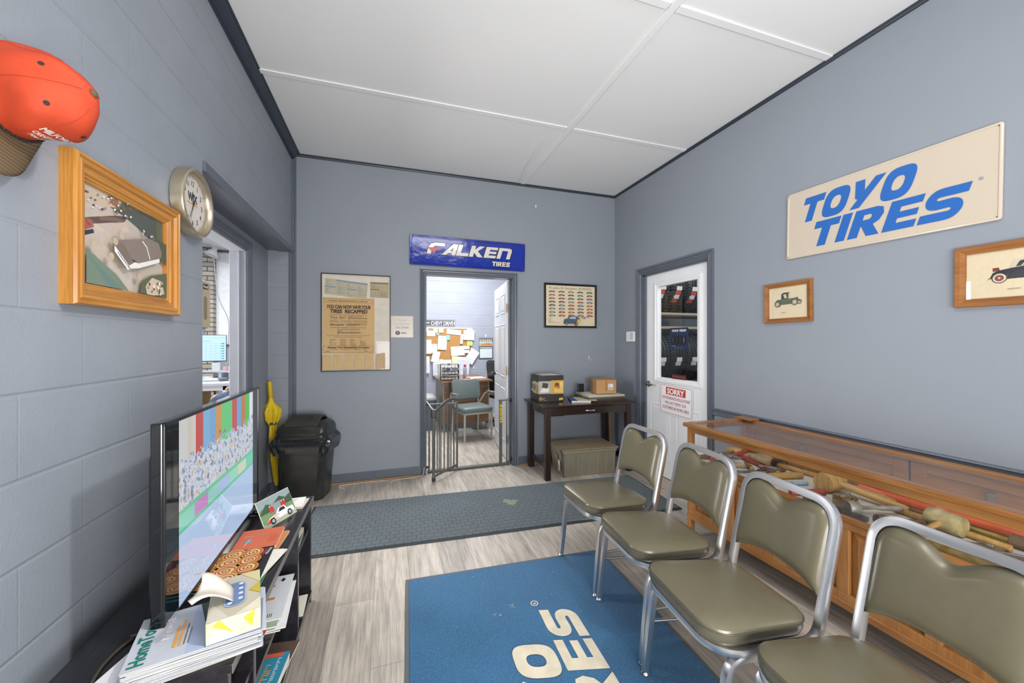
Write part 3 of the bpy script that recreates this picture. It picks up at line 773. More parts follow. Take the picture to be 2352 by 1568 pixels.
def tool(kind, label, cat, x, y, a, zoff=0, **k):
    """handle tip at (x, y), pointing along angle a (degrees, 0 = +X)"""
    t = thing(kind, label, cat, (x, y, ZD + zoff), R(a), TG)
    L = k.get('L', .28); hr = k.get('r', .013); hm = k.get('hm', m_pale); mm = k.get('mm', m_steel)
    q = MB()
    if kind == 'hammer':
        handle(q, L, hr, None); q.build('handle', hm, t, smooth=True)
        q = MB(); z = .016
        q.tube([(L - .005, -.055, z), (L - .005, -.05, z), (L - .005, -.03, z), (L - .005, -.02, z), (L - .005, .02, z), (L - .004, .05, z * 1.0), (L - .012, .078, z)], .014, 10, up=(0, 0, 1), radii=[.95, 1, .75, 1.05, 1.05, .8, .35])
        q.build('head', mm, t, smooth=True)
    elif kind == 'mallet':
        hr2 = k.get('R', .04); hl = k.get('H', .12)
        q.tube([(L * s, 0, hr2 + (hr * 1.1 - hr2) * (1 - s)) for s in (0, .05, .5, 1)], hr, 12, radii=[.9, 1.1, 1, .95]); q.build('handle', hm, t, smooth=True)
        q = MB(); bb = k.get('bulge', .06)
        T = Matrix.Translation((L + hr2 * .8, 0, hr2)) @ Matrix.Rotation(PI / 2, 4, 'X') @ Matrix.Translation((0, 0, -hl / 2))
        q.lathe([(hr2 * .93, 0), (hr2 * .96, .003), (hr2 * (.97 + bb * .3), hl * .18), (hr2 * (1 + bb * .3), hl * .5), (hr2 * (.97 + bb * .3), hl * .82), (hr2 * .96, hl - .003), (hr2 * .93, hl)], 28, T=T)
        hd = q.build('head', mm, t, smooth=True, ang=.9)
        for f in ((.3, .7) if k.get('bands') else ()):
            q = MB(); q.lathe([(hr2 * 1.005, hl * f - .0012), (hr2 * 1.02, hl * f), (hr2 * 1.005, hl * f + .0012)], 28, T=T, cap=(False, False)); q.build('turned_groove', m_dkwood, hd, smooth=True)
    elif kind in ('screwdriver', 'chisel'):
        q.lathe([(.004, 0), (.012, .004), (.014, .03), (.011, .06), (.013, .085), (.007, .1)], 12, T=Matrix.Translation((0, 0, .014)) @ Matrix.Rotation(PI / 2, 4, 'Y'))
        q.build('handle', hm, t, smooth=True)
        q = MB()
        if kind == 'chisel': q.stack([[(x_, -b, .014 - c), (x_, b, .014 - c), (x_, b, .014 + c), (x_, -b, .014 + c)] for x_, b, c in ((.098, .005, .005), (.125, .008, .004), (L - .01, .010, .003), (L, .010, .0004))])
        else: q.tube([(.098, 0, .014), (L - .02, 0, .012), (L, 0, .011)], .0035, 8, radii=[1, 1, 1.3])
        q.build('blade', mm, t, smooth=False)
    elif kind == 'wrench':
        z = .006
        q.prism([(.02, -.008), (L - .03, -.011), (L - .03, .011), (.02, .008)], .001, .009)
        hdp = [(L - .035, -.012), (L - .015, -.026), (L + .02, -.028), (L + .042, -.018), (L + .03, -.008), (L + .008, -.01), (L + .004, .006), (L + .03, .012), (L + .036, .02), (L + .01, .028), (L - .02, .022), (L - .035, .012)]
        q.prism(hdp, 0, .012); q.lathe([(.016, 0), (.016, .01)], 16, T=Matrix.Translation((.012, 0, 0)))
        q.build('body', mm, t, bevel=.001)
        q = MB(); q.lathe([(.006, 0), (.0065, .002), (.006, .018)], 12, T=Matrix.Translation((L - .012, .0, .013)) @ Matrix.Rotation(PI / 2, 4, 'Y')); q.build('adjusting_screw', mm, t)
    elif kind == 'pliers':
        for sg in (-1, 1):
            q = MB(); q.tube(catmull([(0, sg * .034, .007), (L * .35, sg * .032, .007), (L * .66, sg * .006, .007), (L * .74, -sg * .006, .007), (L * .85, -sg * .012, .007), (L, -sg * .004, .007)], 4), (.007, .006), 8); q.build('jaw_and_grip', mm, t, smooth=True)
        q = MB(); q.lathe([(.014, 0), (.014, .016), (.01, .018)], 16, T=Matrix.Translation((L * .7, 0, 0))); q.build('pivot', mm, t, smooth=True)
    return t
tool('mallet', 'small brown wooden mallet at the far end of the tool case', 'mallet', 2.15, 2.02, 18, L=.15, r=.011, R=.03, H=.09, hm=m_dkwood, mm=m_mallet)
tool('hammer', 'hammer with a bright red grip and pale neck at the far end', 'hammer', 2.42, 2.05, 194, zoff=.022, L=.27, r=.014, hm=m_redh)
tool('hammer', 'hammer with dull red handle lying beside the leather glove', 'hammer', 2.30, 2.03, 256, L=.33, r=.0135, hm=m_redh, mm=m_rust)
tool('hammer', 'small ball hammer with brassy head and short wooden handle', 'hammer', 2.03, 1.93, -35, L=.17, r=.009, mm=m_brassy)
tool('hammer', 'light claw hammer with a pale handle below the brassy one', 'hammer', 2.03, 1.69, 15, L=.24, r=.011)
tool('screwdriver', 'long screwdriver with dark wooden grip at the far front corner', 'screwdriver', 2.02, 2.08, -8, L=.25, hm=m_dkwood)
tool('chisel', 'wood chisel with pale handle pointing at the glass front', 'chisel', 2.29, 1.73, 208, L=.22)
tool('screwdriver', 'short screwdriver with red grip near the far end of the case', 'screwdriver', 2.06, 2.03, 25, L=.16, hm=m_redh)
tool('wrench', 'flat grey wrench among the small hammers', 'wrench', 2.02, 1.80, -12, L=.18, mm=m_steel)
t = thing('leather_glove', 'folded tan leather work glove with dark red cuff in the tool case', 'glove', (2.36, 1.89, ZD), R(-100), TG)
q = MB(); q.stack([[(x_, b * math.cos(a_), max(.001, c * (1 + math.sin(a_)) * (1 + .15 * math.sin(3 * a_)))) for a_ in [2 * PI * i / 18 for i in range(18)]] for x_, b, c in ((-.12, .02, .012), (-.09, .045, .02), (-.02, .055, .026), (.04, .045, .022), (.09, .052, .028), (.115, .056, .034))], cap=(True, False))
q.build('palm', m_leath, t, smooth=True)
for k, dy in enumerate((-.03, -.01, .012)):
    q = MB(); q.tube(catmull([(-.09, dy, .016), (-.13, dy * 1.3, .016), (-.16 + .01 * k, dy * 1.5, .012)], 4), .012, 10, radii=[1, 1, 1, 1, 1, .95, .9, .8, .5]); q.build('finger', m_leath, t, smooth=True)
q = MB(); lpz = [(.116, .057 * math.cos(a_), max(.002, .034 * (1 + math.sin(a_)) * (1 + .15 * math.sin(3 * a_)))) for a_ in [2 * PI * i / 24 for i in range(24)]]
q.tube(lpz, .0035, 6, True); q.build('cuff_binding', mat('maroon_binding', '5a2c22', .8), t, smooth=True)
def rodthing(name, label, cat, p0, p1, r, m, n=12, rad=None, **k):
    c = ((p0[0] + p1[0]) / 2, (p0[1] + p1[1]) / 2, ZD)
    q = MB(); P0 = Vector((p0[0] - c[0], p0[1] - c[1], k.get('z0', r))); P1 = Vector((p1[0] - c[0], p1[1] - c[1], k.get('z1', r)))
    N = 7; q.tube([P0.lerp(P1, i / (N - 1)) for i in range(N)], r, n, radii=rad, sq=k.get('sq', 0))
    o = q.build(name, m, smooth=True); o.location = c; tag(o, label, cat, TG); return o
rodthing('tool_handle', 'long straight pale wooden handle reaching back to the glove', 'handle', (2.365, 1.80), (2.405, 1.46), .015, m_pale)
rodthing('wooden_cylinder', 'thick short yellowish wooden cylinder behind the second chair', 'handle', (2.10, 1.66), (2.30, 1.61), .019, m_pale)
rodthing('blue_tool_bit', 'short light blue painted tool shank', 'tool', (2.14, 1.548), (2.225, 1.525), .010, mat('pale_blue_paint', '8fb3cf', .5))
rodthing('tool_handle', 'dull red round handle end behind the third chair', 'handle', (1.998, 1.455), (2.17, 1.40), .015, m_redh)
tool('mallet', 'big pale wooden mallet with round banded head, largest in the case', 'mallet', 2.292, 1.12, 96.5, L=.27, r=.017, R=.052, H=.13, hm=m_pale, mm=m_mallet, bands=1)
rodthing('tool_handle', 'pale wooden handle with rounded end beside the big mallet', 'handle', (2.36, 1.41), (2.345, 1.20), .018, m_pale, rad=[.8, .9, 1, 1, 1, 1, .8])
rodthing('orange_pipe', 'long orange plastic pipe along the back of the tool case', 'pipe', (2.405, 1.38), (2.45, .33), .019, m_orap, 16)
q = MB(); q.box(-.003, .003, -.17, .17, 0, .003); o = q.build('measuring_strip', m_paper); o.location = (2.455, 1.30, ZD); tag(o, 'thin white strip behind the orange pipe', 'ruler', TG)
t = thing('coiled_strap', 'coiled tan leather strap with a buckle beside the big mallet', 'strap', (2.13, 1.285, ZD), R(30), TG)
q = MB(); sp = [((.012 + .0035 * a_ / 1.5) * math.cos(a_) * 1.25, (.012 + .0035 * a_ / 1.5) * math.sin(a_)) for a_ in [k * .35 for k in range(54)]]
q.tube([(a_, b_, .02) for a_, b_ in sp], (.0012, .019), 6, sq=1); q.build('strap', m_leath, t, smooth=True)
q = MB(); q.tube([(.045, -.02, .038), (.085, -.02, .04), (.085, .02, .04), (.045, .02, .038)], .002, 6, True); q.build('buckle', m_steel, t)
t = thing('meat_tenderizer', 'grey metal headed masher with a thin neck', 'mallet', (2.03, 1.215, ZD), R(-22), TG)
q = MB(); q.lathe([(.028, 0), (.031, .005), (.031, .03), (.026, .05), (.012, .062), (.008, .075), (.007, .13), (.011, .15), (.013, .22), (.010, .24)], 20, T=Matrix.Translation((0, 0, .031)) @ Matrix.Rotation(PI / 2, 4, 'Y'))
q.build('body', mat('cast_aluminium', 'a39c90', .5, .5, var=.2, vs=30), t, smooth=True)
rodthing('iron_bar', 'long dark flat iron bar along the front of the case', 'bar', (2.02, 1.40), (2.022, 1.13), .010, m_rust, 4, sq=1)
t = rodthing('tool_handle', 'dark wooden handle with a black iron end', 'handle', (2.03, 1.10), (2.19, 1.02), .020, m_dkwood, rad=[1.25, 1.25, .9, .8, .75, .7, .6])
rodthing('tool_handle', 'left of two long wooden sticks behind the nearest chair', 'handle', (2.27, 1.17), (2.25, .80), .014, m_pale)
rodthing('tool_handle', 'right of two long wooden sticks behind the nearest chair', 'handle', (2.32, 1.16), (2.325, .93), .014, m_dkwood, rad=[.7, 1, 1, 1, 1, 1, .8])
tool('mallet', 'mottled rawhide mallet with rounded log-like head', 'mallet', 2.02, .98, -2, L=.18, r=.011, R=.042, H=.11, hm=m_pale, mm=mat('mottled_hide', 'a4966a', .6, var=.35, vs=25), bulge=.25)
t = thing('hose_coupling', 'brown ribbed rod with a dark band and orange end', 'tool', (2.315, .84, ZD), R(-88), TG)
q = MB(); q.cyl((-.12, 0, .020), (.02, 0, .020), .014, n=14)
q.build('rod', m_brassy, t, smooth=True)
q = MB(); q.lathe([(.02, 0), (.026, .003), (.026, .05), (.022, .053)], 20, T=Matrix.Translation((.015, 0, .027)) @ Matrix.Rotation(PI / 2, 4, 'Y')); q.build('band', mat('brown_rubber', '66503c', .8, var=.15), t, smooth=True)
q = MB(); q.cyl((.066, 0, .027), (.075, 0, .027), .021, n=20); q.build('end_cap', m_orap, t, smooth=True)
tool('pliers', 'grey steel pliers lying beside the adjustable wrench', 'pliers', 2.22, .70, 115, L=.20)
tool('wrench', 'large adjustable wrench with worn jaws behind the nearest chair', 'wrench', 2.20, .57, 88, L=.27, mm=mat('warm_steel', 'a39a8a', .35, .8, var=.15))
rodthing('brass_bar', 'mottled yellow brass bar at the front of the case', 'bar', (2.012, .93), (2.03, .66), .011, m_brassy, 4, sq=1)
tool('chisel', 'long twisted steel chisel in front of the rawhide mallet', 'chisel', 2.14, .83, 90, L=.24, hm=m_dkwood)
# ================================================================ TV CONSOLE AND ITS LOAD
KT = .54
co = thing('tv_console', 'low black wooden shelf unit along the left wall under the television', 'console', (-.57, 1.66, 0))
def KB(name, boxes, m=m_blackw, par=co, bevel=.0015):
    q = MB()
    for b in boxes: q.box(*b)
    return q.build(name, m, par, bevel=bevel, world=True)
KX0, KX1, KY0, KY1 = -.765, -.374, 1.125, 2.225
KB('top', [(KX0, KX1 + .003, KY0, KY1, KT - .022, KT)])
KB('front_edge', [(KX1 + .003, KX1 + .006, KY0, KY1, KT - .024, KT + .0)], mat('grey_edge_band', '6d6a66', .4))
for y in (KY0 + .012, 1.33, 1.915, KY1 - .014):
    KB('divider', [(KX0 + .01, KX1 - .005, y - .011, y + .011, .03 if y in (1.33, 1.915) else 0.0, KT - .022)])
for y in (1.33, 1.915): KB('foot', [(KX1 - .04, KX1 - .004, y - .012, y + .012, 0, .03)])
KB('bottom_shelf', [(KX0 + .01, KX1, KY0 + .02, KY1 - .02, .045, .062)])
KB('shelf', [(KX0 + .02, KX1 - .012, 1.341, 1.904, .295, .312)])
KB('shelf', [(KX0 + .02, KX1 - .012, 1.926, KY1 - .025, .375, .39)])
KB('shelf', [(KX0 + .02, KX1 - .012, KY0 + .024, 1.319, .36, .375)])
KB('back_panel', [(KX0, KX0 + .006, KY0, KY1, .03, KT - .022)])
q = MB()
for y, z in ((1.93 - .028, .44), (1.93 - .028, .40)): q.lathe([(.004, 0), (.004, .003)], 10, T=Matrix.Translation((-.44, y, z)) @ Matrix.Rotation(PI / 2, 4, 'X'))
q.build('peg', m_brass, co, world=True)
# television
TVX = -.585
tv = thing('television', 'flat screen television showing a blurred colourful crowd, standing on the console', 'television', (TVX, 1.675, KT), RW * -1 + R(1.5))
# local: u along +Y, front to +X
VW, VH, VZ = .862, .555, .035
q = MB(); q.box(-VW / 2, VW / 2, -.008, .018, VZ, VZ + VH); q.build('housing', m_bglos, tv, bevel=.003)
q = MB(); q.prism(rrect(VW * .93, .45, .03), 0, .028, T=Matrix.Translation((0, .018, VZ + VH * .46)) @ Matrix.Rotation(-PI / 2, 4, 'X'), top=.93); q.build('rear_cover', m_black, tv)
q = MB(); b = .010
for bx in ((-VW / 2, VW / 2, VZ + VH - b, VZ + VH), (-VW / 2, VW / 2, VZ, VZ + b * 1.4), (-VW / 2, -VW / 2 + b, VZ, VZ + VH), (VW / 2 - b, VW / 2, VZ, VZ + VH)): q.box(bx[0], bx[1], -.013, -.007, bx[2], bx[3])
q.build('bezel', mat('dark_chrome_bezel', '3a3a3d', .15, .7), tv, bevel=.001)
def screenmat():
    m, nt, bb = base('tv_picture')
    tc = node(nt, 'ShaderNodeTexCoord'); sp = node(nt, 'ShaderNodeSeparateXYZ'); nt.links.new(tc.outputs['Object'], sp.inputs[0])
    def mth(op, a, b2=None, cl=False):
        n = node(nt, 'ShaderNodeMath', operation=op); n.use_clamp = cl
        for i, x in enumerate((a, b2)):
            if x is None: continue
            if isinstance(x, (int, float)): n.inputs[i].default_value = x
            else: nt.links.new(x, n.inputs[i])
        return n.outputs[0]
    U = mth('DIVIDE', mth('ADD', sp.outputs['X'], .345), .69); V = mth('DIVIDE', mth('SUBTRACT', sp.outputs['Z'], VZ), VH)
    # vertical banners, one colour after the other
    br = node(nt, 'ShaderNodeValToRGB'); br.color_ramp.interpolation = 'CONSTANT'
    cols = ['d8d8d6', 'd8cfc4', 'c8463c', '7fb4dc', '78a8d8', 'd8963c', '63cf7a', '63cf7a', 'd0403c', '6fa6d8', 'c07a30', '4cc048', 'e4e8ea']
    el = br.color_ramp.elements
    while len(el) < len(cols): el.new(.5)
    for i, (e, c) in enumerate(zip(el, cols)): e.position = i / len(cols); e.color = lin(c)
    nt.links.new(U, br.inputs[0])
    cv = node(nt, 'ShaderNodeCombineXYZ'); nt.links.new(mth('MULTIPLY', U, 26), cv.inputs[0]); nt.links.new(mth('ADD', mth('MULTIPLY', V, 22), mth('MULTIPLY', U, 8)), cv.inputs[1])
    nz = node(nt, 'ShaderNodeTexNoise'); nz.inputs['Scale'].default_value = 1.1; nz.inputs['Detail'].default_value = 6; nt.links.new(cv.outputs[0], nz.inputs['Vector'])
    crowd = node(nt, 'ShaderNodeValToRGB'); el = crowd.color_ramp.elements
    st = [(.26, '6a6460'), (.35, '9f8f86'), (.41, '8fa4cc'), (.46, 'c8cfe0'), (.53, 'dfe5f2'), (.59, 'c4bfbc'), (.65, 'd6c890'), (.72, 'c07a70')]
    while len(el) < len(st): el.new(.5)
    for e, (p, c) in zip(el, st): e.position = p; e.color = lin(c)
    nt.links.new(nz.outputs['Fac'], crowd.inputs[0])
    edge = mth('MULTIPLY', mth('SUBTRACT', nz.outputs['Fac'], .5), .35)
    def mix(fac, a, b2):
        n = node(nt, 'ShaderNodeMixRGB'); nt.links.new(fac, n.inputs[0])
        for i, x in ((1, a), (2, b2)):
            if isinstance(x, tuple): n.inputs[i].default_value = x
            else: nt.links.new(x, n.inputs[i])
        return n.outputs[0]
    Ve = mth('ADD', V, edge)
    up = mth('GREATER_THAN', Ve, .76)
    c = mix(up, crowd.outputs[0], br.outputs[0])
    bn = node(nt, 'ShaderNodeValToRGB'); bn.color_ramp.interpolation = 'CONSTANT'; el = bn.color_ramp.elements
    bc = ['8fd8c8', 'cf8fd0', '9fd8cf', 'b9c4f2', '9fe0c8', 'd8e0c4', '77d8b8']
    while len(el) < len(bc): el.new(.5)
    for i, (e, cc) in enumerate(zip(el, bc)): e.position = i / len(bc); e.color = lin(cc)
    nt.links.new(U, bn.inputs[0])
    low = mth('LESS_THAN', mth('ADD', V, mth('MULTIPLY', edge, .15)), .50); c = mix(low, c, bn.outputs[0])
    l1 = mth('LESS_THAN', mth('ABSOLUTE', mth('SUBTRACT', V, .50)), .012); c = mix(l1, c, lin('6fcf9a'))
    fl = mth('LESS_THAN', V, .40); c = mix(fl, c, lin('bcd4f4'))
    l2 = mth('LESS_THAN', mth('ABSOLUTE', mth('SUBTRACT', V, .40)), .009); c = mix(l2, c, lin('66d0a0'))
    ins = mth('MULTIPLY', mth('GREATER_THAN', U, 0), mth('LESS_THAN', U, 1))
    c = mix(ins, (0.0, 0.004, 0.007, 1), c)
    bb.inputs['Base Color'].default_value = (.004, .006, .008, 1); bb.inputs['Roughness'].default_value = .04
    bb.inputs['Coat Weight'].default_value = .5
    nt.links.new(c, bb.inputs['Emission Color']); bb.inputs['Emission Strength'].default_value = .8
    return m
q = MB(); q.box(-VW / 2 + .008, VW / 2 - .008, -.0098, -.0085, VZ + .012, VZ + VH - .008); q.build('screen', screenmat(), tv)
for x in (-.37, .37):
    q = MB(); q.tube([(x, .004, VZ + .02), (x + math.copysign(.01, x), .0, .012)], (.009, .014), 8, sq=.8)
    q.tube([(x, -.075, .004), (x + math.copysign(.012, x), .0, .014), (x, .085, .004)], (.004, .010), 8, sq=.8); q.build('stand_foot', m_bglos, tv, smooth=True)
q = MB(); q.box(-.03, .03, -.014, -.0125, VZ + .003, VZ + .009); q.build('badge', mat('silver_badge', 'b9b9bc', .3, .8), tv)
# cable curling on the console behind the magazines
q = MB(); q.tube([(p[0], p[1], KT + .004) for p in catmull([(-.61, 1.36, 0), (-.66, 1.29, 0), (-.672, 1.22, 0), (-.66, 1.15, 0)], 8)], .0035, 8)
tag(q.build('power_cable', mat('brown_cable', '4a423a', .4), smooth=True), 'thin dark cable curling over the console behind the magazines', 'cable')
def magazine(label, c, wd, ht, th, a, cover, group=None, name='magazine', sway=0, tilt=None):
    """flat magazine, local u = width, v = height, cover upwards; c = centre of its underside"""
    t = thing(name, label, name.replace('_', ' '), c, 0, group, rot=tilt or (0, 0, R(a)))
    q = MB(); q.prism(rrect(wd - .003, ht - .003, .001, 1), 0.0004, th - .0006); q.build('pages', m_paper, t)
    cv = Art('T', th); cv.k = 0; cover(cv, wd, ht); cv.build('cover', None, t)
    return t
def plaincover(col, lines='555555', pic=None):
    def f(a, w_, h_):
        a.rect(-w_ / 2, -h_ / 2, w_ / 2, h_ / 2, col)
        if pic: a.rect(-w_ * .42, -h_ * .3, w_ * .42, h_ * .2, pic)
        a.scrib(-w_ * .4, h_ * .28, w_ * .4, h_ * .42, 2, lines, .6)
    return f
# far end leaflets
magazine('blue-grey leaflet at the far end of the console', (-.515, 2.125, KT), .14, .13, .003, 5, plaincover('8fa0ae'), name='leaflet')
magazine('white booklet with faint red print on top of another booklet', (-.475, 2.13, KT + .0065), .16, .115, .006, 2, lambda a, w_, h_: (a.rect(-w_ / 2, -h_ / 2, w_ / 2, h_ / 2, 'efece6'), a.scrib(w_ * .15, h_ * .1, w_ * .42, h_ * .4, 3, 'b0604a'), a.scrib(-w_ * .3, -h_ * .1, -w_ * .05, h_ * .2, 3, 'a8a8a8')), name='booklet')
magazine('cream booklet with a red edge, lowest at the far end', (-.470, 2.13, KT + .001), .17, .115, .0055, -4, lambda a, w_, h_: (a.rect(-w_ / 2, -h_ / 2, w_ / 2, h_ / 2, 'e8dccf'), a.rect(-w_ / 2, -h_ / 2, w_ / 2, -h_ / 2 + .006, 'c25a3a')), name='booklet')
# race car photo card leaning back
pc = thing('photo_card', 'unframed photo of a red and white race car propped up on the console', 'photo', (-.452, 1.955, KT), R(63))
q = MB(); q.M = Matrix.Rotation(R(-24), 4, 'X'); q.box(-.095, .095, 0, .002, .001, .125); q.build('card', m_paper, pc)
a = Art('W', .0005); a.M = Matrix.Rotation(R(-24), 4, 'X')
a.rect(-.093, .003, .093, .123, '6f8f63'); a.rect(-.093, .085, .093, .123, '8a9a9a'); a.pg([(-.093, .07), (-.05, .1), (-.02, .085), (.03, .108), (.06, .09), (.093, .1), (.093, .062), (-.093, .062)], '3f5340')
a.rect(-.093, .003, .093, .02, 'a9b39a')
for k in range(7): a.disc(-.035 + k * .013, .083, .005, 'c8a08a', 10); a.rect(-.041 + k * .013, .055, -.030 + k * .013, .079, 'c23a34')
a.pg([(-.085, .018), (-.06, .038), (-.02, .043), (.0, .062), (.035, .062), (.045, .045), (.08, .043), (.083, .02)], 'e6dede'); a.pg([(-.085, .018), (-.06, .034), (-.03, .036), (-.045, .018)], 'c9362f')
a.pg([(-.005, .044), (.006, .058), (.03, .058), (.036, .044)], '2a2a30'); a.scrib(-.03, .02, .03, .042, 3, 'b8433c')
for x in (-.045, .052): a.disc(x, .021, .0135, '26262a', 18); a.disc(x, .021, .007, 'c8c8c8', 14); a.disc(x, .021, .003, '55555a', 8)
a.build('photo_print', None, pc)
q = MB(); q.M = Matrix(); q.stack([[(x_, .002, .004), (x_, .048, .0005), (x_, .05, .0015), (x_, .03, .085)] for x_ in (-.02, .02)]); q.build('rear_stand', mat('clear_plastic_grey', '8a949c', .3), pc)
# orange notebooks
def nb(a, w_, h_):
    a.rect(-w_ / 2, -h_ / 2, w_ / 2, h_ / 2, 'dd6f4e')
    st = []
    for k in range(16): r_ = .017 if k % 2 else .009; st.append((-w_ * .22 + r_ * math.cos(PI * k / 8), -h_ * .12 + r_ * math.sin(PI * k / 8)))
    a.pg(st, '4fa3c0'); a.stroke([(-w_ * .26, -h_ * .30), (-w_ * .2, 0)], .003, 'd8d2c8', False)
    a.stroke([(-w_ * .38, h_ * .13), (-w_ * .18, h_ * .15)], .004, 'c9b9ae', False); a.disc(-w_ * .04, h_ * .17, .007, '9a8f8a', 6)
    a.stroke([(w_ * .12 + .010 * math.cos(k * .6), h_ * .0 + .016 * math.sin(k * .6)) for k in range(10)], .0016, 'a8a04a')
    a.rects([(w_ * .22, -h_ * .25 + k * .012, w_ * .42, -h_ * .25 + k * .012 + .0012) for k in range(5)], 'a04a38')
nb2 = magazine('orange covered notebook lying under another orange notebook', (-.472, 1.757, KT), .145, .165, .007, -4, lambda a, w_, h_: a.rect(-w_ / 2, -h_ / 2, w_ / 2, h_ / 2, 'd88a4a'), name='notebook')
q = magazine('orange notebook with a blue star sticker, upper of two', (-.490, 1.772, KT + .0085), .150, .165, .010, 2, nb, name='notebook')
# food magazine with pale booklets underneath
m_bun = mat('pastry', 'd8a050', .5, var=.3, vs=90)
def food(a, w_, h_):
    a.rect(-w_ / 2, -h_ / 2, w_ / 2, h_ / 2, '2c2528')
    rr = random.Random(3)
    for i, (x, y) in enumerate([(-.078, .088), (-.02, .095), (.040, .088), (-.08, .03), (-.018, .032), (.045, .028), (-.075, -.032), (-.012, -.034), (.05, -.036), (-.06, -.095), (.002, -.094)]):
        y *= .95; r_ = .036
        a.disc(x, y, r_, ['d99a4a', 'e0b062', 'cf8a3c'][i % 3], 16)
        a.disc(x, y, r_ * .82, 'b4502c', 16); a.disc(x, y, r_ * .70, 'edc585', 16)
        a.stroke([(x + (r_ * .62 - k * .0012) * math.cos(k * .75 + i), y + (r_ * .62 - k * .0012) * math.sin(k * .75 + i)) for k in range(17)], .0042, 'b03f26')
        a.disc(x + .002, y, .0028, '5a8a3a', 6)
fm = None
for k, (lb, dx, dy, aa, cc) in enumerate([('green edged magazine lowest under the food magazine', .004, -.006, 1, '2f8a5a'), ('cream paper booklet sticking out below the food magazine', .016, .012, -13, 'ece4d4'), ('white booklet with orange print sticking out below the food magazine', .012, -.002, -8, 'f0ebe0')]):
    magazine(lb, (-.505 + dx, 1.572 + dy, KT + .0045 * k), .200, .222, .004, aa, plaincover(cc, 'e0703a'), 'food magazine pile')
def foodc(a, w_, h_):
    food(a, w_, h_)
    a.T2 = None
    a.text('Cheese', w_ * .42, h_ * .22, .012, 'd8304a', w=.045, shear=.2, bold=.01, rot=80); a.text('PIZZA BUNS', w_ * .48, h_ * .24, .008, 'f0f0f0', w=.046, bold=.02, rot=80)
    a.rect(w_ * .22, -h_ * .46, w_ * .44, -h_ * .33, 'f4f4f4'); a.rects([(w_ * .24 + k * .0042, -h_ * .45, w_ * .24 + k * .0042 + (.0022 if k % 3 else .001), -h_ * .35) for k in range(9)], '202020')
magazine('food magazine with baked rolls on its cover, front of the television', (-.515, 1.568, KT + .0145), .212, .236, .004, 3, foodc, 'food magazine pile')
# stack of town magazines with the tissue box
def town(a, w_, h_):
    a.rect(-w_ / 2, -h_ / 2, w_ / 2, h_ / 2, 'c6cad4')
    a.rect(-w_ * .02, -h_ * .5, w_ * .5, h_ * .5, 'a9b6d4')
    a.pg([(w_ * .0, h_ * .5), (w_ * .0, h_ * .12), (w_ * .1, h_ * -.02), (w_ * .16, h_ * .2), (w_ * .2, h_ * .5)], '3c4a32'); a.pg([(w_ * .02, h_ * .4), (-w_ * .04, h_ * .1), (w_ * .04, h_ * .02), (w_ * .1, h_ * .3)], '59664a')
    a.pg([(w_ * .06, -h_ * .5), (w_ * .06, -h_ * .05), (w_ * .12, h_ * .1), (w_ * .3, h_ * .2), (w_ * .5, h_ * .2), (w_ * .5, -h_ * .5)], '8d98b8'); a.rect(w_ * .14, -h_ * .45, w_ * .2, -h_ * .1, '5d6a90')
    a.text('HomeTown', -w_ * .335, -h_ * .46, .031, '1f7a6c', w=h_ * .86, bold=.03, rot=90, al='l') if False else None
N = 15; GR = 'pile of town magazines on the console'
ords = ['lowest', 'second lowest', 'third from bottom', 'fourth from bottom', 'fifth from bottom', 'sixth from bottom', 'seventh from bottom', 'middle', 'seventh from top', 'sixth from top', 'fifth from top', 'fourth from top', 'third from top', 'second from top', 'top']
rr = random.Random(11)
MC = (-.472, 1.228)
def townc(a, w_, h_):
    # the long side of the cover runs across the pile: title reads along v
    a.rect(-w_ / 2, -h_ / 2, w_ / 2, h_ / 2, 'c6cad4')
    a.rect(-w_ / 2, h_ * -.06, w_ / 2, h_ / 2, 'aab7d6')
    a.pg([(w_ * .5, h_ * .0), (w_ * .1, h_ * .0), (-w_ * .05, h_ * .14), (w_ * .05, h_ * .3), (w_ * .5, h_ * .26)], '3c4a32')
    a.pg([(w_ * .4, h_ * .0), (w_ * .0, h_ * .05), (w_ * -.02, h_ * .12), (w_ * .2, h_ * .2)], '5f6d4e')
    a.pg([(-w_ * .5, h_ * .02), (-w_ * .15, h_ * .02), (-w_ * .02, h_ * .12), (w_ * .1, h_ * .34), (w_ * .1, h_ * .5), (-w_ * .5, h_ * .5)], '7f8bb0')
    a.rects([(-w_ * .4, h_ * (.08 + k * .08), -w_ * .2, h_ * (.11 + k * .08)) for k in range(4)], '55628a')
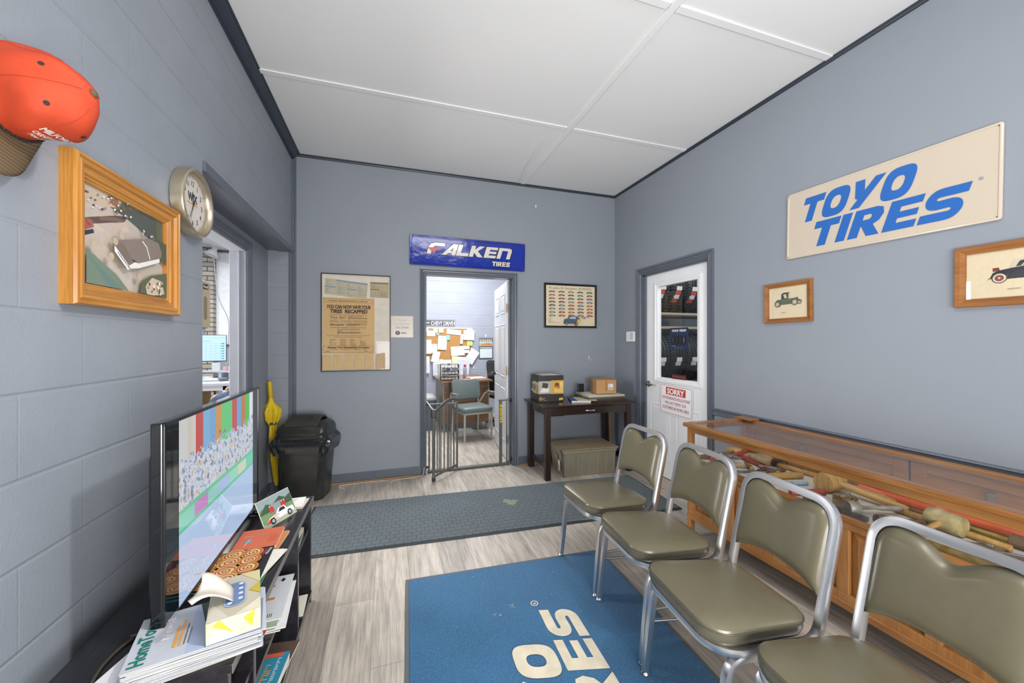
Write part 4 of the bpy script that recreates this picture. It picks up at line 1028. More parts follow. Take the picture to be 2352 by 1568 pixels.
for k in range(N):
    top = k == N - 1
    dx, dy, aa = rr.uniform(-.006, .006), rr.uniform(-.005, .006), 14 + rr.uniform(-2.2, 2.2)
    if top: dx = dy = 0; aa = 14
    def cov(a, w_, h_, top=top, k=k):
        townc(a, h_, w_) if False else None
        a.rect(-w_ / 2, -h_ / 2, w_ / 2, h_ / 2, 'c6cad4')
        if not top: a.scrib(-w_ * .4, -h_ * .4, w_ * .4, h_ * .4, 6, '8a8f9a', .3, k); return
        a.rect(-w_ * .08, -h_ / 2, w_ / 2, h_ / 2, 'b3bfda')
        a.pg([(-w_ * .05, h_ * .5), (w_ * .02, h_ * .05), (w_ * .10, -h_ * .05), (w_ * .18, h_ * .1), (w_ * .2, h_ * .5)], '3c4a32')
        a.pg([(w_ * .0, h_ * .4), (w_ * .04, h_ * .0), (w_ * .12, h_ * .15)], '5f6d4e')
        a.pg([(w_ * .06, -h_ * .5), (w_ * .06, -h_ * .12), (w_ * .16, h_ * .05), (w_ * .3, h_ * .2), (w_ * .5, h_ * .2), (w_ * .5, -h_ * .5)], '7f8bb0')
        a.text('HomeTown', -w_ * .36, -h_ * .44, .030, '1f7a6c', w=h_ * .84, bold=.03, rot=90, al='l')
        a.text('NewsE', -w_ * .235, -h_ * .1, .016, 'f4f0f4', w=h_ * .45, bold=.02, rot=90, al='l')
        a.rects([(-w_ * .19, -h_ * .3, -w_ * .165, h_ * .1), (-w_ * .15, -h_ * .3, -w_ * .13, h_ * .2)], 'e8a85a')
        a.rects([(-w_ * .11, -h_ * .3, -w_ * .1, h_ * .1), (-w_ * .08, -h_ * .3, -w_ * .07, h_ * .0)], '6a6f80')
    magazine('white town magazine, %s in the pile under the tissue box' % ords[k] if not top else 'top town magazine with green title beneath the tissue box', (MC[0] + dx, MC[1] + dy, KT + .0034 * k), .272, .205, .003, aa, cov, GR)
KM = KT + .0034 * N + .0006
magazine('loose white sheets sticking out left of the town magazines', (-.595, 1.21, KT), .10, .21, .0015, -14, plaincover('e9e9ee', 'c0a050'), name='leaflet')
tb = thing('tissue_box', 'flat tissue box with yellow and cream triangles and a tissue pulled out', 'tissue box', (-.402, 1.248, KM), R(16))
q = MB(); q.box(-.057, .057, -.10, .10, 0, .054); q.build('carton', mat('cream_carton', 'c9c1aa', .5, var=.02), tb)
a = Art('W', .1003)
for pts, c in (([(-.057, 0), (-.02, .054), (.01, 0)], 'd4cebc'), ([(-.03, .054), (.0, .012), (-.045, .042)], 'c9b840'), ([(.01, 0), (.04, .054), (.057, .01)], 'cfc6a8'), ([(.02, .04), (.045, .054), (.038, .012)], 'd0b92e'), ([(-.057, .03), (-.045, .054), (-.057, .054)], 'd8cc90')): a.pg(pts, c)
a.build('pattern', None, tb)
a = Art('W', .0573, ); a.M = Matrix.Rotation(PI / 2, 4, 'Z')
for pts, c in (([(-.1, 0), (-.06, .054), (-.03, 0)], 'd4cebc'), ([(-.03, .0), (.0, .054), (.03, .02)], 'd0b92e'), ([(.04, 0), (.06, .054), (.1, .03)], 'cfc6a8')): a.pg(pts, c)
a.build('pattern', None, tb)
a = Art('T', .0543)
for pts, c in (([(-.057, -.1), (-.01, -.1), (-.05, -.02)], 'd6d1c0'), ([(.0, -.1), (.057, -.05), (.057, -.1)], 'e6dfc6'), ([(.01, .1), (.057, .1), (.057, .03)], 'd9cf9a'), ([(-.057, .1), (-.057, .02), (-.02, .1)], 'e9e0c0'), ([(.03, .0), (.057, .03), (.057, -.03)], 'c8b23a')): a.pg(pts, c)
a.pg(rrect(.05, .12, .02, 5), 'a8b6cf'); a.pg(rrect(.042, .112, .018, 5), '6f83ad')
for k in range(8): a.disc(-.012 + .024 * (k % 2), -.042 + .012 * k, .006, 'dde4f0', 8)
a.build('top_print', None, tb)
q = MB(); n = 9; vs = []; fs = []
for i in range(n):
    for j in range(n):
        u = i / (n - 1); v = j / (n - 1)
        x = -.004 - .080 * v - .012 * math.sin(7 * u) * v; y = (-.035 + .07 * u) * (1 - v) + (-.095 + .135 * u) * v
        z = .055 + .050 * math.sin(PI * .62 * v) + .022 * u * v + .010 * math.sin(9 * u + 1) * v
        vs.append((x, y, z))
for i in range(n - 1):
    for j in range(n - 1): a_ = i * n + j; fs.append((a_, a_ + 1, a_ + n + 1, a_ + n))
q.add(vs, fs); ts = q.build('tissue', mat('tissue_paper', 'dcd4c6', .9), tb, smooth=True, ang=3)
sd = ts.modifiers.new('s', 'SOLIDIFY'); sd.thickness = .0008
# shelf magazines
MG = 'magazines on the console shelves'
SH = .312
for k, (lb, x, y, z, w_, h_, a_, c, th) in enumerate([
    ('magazine with dark spine lowest on the middle console shelf', -.50, 1.70, SH, .26, .30, 2, '4a4a50', .006),
    ('white magazine above the dark one on the middle shelf', -.49, 1.69, SH + .007, .26, .29, 5, 'e4e4e4', .006),
    ('red covered magazine in the middle console shelf', -.51, 1.66, SH + .014, .22, .27, -3, 'b03a34', .006),
    ('green and white magazine in the middle console shelf', -.50, 1.68, SH + .021, .23, .28, 4, '9ab09a', .006),
    ]): magazine(lb, (x, y, z), w_, h_, th, a_, plaincover(c, 'f0f0f0'), MG)
def jacket(a, w_, h_):
    a.rect(-w_ / 2, -h_ / 2, w_ / 2, h_ / 2, 'd6d8dc'); a.pg([(-w_ * .3, -h_ * .35), (w_ * .1, -h_ * .3), (w_ * .15, h_ * .1), (-w_ * .05, h_ * .3), (-w_ * .3, h_ * .1)], 'b8863a'); a.pg([(-w_ * .1, h_ * .1), (w_ * .1, h_ * .1), (w_ * .0, h_ * .3)], '2c3440')
    a.rect(-w_ * .45, h_ * .1, -w_ * .25, h_ * .35, '7ab0d0'); a.scrib(w_ * .12, -h_ * .1, w_ * .42, h_ * .3, 4, 'e0703a', .5); a.rects([(w_ * .32, h_ * .34, w_ * .36, h_ * .42), (w_ * .3, h_ * .37, w_ * .38, h_ * .39)], '222222')
    a.rect(w_ * .1, -h_ * .46, w_ * .35, -h_ * .36, 'f4f4f4'); a.rects([(w_ * .12 + k * .006, -h_ * .45, w_ * .12 + k * .006 + .003, -h_ * .37) for k in range(9)], '222222')
magazine('grey magazine with a tan jacket on its cover, top of middle shelf', (-.488, 1.715, SH + .028), .225, .285, .005, 3, jacket, MG)
def teal(a, w_, h_):
    a.rect(-w_ / 2, -h_ / 2, w_ / 2, h_ / 2, '2a86a3'); a.rect(-w_ * .4, h_ * .05, w_ * .1, h_ * .4, 'b9bcc0'); a.disc(-w_ * .15, h_ * .2, .02, '3a3a3e'); a.disc(-w_ * .05, -h_ * .05, .014, 'd8563a')
    a.rect(w_ * .05, h_ * .42, w_ * .4, h_ * .49, 'd8563a'); a.scrib(w_ * .18, -h_ * .45, w_ * .3, h_ * .3, 22, 'e8a040', .5); a.scrib(w_ * .34, -h_ * .45, w_ * .4, h_ * .4, 30, 'e4f0f4', .4); a.disc(-w_ * .3, -h_ * .25, .02, 'c8d4dc')
magazine('brown covered magazine flat on the bottom console shelf', (-.47, 1.72, .0625), .19, .26, .01, -8, plaincover('5a463a', 'd8563a'), MG)
magazine('white magazine under the teal one on the bottom shelf', (-.487, 1.60, .074), .21, .28, .022, -4, plaincover('dcd8cc', 'a05a3a'), MG)
magazine('teal magazine with a camera on its cover on the bottom shelf', (-.487, 1.61, .0975), .21, .275, .006, -4, teal, MG)
magazine('small green book on the far upper console shelf', (-.45, 2.06, .391), .11, .17, .016, 3, plaincover('3f5a3c', 'd0c8a0'), MG, 'book')
magazine('cream book above the green book on the far console shelf', (-.455, 2.06, .4085), .11, .16, .012, -2, plaincover('d8ceb0', '8a7a50'), MG, 'book')
magazine('thin white booklet on the far bottom console shelf', (-.44, 2.08, .0625), .12, .16, .006, 3, plaincover('e0dccc'), MG, 'booklet')
# ================================================================ WALL HANGINGS
def frame4(q, x0, x1, z0, z1, prof, m=None):
    """mitred picture frame; prof = (inset, height towards the viewer)"""
    L = []
    for cx, cz, dx, dz in ((x0, z0, 1, 1), (x1, z0, -1, 1), (x1, z1, -1, -1), (x0, z1, 1, -1)):
        L.append([(cx + dx * a, -h, cz + dz * a) for a, h in prof])
    L.append(L[0]); q.stack(L, m, cap=(False, False))
# --- oak framed aerial photograph on the left wall
PF = thing('framed_aerial_photo', 'oak framed aerial photograph of a long roofed building on the block wall', 'picture', (-.83, 1.607, 1.656), LW)
W_, H_ = .272, .209
for nm, rect, mm in (('frame', None, m_oak),):
    q = MB(); frame4(q, -W_, W_, -H_, H_, [(0, 0), (0, .030), (.004, .037), (.010, .038), (.014, .033), (.020, .037), (.028, .036), (.034, .028), (.048, .026), (.052, .020), (.056, .021), (.060, .016), (.064, .016), (.066, .010), (.066, .004)])
    # grain follows each side: split in rails and stiles
    fr = q.build('frame', m_oak, PF, smooth=True, ang=.35)
fr.data.materials.append(m_oakx)
for p in fr.data.polygons:
    cx, cz = p.center.x / W_, p.center.z / H_
    p.material_index = 1 if abs(cz) * H_ - H_ > abs(cx) * W_ - W_ else 0
a = Art('W', .006); x1, z1 = .206, .143
a.rect(-x1, -z1, x1, z1, 'cdbfae')
a.pg([(-x1, z1), (x1, z1), (x1, .03), (.12, .06), (.04, .085), (-.02, .10), (-.1, .11), (-x1, .12)], '5c6248')
a.pg([(-x1, z1), (-.03, z1), (-.05, .118), (-.12, .10), (-x1, .085)], 'cbb9a0'); a.pg([(-.09, z1), (-.05, z1), (-.04, .115), (-.08, .12)], '9a6a42')
a.pg([(-x1, .04), (-.06, .09), (.0, .105), (-.02, .08), (-.08, .062), (-x1, .02)], '6b5140')
a.pg([(-x1, .03), (-.17, .045), (-.155, .028), (-x1, .002)], 'a3463c'); a.pg([(-x1, .002), (-.16, .02), (-.155, .01), (-x1, -.012)], '3c3c40')
rr = random.Random(5)
for k in range(34):
    x = -.2 + .006 * k + rr.uniform(-.003, .003); y = .07 + .05 * rr.random() + .0009 * k; a.rect(x, y, x + .009, y + .005, ['e8e6e0', '3a3f4a', 'a34238', 'dcdcd8', '7d858f'][k % 5], 20)
for k in range(16):
    x = .05 + rr.uniform(0, .09); y = .045 + rr.uniform(-.02, .035) - (x - .05) * .2; a.rect(x, y, x + .01, y + .006, ['d6d6d2', '494c50', 'b8b0a0'][k % 3], -25)
a.pg([(.15, .0), (x1, -.02), (x1, .06), (.12, .07), (.13, .03)], '4d5640'); a.pg([(.11, .015), (.15, .0), (.165, .015), (.13, .03)], '8b3f3a')
a.pg([(-x1, -z1), (-x1, -.045), (-.15, -.07), (-.08, -.10), (-.02, -z1)], '6e7d6c'); a.pg([(-x1, -.06), (-.14, -.095), (-.06, -z1), (-.11, -z1)], '5f7a74')
a.pg([(.04, -z1), (.05, -.10), (.10, -.075), (x1, -.05), (x1, -z1)], '56604a'); a.pg([(.07, -.115), (.11, -.08), (.17, -.085), (.19, -.13), (.12, -z1), (.08, -z1)], 'c6b49c')
for k in range(22): a.disc(rr.uniform(.07, .17), rr.uniform(-.135, -.085), rr.uniform(.003, .007), ['e8e2d6', '4c5442', 'b59a80'][k % 3], 7)
a.pg([(-.10, -.012), (-.09, .006), (.085, .055), (.14, .052), (.16, .02), (.155, .0), (.02, -.045), (-.055, -.025)], '80736b')
a.pg([(-.10, -.012), (-.085, -.004), (-.03, -.062), (-.035, -.078), (-.1, -.03)], 'e9e7e3'); a.pg([(-.035, -.078), (-.03, -.062), (.0, -.045), (.02, -.045), (.145, -.004), (.145, -.018), (.02, -.062), (-.02, -.07)], 'dedbd6')
a.pg([(-.10, -.012), (-.09, .006), (-.055, .0), (-.005, -.047), (-.03, -.062)], '74675f')
a.stroke([(.04, .035), (.065, .02), (.085, -.02)], .005, 'e0ddd8', False)
for k in range(9): a.rect(-.085 + .0065 * k, -.035 - .0048 * k, -.082 + .0065 * k, -.028 - .0048 * k, '4a4a4c')
for x, y in ((-.07, .025), (-.1, .0), (-.19, -.03), (.02, -.09), (-.12, -.05)): a.disc(x, y, .012, 'b7a48d', 9)
a.build('photo_print', None, PF)
q = MB(); q.box(-x1 - .002, x1 + .002, -.012, -.0105, -z1 - .002, z1 + .002); q.build('glass', m_glass, PF)
q = MB(); q.box(-W_ + .008, W_ - .008, -.006, 0, -H_ + .008, H_ - .008); q.build('backing_board', mat('kraft_board', '8a7354', .9), PF)
# --- wall clock
CK = thing('wall_clock', 'round brushed metal wall clock with cream dial and black numerals', 'clock', (-.83, 2.012, 1.946), LW)
TY = Matrix.Rotation(PI / 2, 4, 'X')
q = MB(); q.lathe([(.140, 0), (.145, .004), (.145, .040), (.143, .046), (.137, .050), (.130, .048), (.122, .040), (.118, .030), (.118, .020)], 64, T=TY, cap=(True, False))
q.build('case', mat('warm_brushed_metal', 'c0b49c', .3, .85, var=.06, vs=60), CK, smooth=True, ang=.5)
q = MB(); q.lathe([(.119, .0), (.119, .022)], 64, T=TY); q.build('dial_plate', mat('cream_dial', 'ded5cb', .5), CK)
a = Art('W', .0223)
for k in range(60):
    t = R(k * 6); r0 = .103 if k % 5 == 0 else .108; c, d = math.sin(t), math.cos(t)
    a.stroke([(c * r0, d * r0), (c * .113, d * .113)], .0025 if k % 5 == 0 else .001, '2a2a2c', False)
a.k = 1
for k in range(1, 13):
    t = R(k * 30); a.k = 2; a.text(str(k), .084 * math.sin(t), .084 * math.cos(t) - .0105, .022, '26262a', bold=.012)
a.text('WIX', 0, .008, .034, '333338', w=.085, bold=.05); a.rect(-.045, -.006, .045, -.0005, 'e3a24a'); a.text('F I L T E R S', 0, -.022, .008, 'b9aea4', w=.075)
a.build('dial_print', None, CK)
def hand(nm, deg, L, wd, y, m, tail=.012):
    q = MB(); q.M = Matrix.Rotation(R(deg), 4, 'Y'); q.prism([(-wd, -tail), (wd, -tail), (wd * .6, L), (-wd * .6, L)], y, y + .0006, T=TY); return q.build(nm, m, CK)
hand('hour_hand', -8, .05, .0028, .026, m_black); hand('minute_hand', 205, .075, .002, .027, m_black); hand('second_hand', 200, .085, .0007, .028, m_black)
q = MB(); q.lathe([(.005, .025), (.005, .030)], 12, T=TY); q.build('hub', m_black, CK)
q = MB(); q.lathe([(.1185, .034), (.09, .0365), (.04, .038), (.001, .0383)], 48, T=TY, cap=(False, False)); q.build('lens', m_glass, CK, smooth=True)
# --- orange cap hanging with its crown towards the room and its visor down
cp = thing('baseball_cap', 'orange baseball cap with brown corduroy visor hanging on the block wall', 'cap', (-.80, 1.158, 1.90), 0, rot=(R(-23), 0, 0))
cp.scale = (1.05, 1.05, 1.05)
# local: x = front (visor), z = crown, y = side -> world: x -> -Z, z -> +X, y -> +Y
MC_ = Matrix(((0, 0, 1, 0), (0, 1, 0, 0), (-1, 0, 0, 0), (0, 0, 0, 1)))
TILT = Matrix.Rotation(R(-10), 4, 'Y') @ Matrix.Rotation(R(10), 4, 'X')
def crown(th, s):
    """th: 0 = front; s: 0 rim .. 1 top"""
    a0, b0, Hh = .098, .082, .150
    f = max(0, math.cos(th)) ** 1.3
    rr_ = max(0.0, 1 - s ** (2.6 + 1.6 * f)) ** (.62 - .17 * f)
    h = Hh * (s ** .92) * (1 + .0 * f)
    lift = .012 * f * math.sin(PI * min(1, s * 1.05)) ** 2
    dent = .0035 * math.sin(3 * th + 1) * math.sin(9 * s) - .010 * max(0, math.cos(th - 2.4)) * math.sin(PI * s) + .004 * math.sin(5 * th + 7 * s) * math.sin(PI * s)
    r_ = rr_ + (dent + lift) / .09 * (1 if s < .98 else 0)
    skew = .020 * s ** 1.5
    return Vector((a0 * r_ * math.cos(th) + skew, b0 * r_ * math.sin(th), h - .012 * (1 - s) * math.cos(th) * .6))
q = MB(); q.M = MC_ @ TILT
NS = 26; q.stack([[crown(2 * PI * i / 60, k / NS) for i in range(60)] for k in range(NS + 1)], cap=(False, True))
cr = q.build('crown', m_ora, cp, smooth=True, ang=2)
sd = cr.modifiers.new('s', 'SOLIDIFY'); sd.thickness = .002; sd.offset = -1
m_seam = mat('orange_seam', 'a8361f', .8)
for k in range(3):
    q = MB(); q.M = MC_ @ TILT
    for th in (k * PI / 3, k * PI / 3 + PI):
        q.tube([crown(th, s / 24) * 1.004 for s in range(0, 24)], .0007, 5)
    q.build('seam', m_seam, cr, smooth=True)
q = MB(); q.M = MC_ @ TILT; q.lathe([(.0001, .006), (.005, .0055), (.008, .003), (.009, 0)], 16, T=Matrix.Translation(crown(0, 1) + Vector((0, 0, -.0005))), cap=(True, True)); q.build('button', mat('brown_cloth', '5e4c38', .8), cp, smooth=True)
for th in (1.05 * .5, 1.57, 2.62, -.52, -1.57, -2.62):
    p = crown(th, .68); n_ = (crown(th + .02, .68) - crown(th - .02, .68)).cross(crown(th, .7) - crown(th, .66)).normalized()
    q = MB(); q.M = MC_ @ TILT; T = Matrix.Translation(p + n_ * .0004) @ n_.to_track_quat('Z', 'Y').to_matrix().to_4x4()
    q.lathe([(.0045, -.001), (.0048, .0008), (.003, .0014), (.0012, .0004)], 12, T=T); q.build('eyelet', mat('dark_thread', '2c2622', .8), cp, smooth=True)
# visor
q = MB(); q.M = MC_ @ TILT; NV = 24; rows = []
for j in range(9):
    s = j / 8; row = []
    for i in range(NV + 1):
        th = R(-68 + 136 * i / NV); p = crown(th, 0)
        out = .105 * math.cos(th * .98) ** .55 * s
        x = p.x + out; y = p.y * (1 + .10 * s)
        z = p.z - 3.4 * (y * y) * s * .9 - .010 * s + .004
        row.append((x, y, z))
    rows.append(row)
vs = [p for r_ in rows for p in r_]; n = NV + 1
q.add(vs, [(j * n + i, j * n + i + 1, (j + 1) * n + i + 1, (j + 1) * n + i) for j in range(8) for i in range(NV)])
def cord_mat():
    m, nt, b = base('brown_corduroy'); v, _ = coords(nt)
    wv = node(nt, 'ShaderNodeTexWave', wave_type='RINGS', rings_direction='SPHERICAL'); wv.inputs['Scale'].default_value = 40; wv.inputs['Distortion'].default_value = .3
    nt.links.new(v, wv.inputs['Vector']); nt.links.new(ramp(nt, wv.outputs['Fac'], [(.2, lin('54442f')), (.8, lin('6b573d'))]), b.inputs['Base Color'])
    b.inputs['Roughness'].default_value = .9; return m
vz = q.build('visor', cord_mat(), cp, smooth=True, ang=2)
sd = vz.modifiers.new('s', 'SOLIDIFY'); sd.thickness = .0035
q = MB(); q.M = MC_ @ TILT
for ph in (0, PI):
    q.tube([crown(R(-72 + 144 * i / 90), .015) + Vector((.0035 * math.cos(R(-72 + 144 * i / 90)), .0035 * math.sin(R(-72 + 144 * i / 90)), 0)) + Vector((.0015 * math.sin(i * .9 + ph), 0, .0022 * math.cos(i * .9 + ph))) for i in range(91)], .0022, 6)
q.build('braid', mat('black_gold_braid', '2a2620', .5, var=.6, vs=200), cp, smooth=True)
# crown lettering wrapped on the front panel (letter tops towards the button)
q = MB(); q.M = MC_ @ TILT
def wraptext(st, u0, s0, h, wd, bold=.03):
    vs, fs, W = txt(st, bold); out = []
    for a_, b_ in vs:
        u = u0 + (a_ / W - .5) * wd; v = s0 + b_ / .729 * h
        th = u / .088; p = crown(th, v); n_ = (crown(th + .02, v) - crown(th - .02, v)).cross(crown(th, v + .02) - crown(th, v - .02)).normalized()
        out.append(p + n_ * .0009)
    q.add(out, fs)
for d_ in (-.0007, 0, .0007): wraptext('MILFORD', .030 + d_, .40 + d_ * 3, .085, .064)
wraptext('CARNESVILLE', .026, .305, .06, .052); wraptext('706-335', .024, .225, .05, .036)
q.build('lettering', mat('white_thread', 'e8ddd6', .7), cp)
# --- slatted white sign on the right wall (large enamelled sign with blue slanted lettering)
ts = thing('enamel_sign', 'large white enamel sign with blue slanted lettering high on the right wall', 'sign', (2.566, 1.408, 2.103), RW, rot=(0, R(.9), RW))
q = MB(); SW, SH_ = .476, .214
def rl(i, y): return [(a_, -y, b_) for a_, b_ in rrect(2 * (SW - i), 2 * (SH_ - i), .012, 4)]
q.stack([rl(0, .002), rl(0, .010), rl(.003, .0115), rl(.010, .0115), rl(.013, .009), rl(.02, .009)], cap=(True, True))
m_en = mat('cream_enamel', 'c6b9a7', .25, var=.01, coat=.15)
q.build('plate', m_en, ts, smooth=True, ang=.5)
a = Art('W', .0092); m_bl = mat('enamel_blue', '2c64b0', .25, var=.01)
a.k = 1; blocks(a, 'TOYO', -.40, .004, .152, .565, m_bl, .30); a.k = 1
blocks(a, 'TIRES', -.335, -.165, .152, .685, m_bl, .30); a.k = 2
a.ring([(.412 + .007 * math.cos(PI * k / 10), -.012 + .007 * math.sin(PI * k / 10)) for k in range(20)], [(.412 + .0055 * math.cos(PI * k / 10), -.012 + .0055 * math.sin(PI * k / 10)) for k in range(20)], m_bl); a.text('R', .412, -.0155, .006, m_bl)
a.build('lettering', None, ts, label='blue slanted lettering')
for x in (-.463, .463):
    for z in (-.2, .2):
        q = MB(); q.lathe([(.004, .0), (.003, .002)], 10, T=Matrix.Translation((x, -.0095, z)) @ TY); q.build('nail', m_steel, ts)
# --- two small walnut frames with vintage car prints
def carprint(a, kind, sc, cx, cy):
    def P(pts, m): a.pg([(cx + sc * x, cy + sc * y) for x, y in pts], m)
    def wh(x, y, r, rim):
        a.disc(cx + sc * x, cy + sc * y, sc * r, '3a3834', 18)
        a.disc(cx + sc * x, cy + sc * y, sc * r * .86, 'd8cdb8' if rim else '8a8170', 18); a.disc(cx + sc * x, cy + sc * y, sc * r * .6, '8a4f3c' if rim else 'b9ad94', 16); a.disc(cx + sc * x, cy + sc * y, sc * r * .18, 'd8cdb8', 8)
    if kind == 0:      # upright roadster with a black hood
        wh(-.62, -.34, .15, 0); wh(.82, -.24, .17, 0)
        P([(-.95, -.3), (-.9, -.12), (-.72, .02), (-.35, .03), (.45, .05), (.72, .08), (.78, -.05), (.95, -.12), (.98, -.2), (.6, -.22), (.4, -.34), (-.4, -.36), (-.6, -.12), (-.8, -.12), (-.9, -.3)], '56614e')
        P([(-.45, .03), (-.42, .42), (-.25, .5), (.15, .48), (.17, .43), (.05, .42), (.05, .1), (.05, .03)], '3c3a36'); P([(-.2, .08), (-.3, .36), (-.1, .4), (-.02, .1)], 'cdbf9f'); P([(.07, .08), (.07, .4), (.12, .4), (.14, .08)], 'b8b09a')
        wh(-.72, -.30, .21, 0); wh(.52, -.24, .22, 0); a.disc(cx + sc * .68, cy + sc * .13, sc * .06, 'c9c2b0', 10)
    else:              # long dark roadster with whitewall tyres
        P([(-1.0, -.28), (-.92, -.2), (-.85, -.02), (-.7, .05), (-.4, .1), (-.3, .12), (.9, .18), (1.1, .12), (1.15, -.1), (1.0, -.25), (.4, -.3), (-.5, -.3), (-.8, -.2)], '2c3038')
        P([(-.85, .02), (-.86, .16), (-.7, .17), (-.66, .04)], '7a4038'); P([(-.45, .1), (-.32, .4), (.1, .44), (.16, .4), (.02, .14)], 'cfc6ae'); P([(-.28, .14), (-.18, .34), (.05, .38), (.1, .16)], '3a3634'); P([(-.16, .16), (-.02, .33), (.05, .34), (.05, .16)], 'c4b89c')
        wh(-.68, -.24, .2, 1); wh(.34, -.05, .17, 1); wh(1.0, -.2, .2, 1)
def carframe(label, y, z, w_, h_, rim, kind, sc, tilt=0, cy=0):
    t = thing('framed_car_print', label, 'picture', (2.566, y, z), RW, 'framed vintage car prints', rot=(0, R(tilt), RW))
    q = MB(); frame4(q, -w_, w_, -h_, h_, [(0, 0), (0, .018), (.002, .020), (rim * .5, .018), (rim - .002, .012), (rim, .012), (rim, .003)])
    f_ = q.build('frame', m_walnut, t)
    a = Art('W', .005); a.rect(-w_ + rim - .002, -h_ + rim - .002, w_ - rim + .002, h_ - rim + .002, 'e0cfae')
    carprint(a, kind, sc, 0, cy); a.scrib(-.25 * w_, -h_ * .52, .25 * w_, -h_ * .47, 1, '9c8a6c', .5)
    a.build('print', None, t)
    q = MB(); q.box(-w_ + rim, w_ - rim, -.0100, -.0088, -h_ + rim, h_ - rim); q.build('glass', m_glass, t)
carframe('small brown framed print of a green vintage roadster with black hood', 1.883, 1.610, .160, .136, .03, 0, .095, -.6, .02)
carframe('larger brown framed print of a dark vintage roadster at the picture edge', .865, 1.642, .215, .139, .036, 1, .115, .3, .01)
# --- keypad beside the white door
kp = thing('alarm_keypad', 'small white alarm keypad beside the white door', 'keypad', (2.566, 3.628, 1.400), RW)
q = MB(); q.prism(rrect(.150, .115, .012), 0, .022, T=TY, top=.95); q.build('body', m_white, kp, bevel=.002)
for i in range(4):
    for j in range(4):
        q = MB(); q.box(.005 + i * .013, .015 + i * .013, -.0235, -.021, .028 - j * .018, .036 - j * .018); q.build('button', mat('grey_key', '9a9ca2', .5), kp)
q = MB(); q.box(-.055, -.052, -.0225, -.02, -.03, .03); q.build('light_strip', mat('grey_key', '9a9ca2', .5), kp)
# --- signs on door_1 (door face at X = 2.60)
def plate(t, w_, h_, col, th=.002, edge=None):
    q = MB(); q.prism(rrect(w_, h_, .008), 0, th, T=TY); q.build('plate', mat('plate_' + col, col, .35, var=.01), t, bevel=.0005)
    return Art('W', th + .0003)
s = thing('safety_sign', 'white SORRY notice with red lettering on the white door', 'sign', (2.5995 - .008, 2.975, .785), RW, rot=(0, R(1.5), RW))
a = plate(s, .43, .29, 'f2f2f4')
a.ring(rrect(.410, .270, .01, 3), rrect(.402, .262, .008, 3), 'b8443f'); a.rect(-.13, .045, .13, .117, 'c33c38'); a.text('SORRY', 0, .055, .052, 'f5f0ee', w=.225, bold=.04)
for k, (tx, ww) in enumerate((('OUR INSURANCE REGULATIONS', .37), ('WILL NOT PERMIT OUR', .28), ('CUSTOMERS IN WORK AREA', .35))): a.text(tx, 0, .0 - k * .047, .030, 'b5483f', w=ww, bold=.006)
a.build('print', None, s)
s = thing('window_poster', 'dark blue tyre dealer poster stuck in the door window', 'poster', (2.61, 2.952, 1.376), RW)
a = plate(s, .245, .20, '22304c', .001)
a.k = 1; blocks(a, 'TOYO', -.095, .062, .021, .088, m_paper, .25); a.k = 1; blocks(a, 'TIRES', .003, .062, .021, .09, m_paper, .25)
for k, x in enumerate((-.075, -.025, .022, .068)): a.pg([(x + px_, py_ - .018) for px_, py_ in rrect(.042, .085, .016, 4)], '15161a'); a.rects([(x - .012 + i * .008, -.052, x - .009 + i * .008, .018) for i in range(4)], '34363c')
a.disc(.07, -.017, .016, '4a4c52', 14, .026); a.disc(-.074, -.017, .012, '3c3e44', 14, .022)
a.scrib(-.09, -.078, .09, -.070, 1, '8f9ab0', .6); a.text('AUTHORIZED DEALER', 0, -.092, .008, '7a88a4', w=.12)
a.build('print', None, s)
s = thing('no_smoking_strip', 'small dark red no smoking strip at the bottom of the door window', 'sign', (2.61, 2.952, 1.012), RW)
a = plate(s, .19, .045, '4a1c1c', .001); a.text('NO SMOKING', 0, -.011, .022, 'a86a5a', w=.165, bold=.03); a.build('print', None, s)
# --- back wall: framed newspaper page
YB = 3.9595
fp = thing('framed_newspaper_ad', 'tall narrow framed yellowed tire recapping advertisement with clippings', 'picture', (-.284, YB, 1.526), 0)
W_, H_ = .309, .461
q = MB(); frame4(q, -W_, W_, -H_, H_, [(0, 0), (0, .022), (.002, .024), (.006, .024), (.007, .014), (.007, .004)]); q.build('frame', mat('thin_black_frame', '2a2620', .35, .3), fp)
q = MB(); q.box(-W_ + .005, W_ - .005, -.006, 0, -H_ + .005, H_ - .005); q.build('backing_board', mat('cream_board', 'ddd3c4', .8), fp)
a = Art('W', .0063)
TANC, TAND, INK = 'd0aa72', 'c2a06c', '3a2e24'
a.rect(-.297, -.295, .160, .235, TANC)
a.pg([(-.275, .417), (.100, .380), (.088, .228), (-.283, .268)], 'b8b096'); a.pg([(-.18, .405), (.095, .377), (.094, .362), (-.18, .390)], '7f93a6'); a.pg([(-.277, .345), (-.188, .338), (-.188, .326), (-.277, .333)], '7f93a6'); a.pg([(-.09, .326), (-.002, .318), (-.002, .306), (-.09, .314)], '7f93a6')
for x0, x1, y0, y1, n in ((-.265, -.195, .35, .4, 4), (-.17, -.1, .26, .375, 12), (-.085, -.01, .335, .37, 4), (-.085, -.01, .245, .30, 6), (.01, .085, .25, .355, 12), (-.27, -.195, .28, .32, 4)): a.scrib(x0, y0, x1, y1, n, '8a8572', .3)
a.rect(.120, .245, .292, .395, 'b5a688'); a.rect(.122, .380, .290, .394, '8a6a38'); a.rect(.122, .320, .208, .330, '8a6a38')
for x in range(8): a.rect(.13 + x * .02, .255, .1325 + x * .02, .31, '8f7f62')
a.scrib(.13, .335, .285, .375, 6, '8f7f62', .3); a.scrib(.215, .25, .285, .318, 8, '8f7f62', .3)
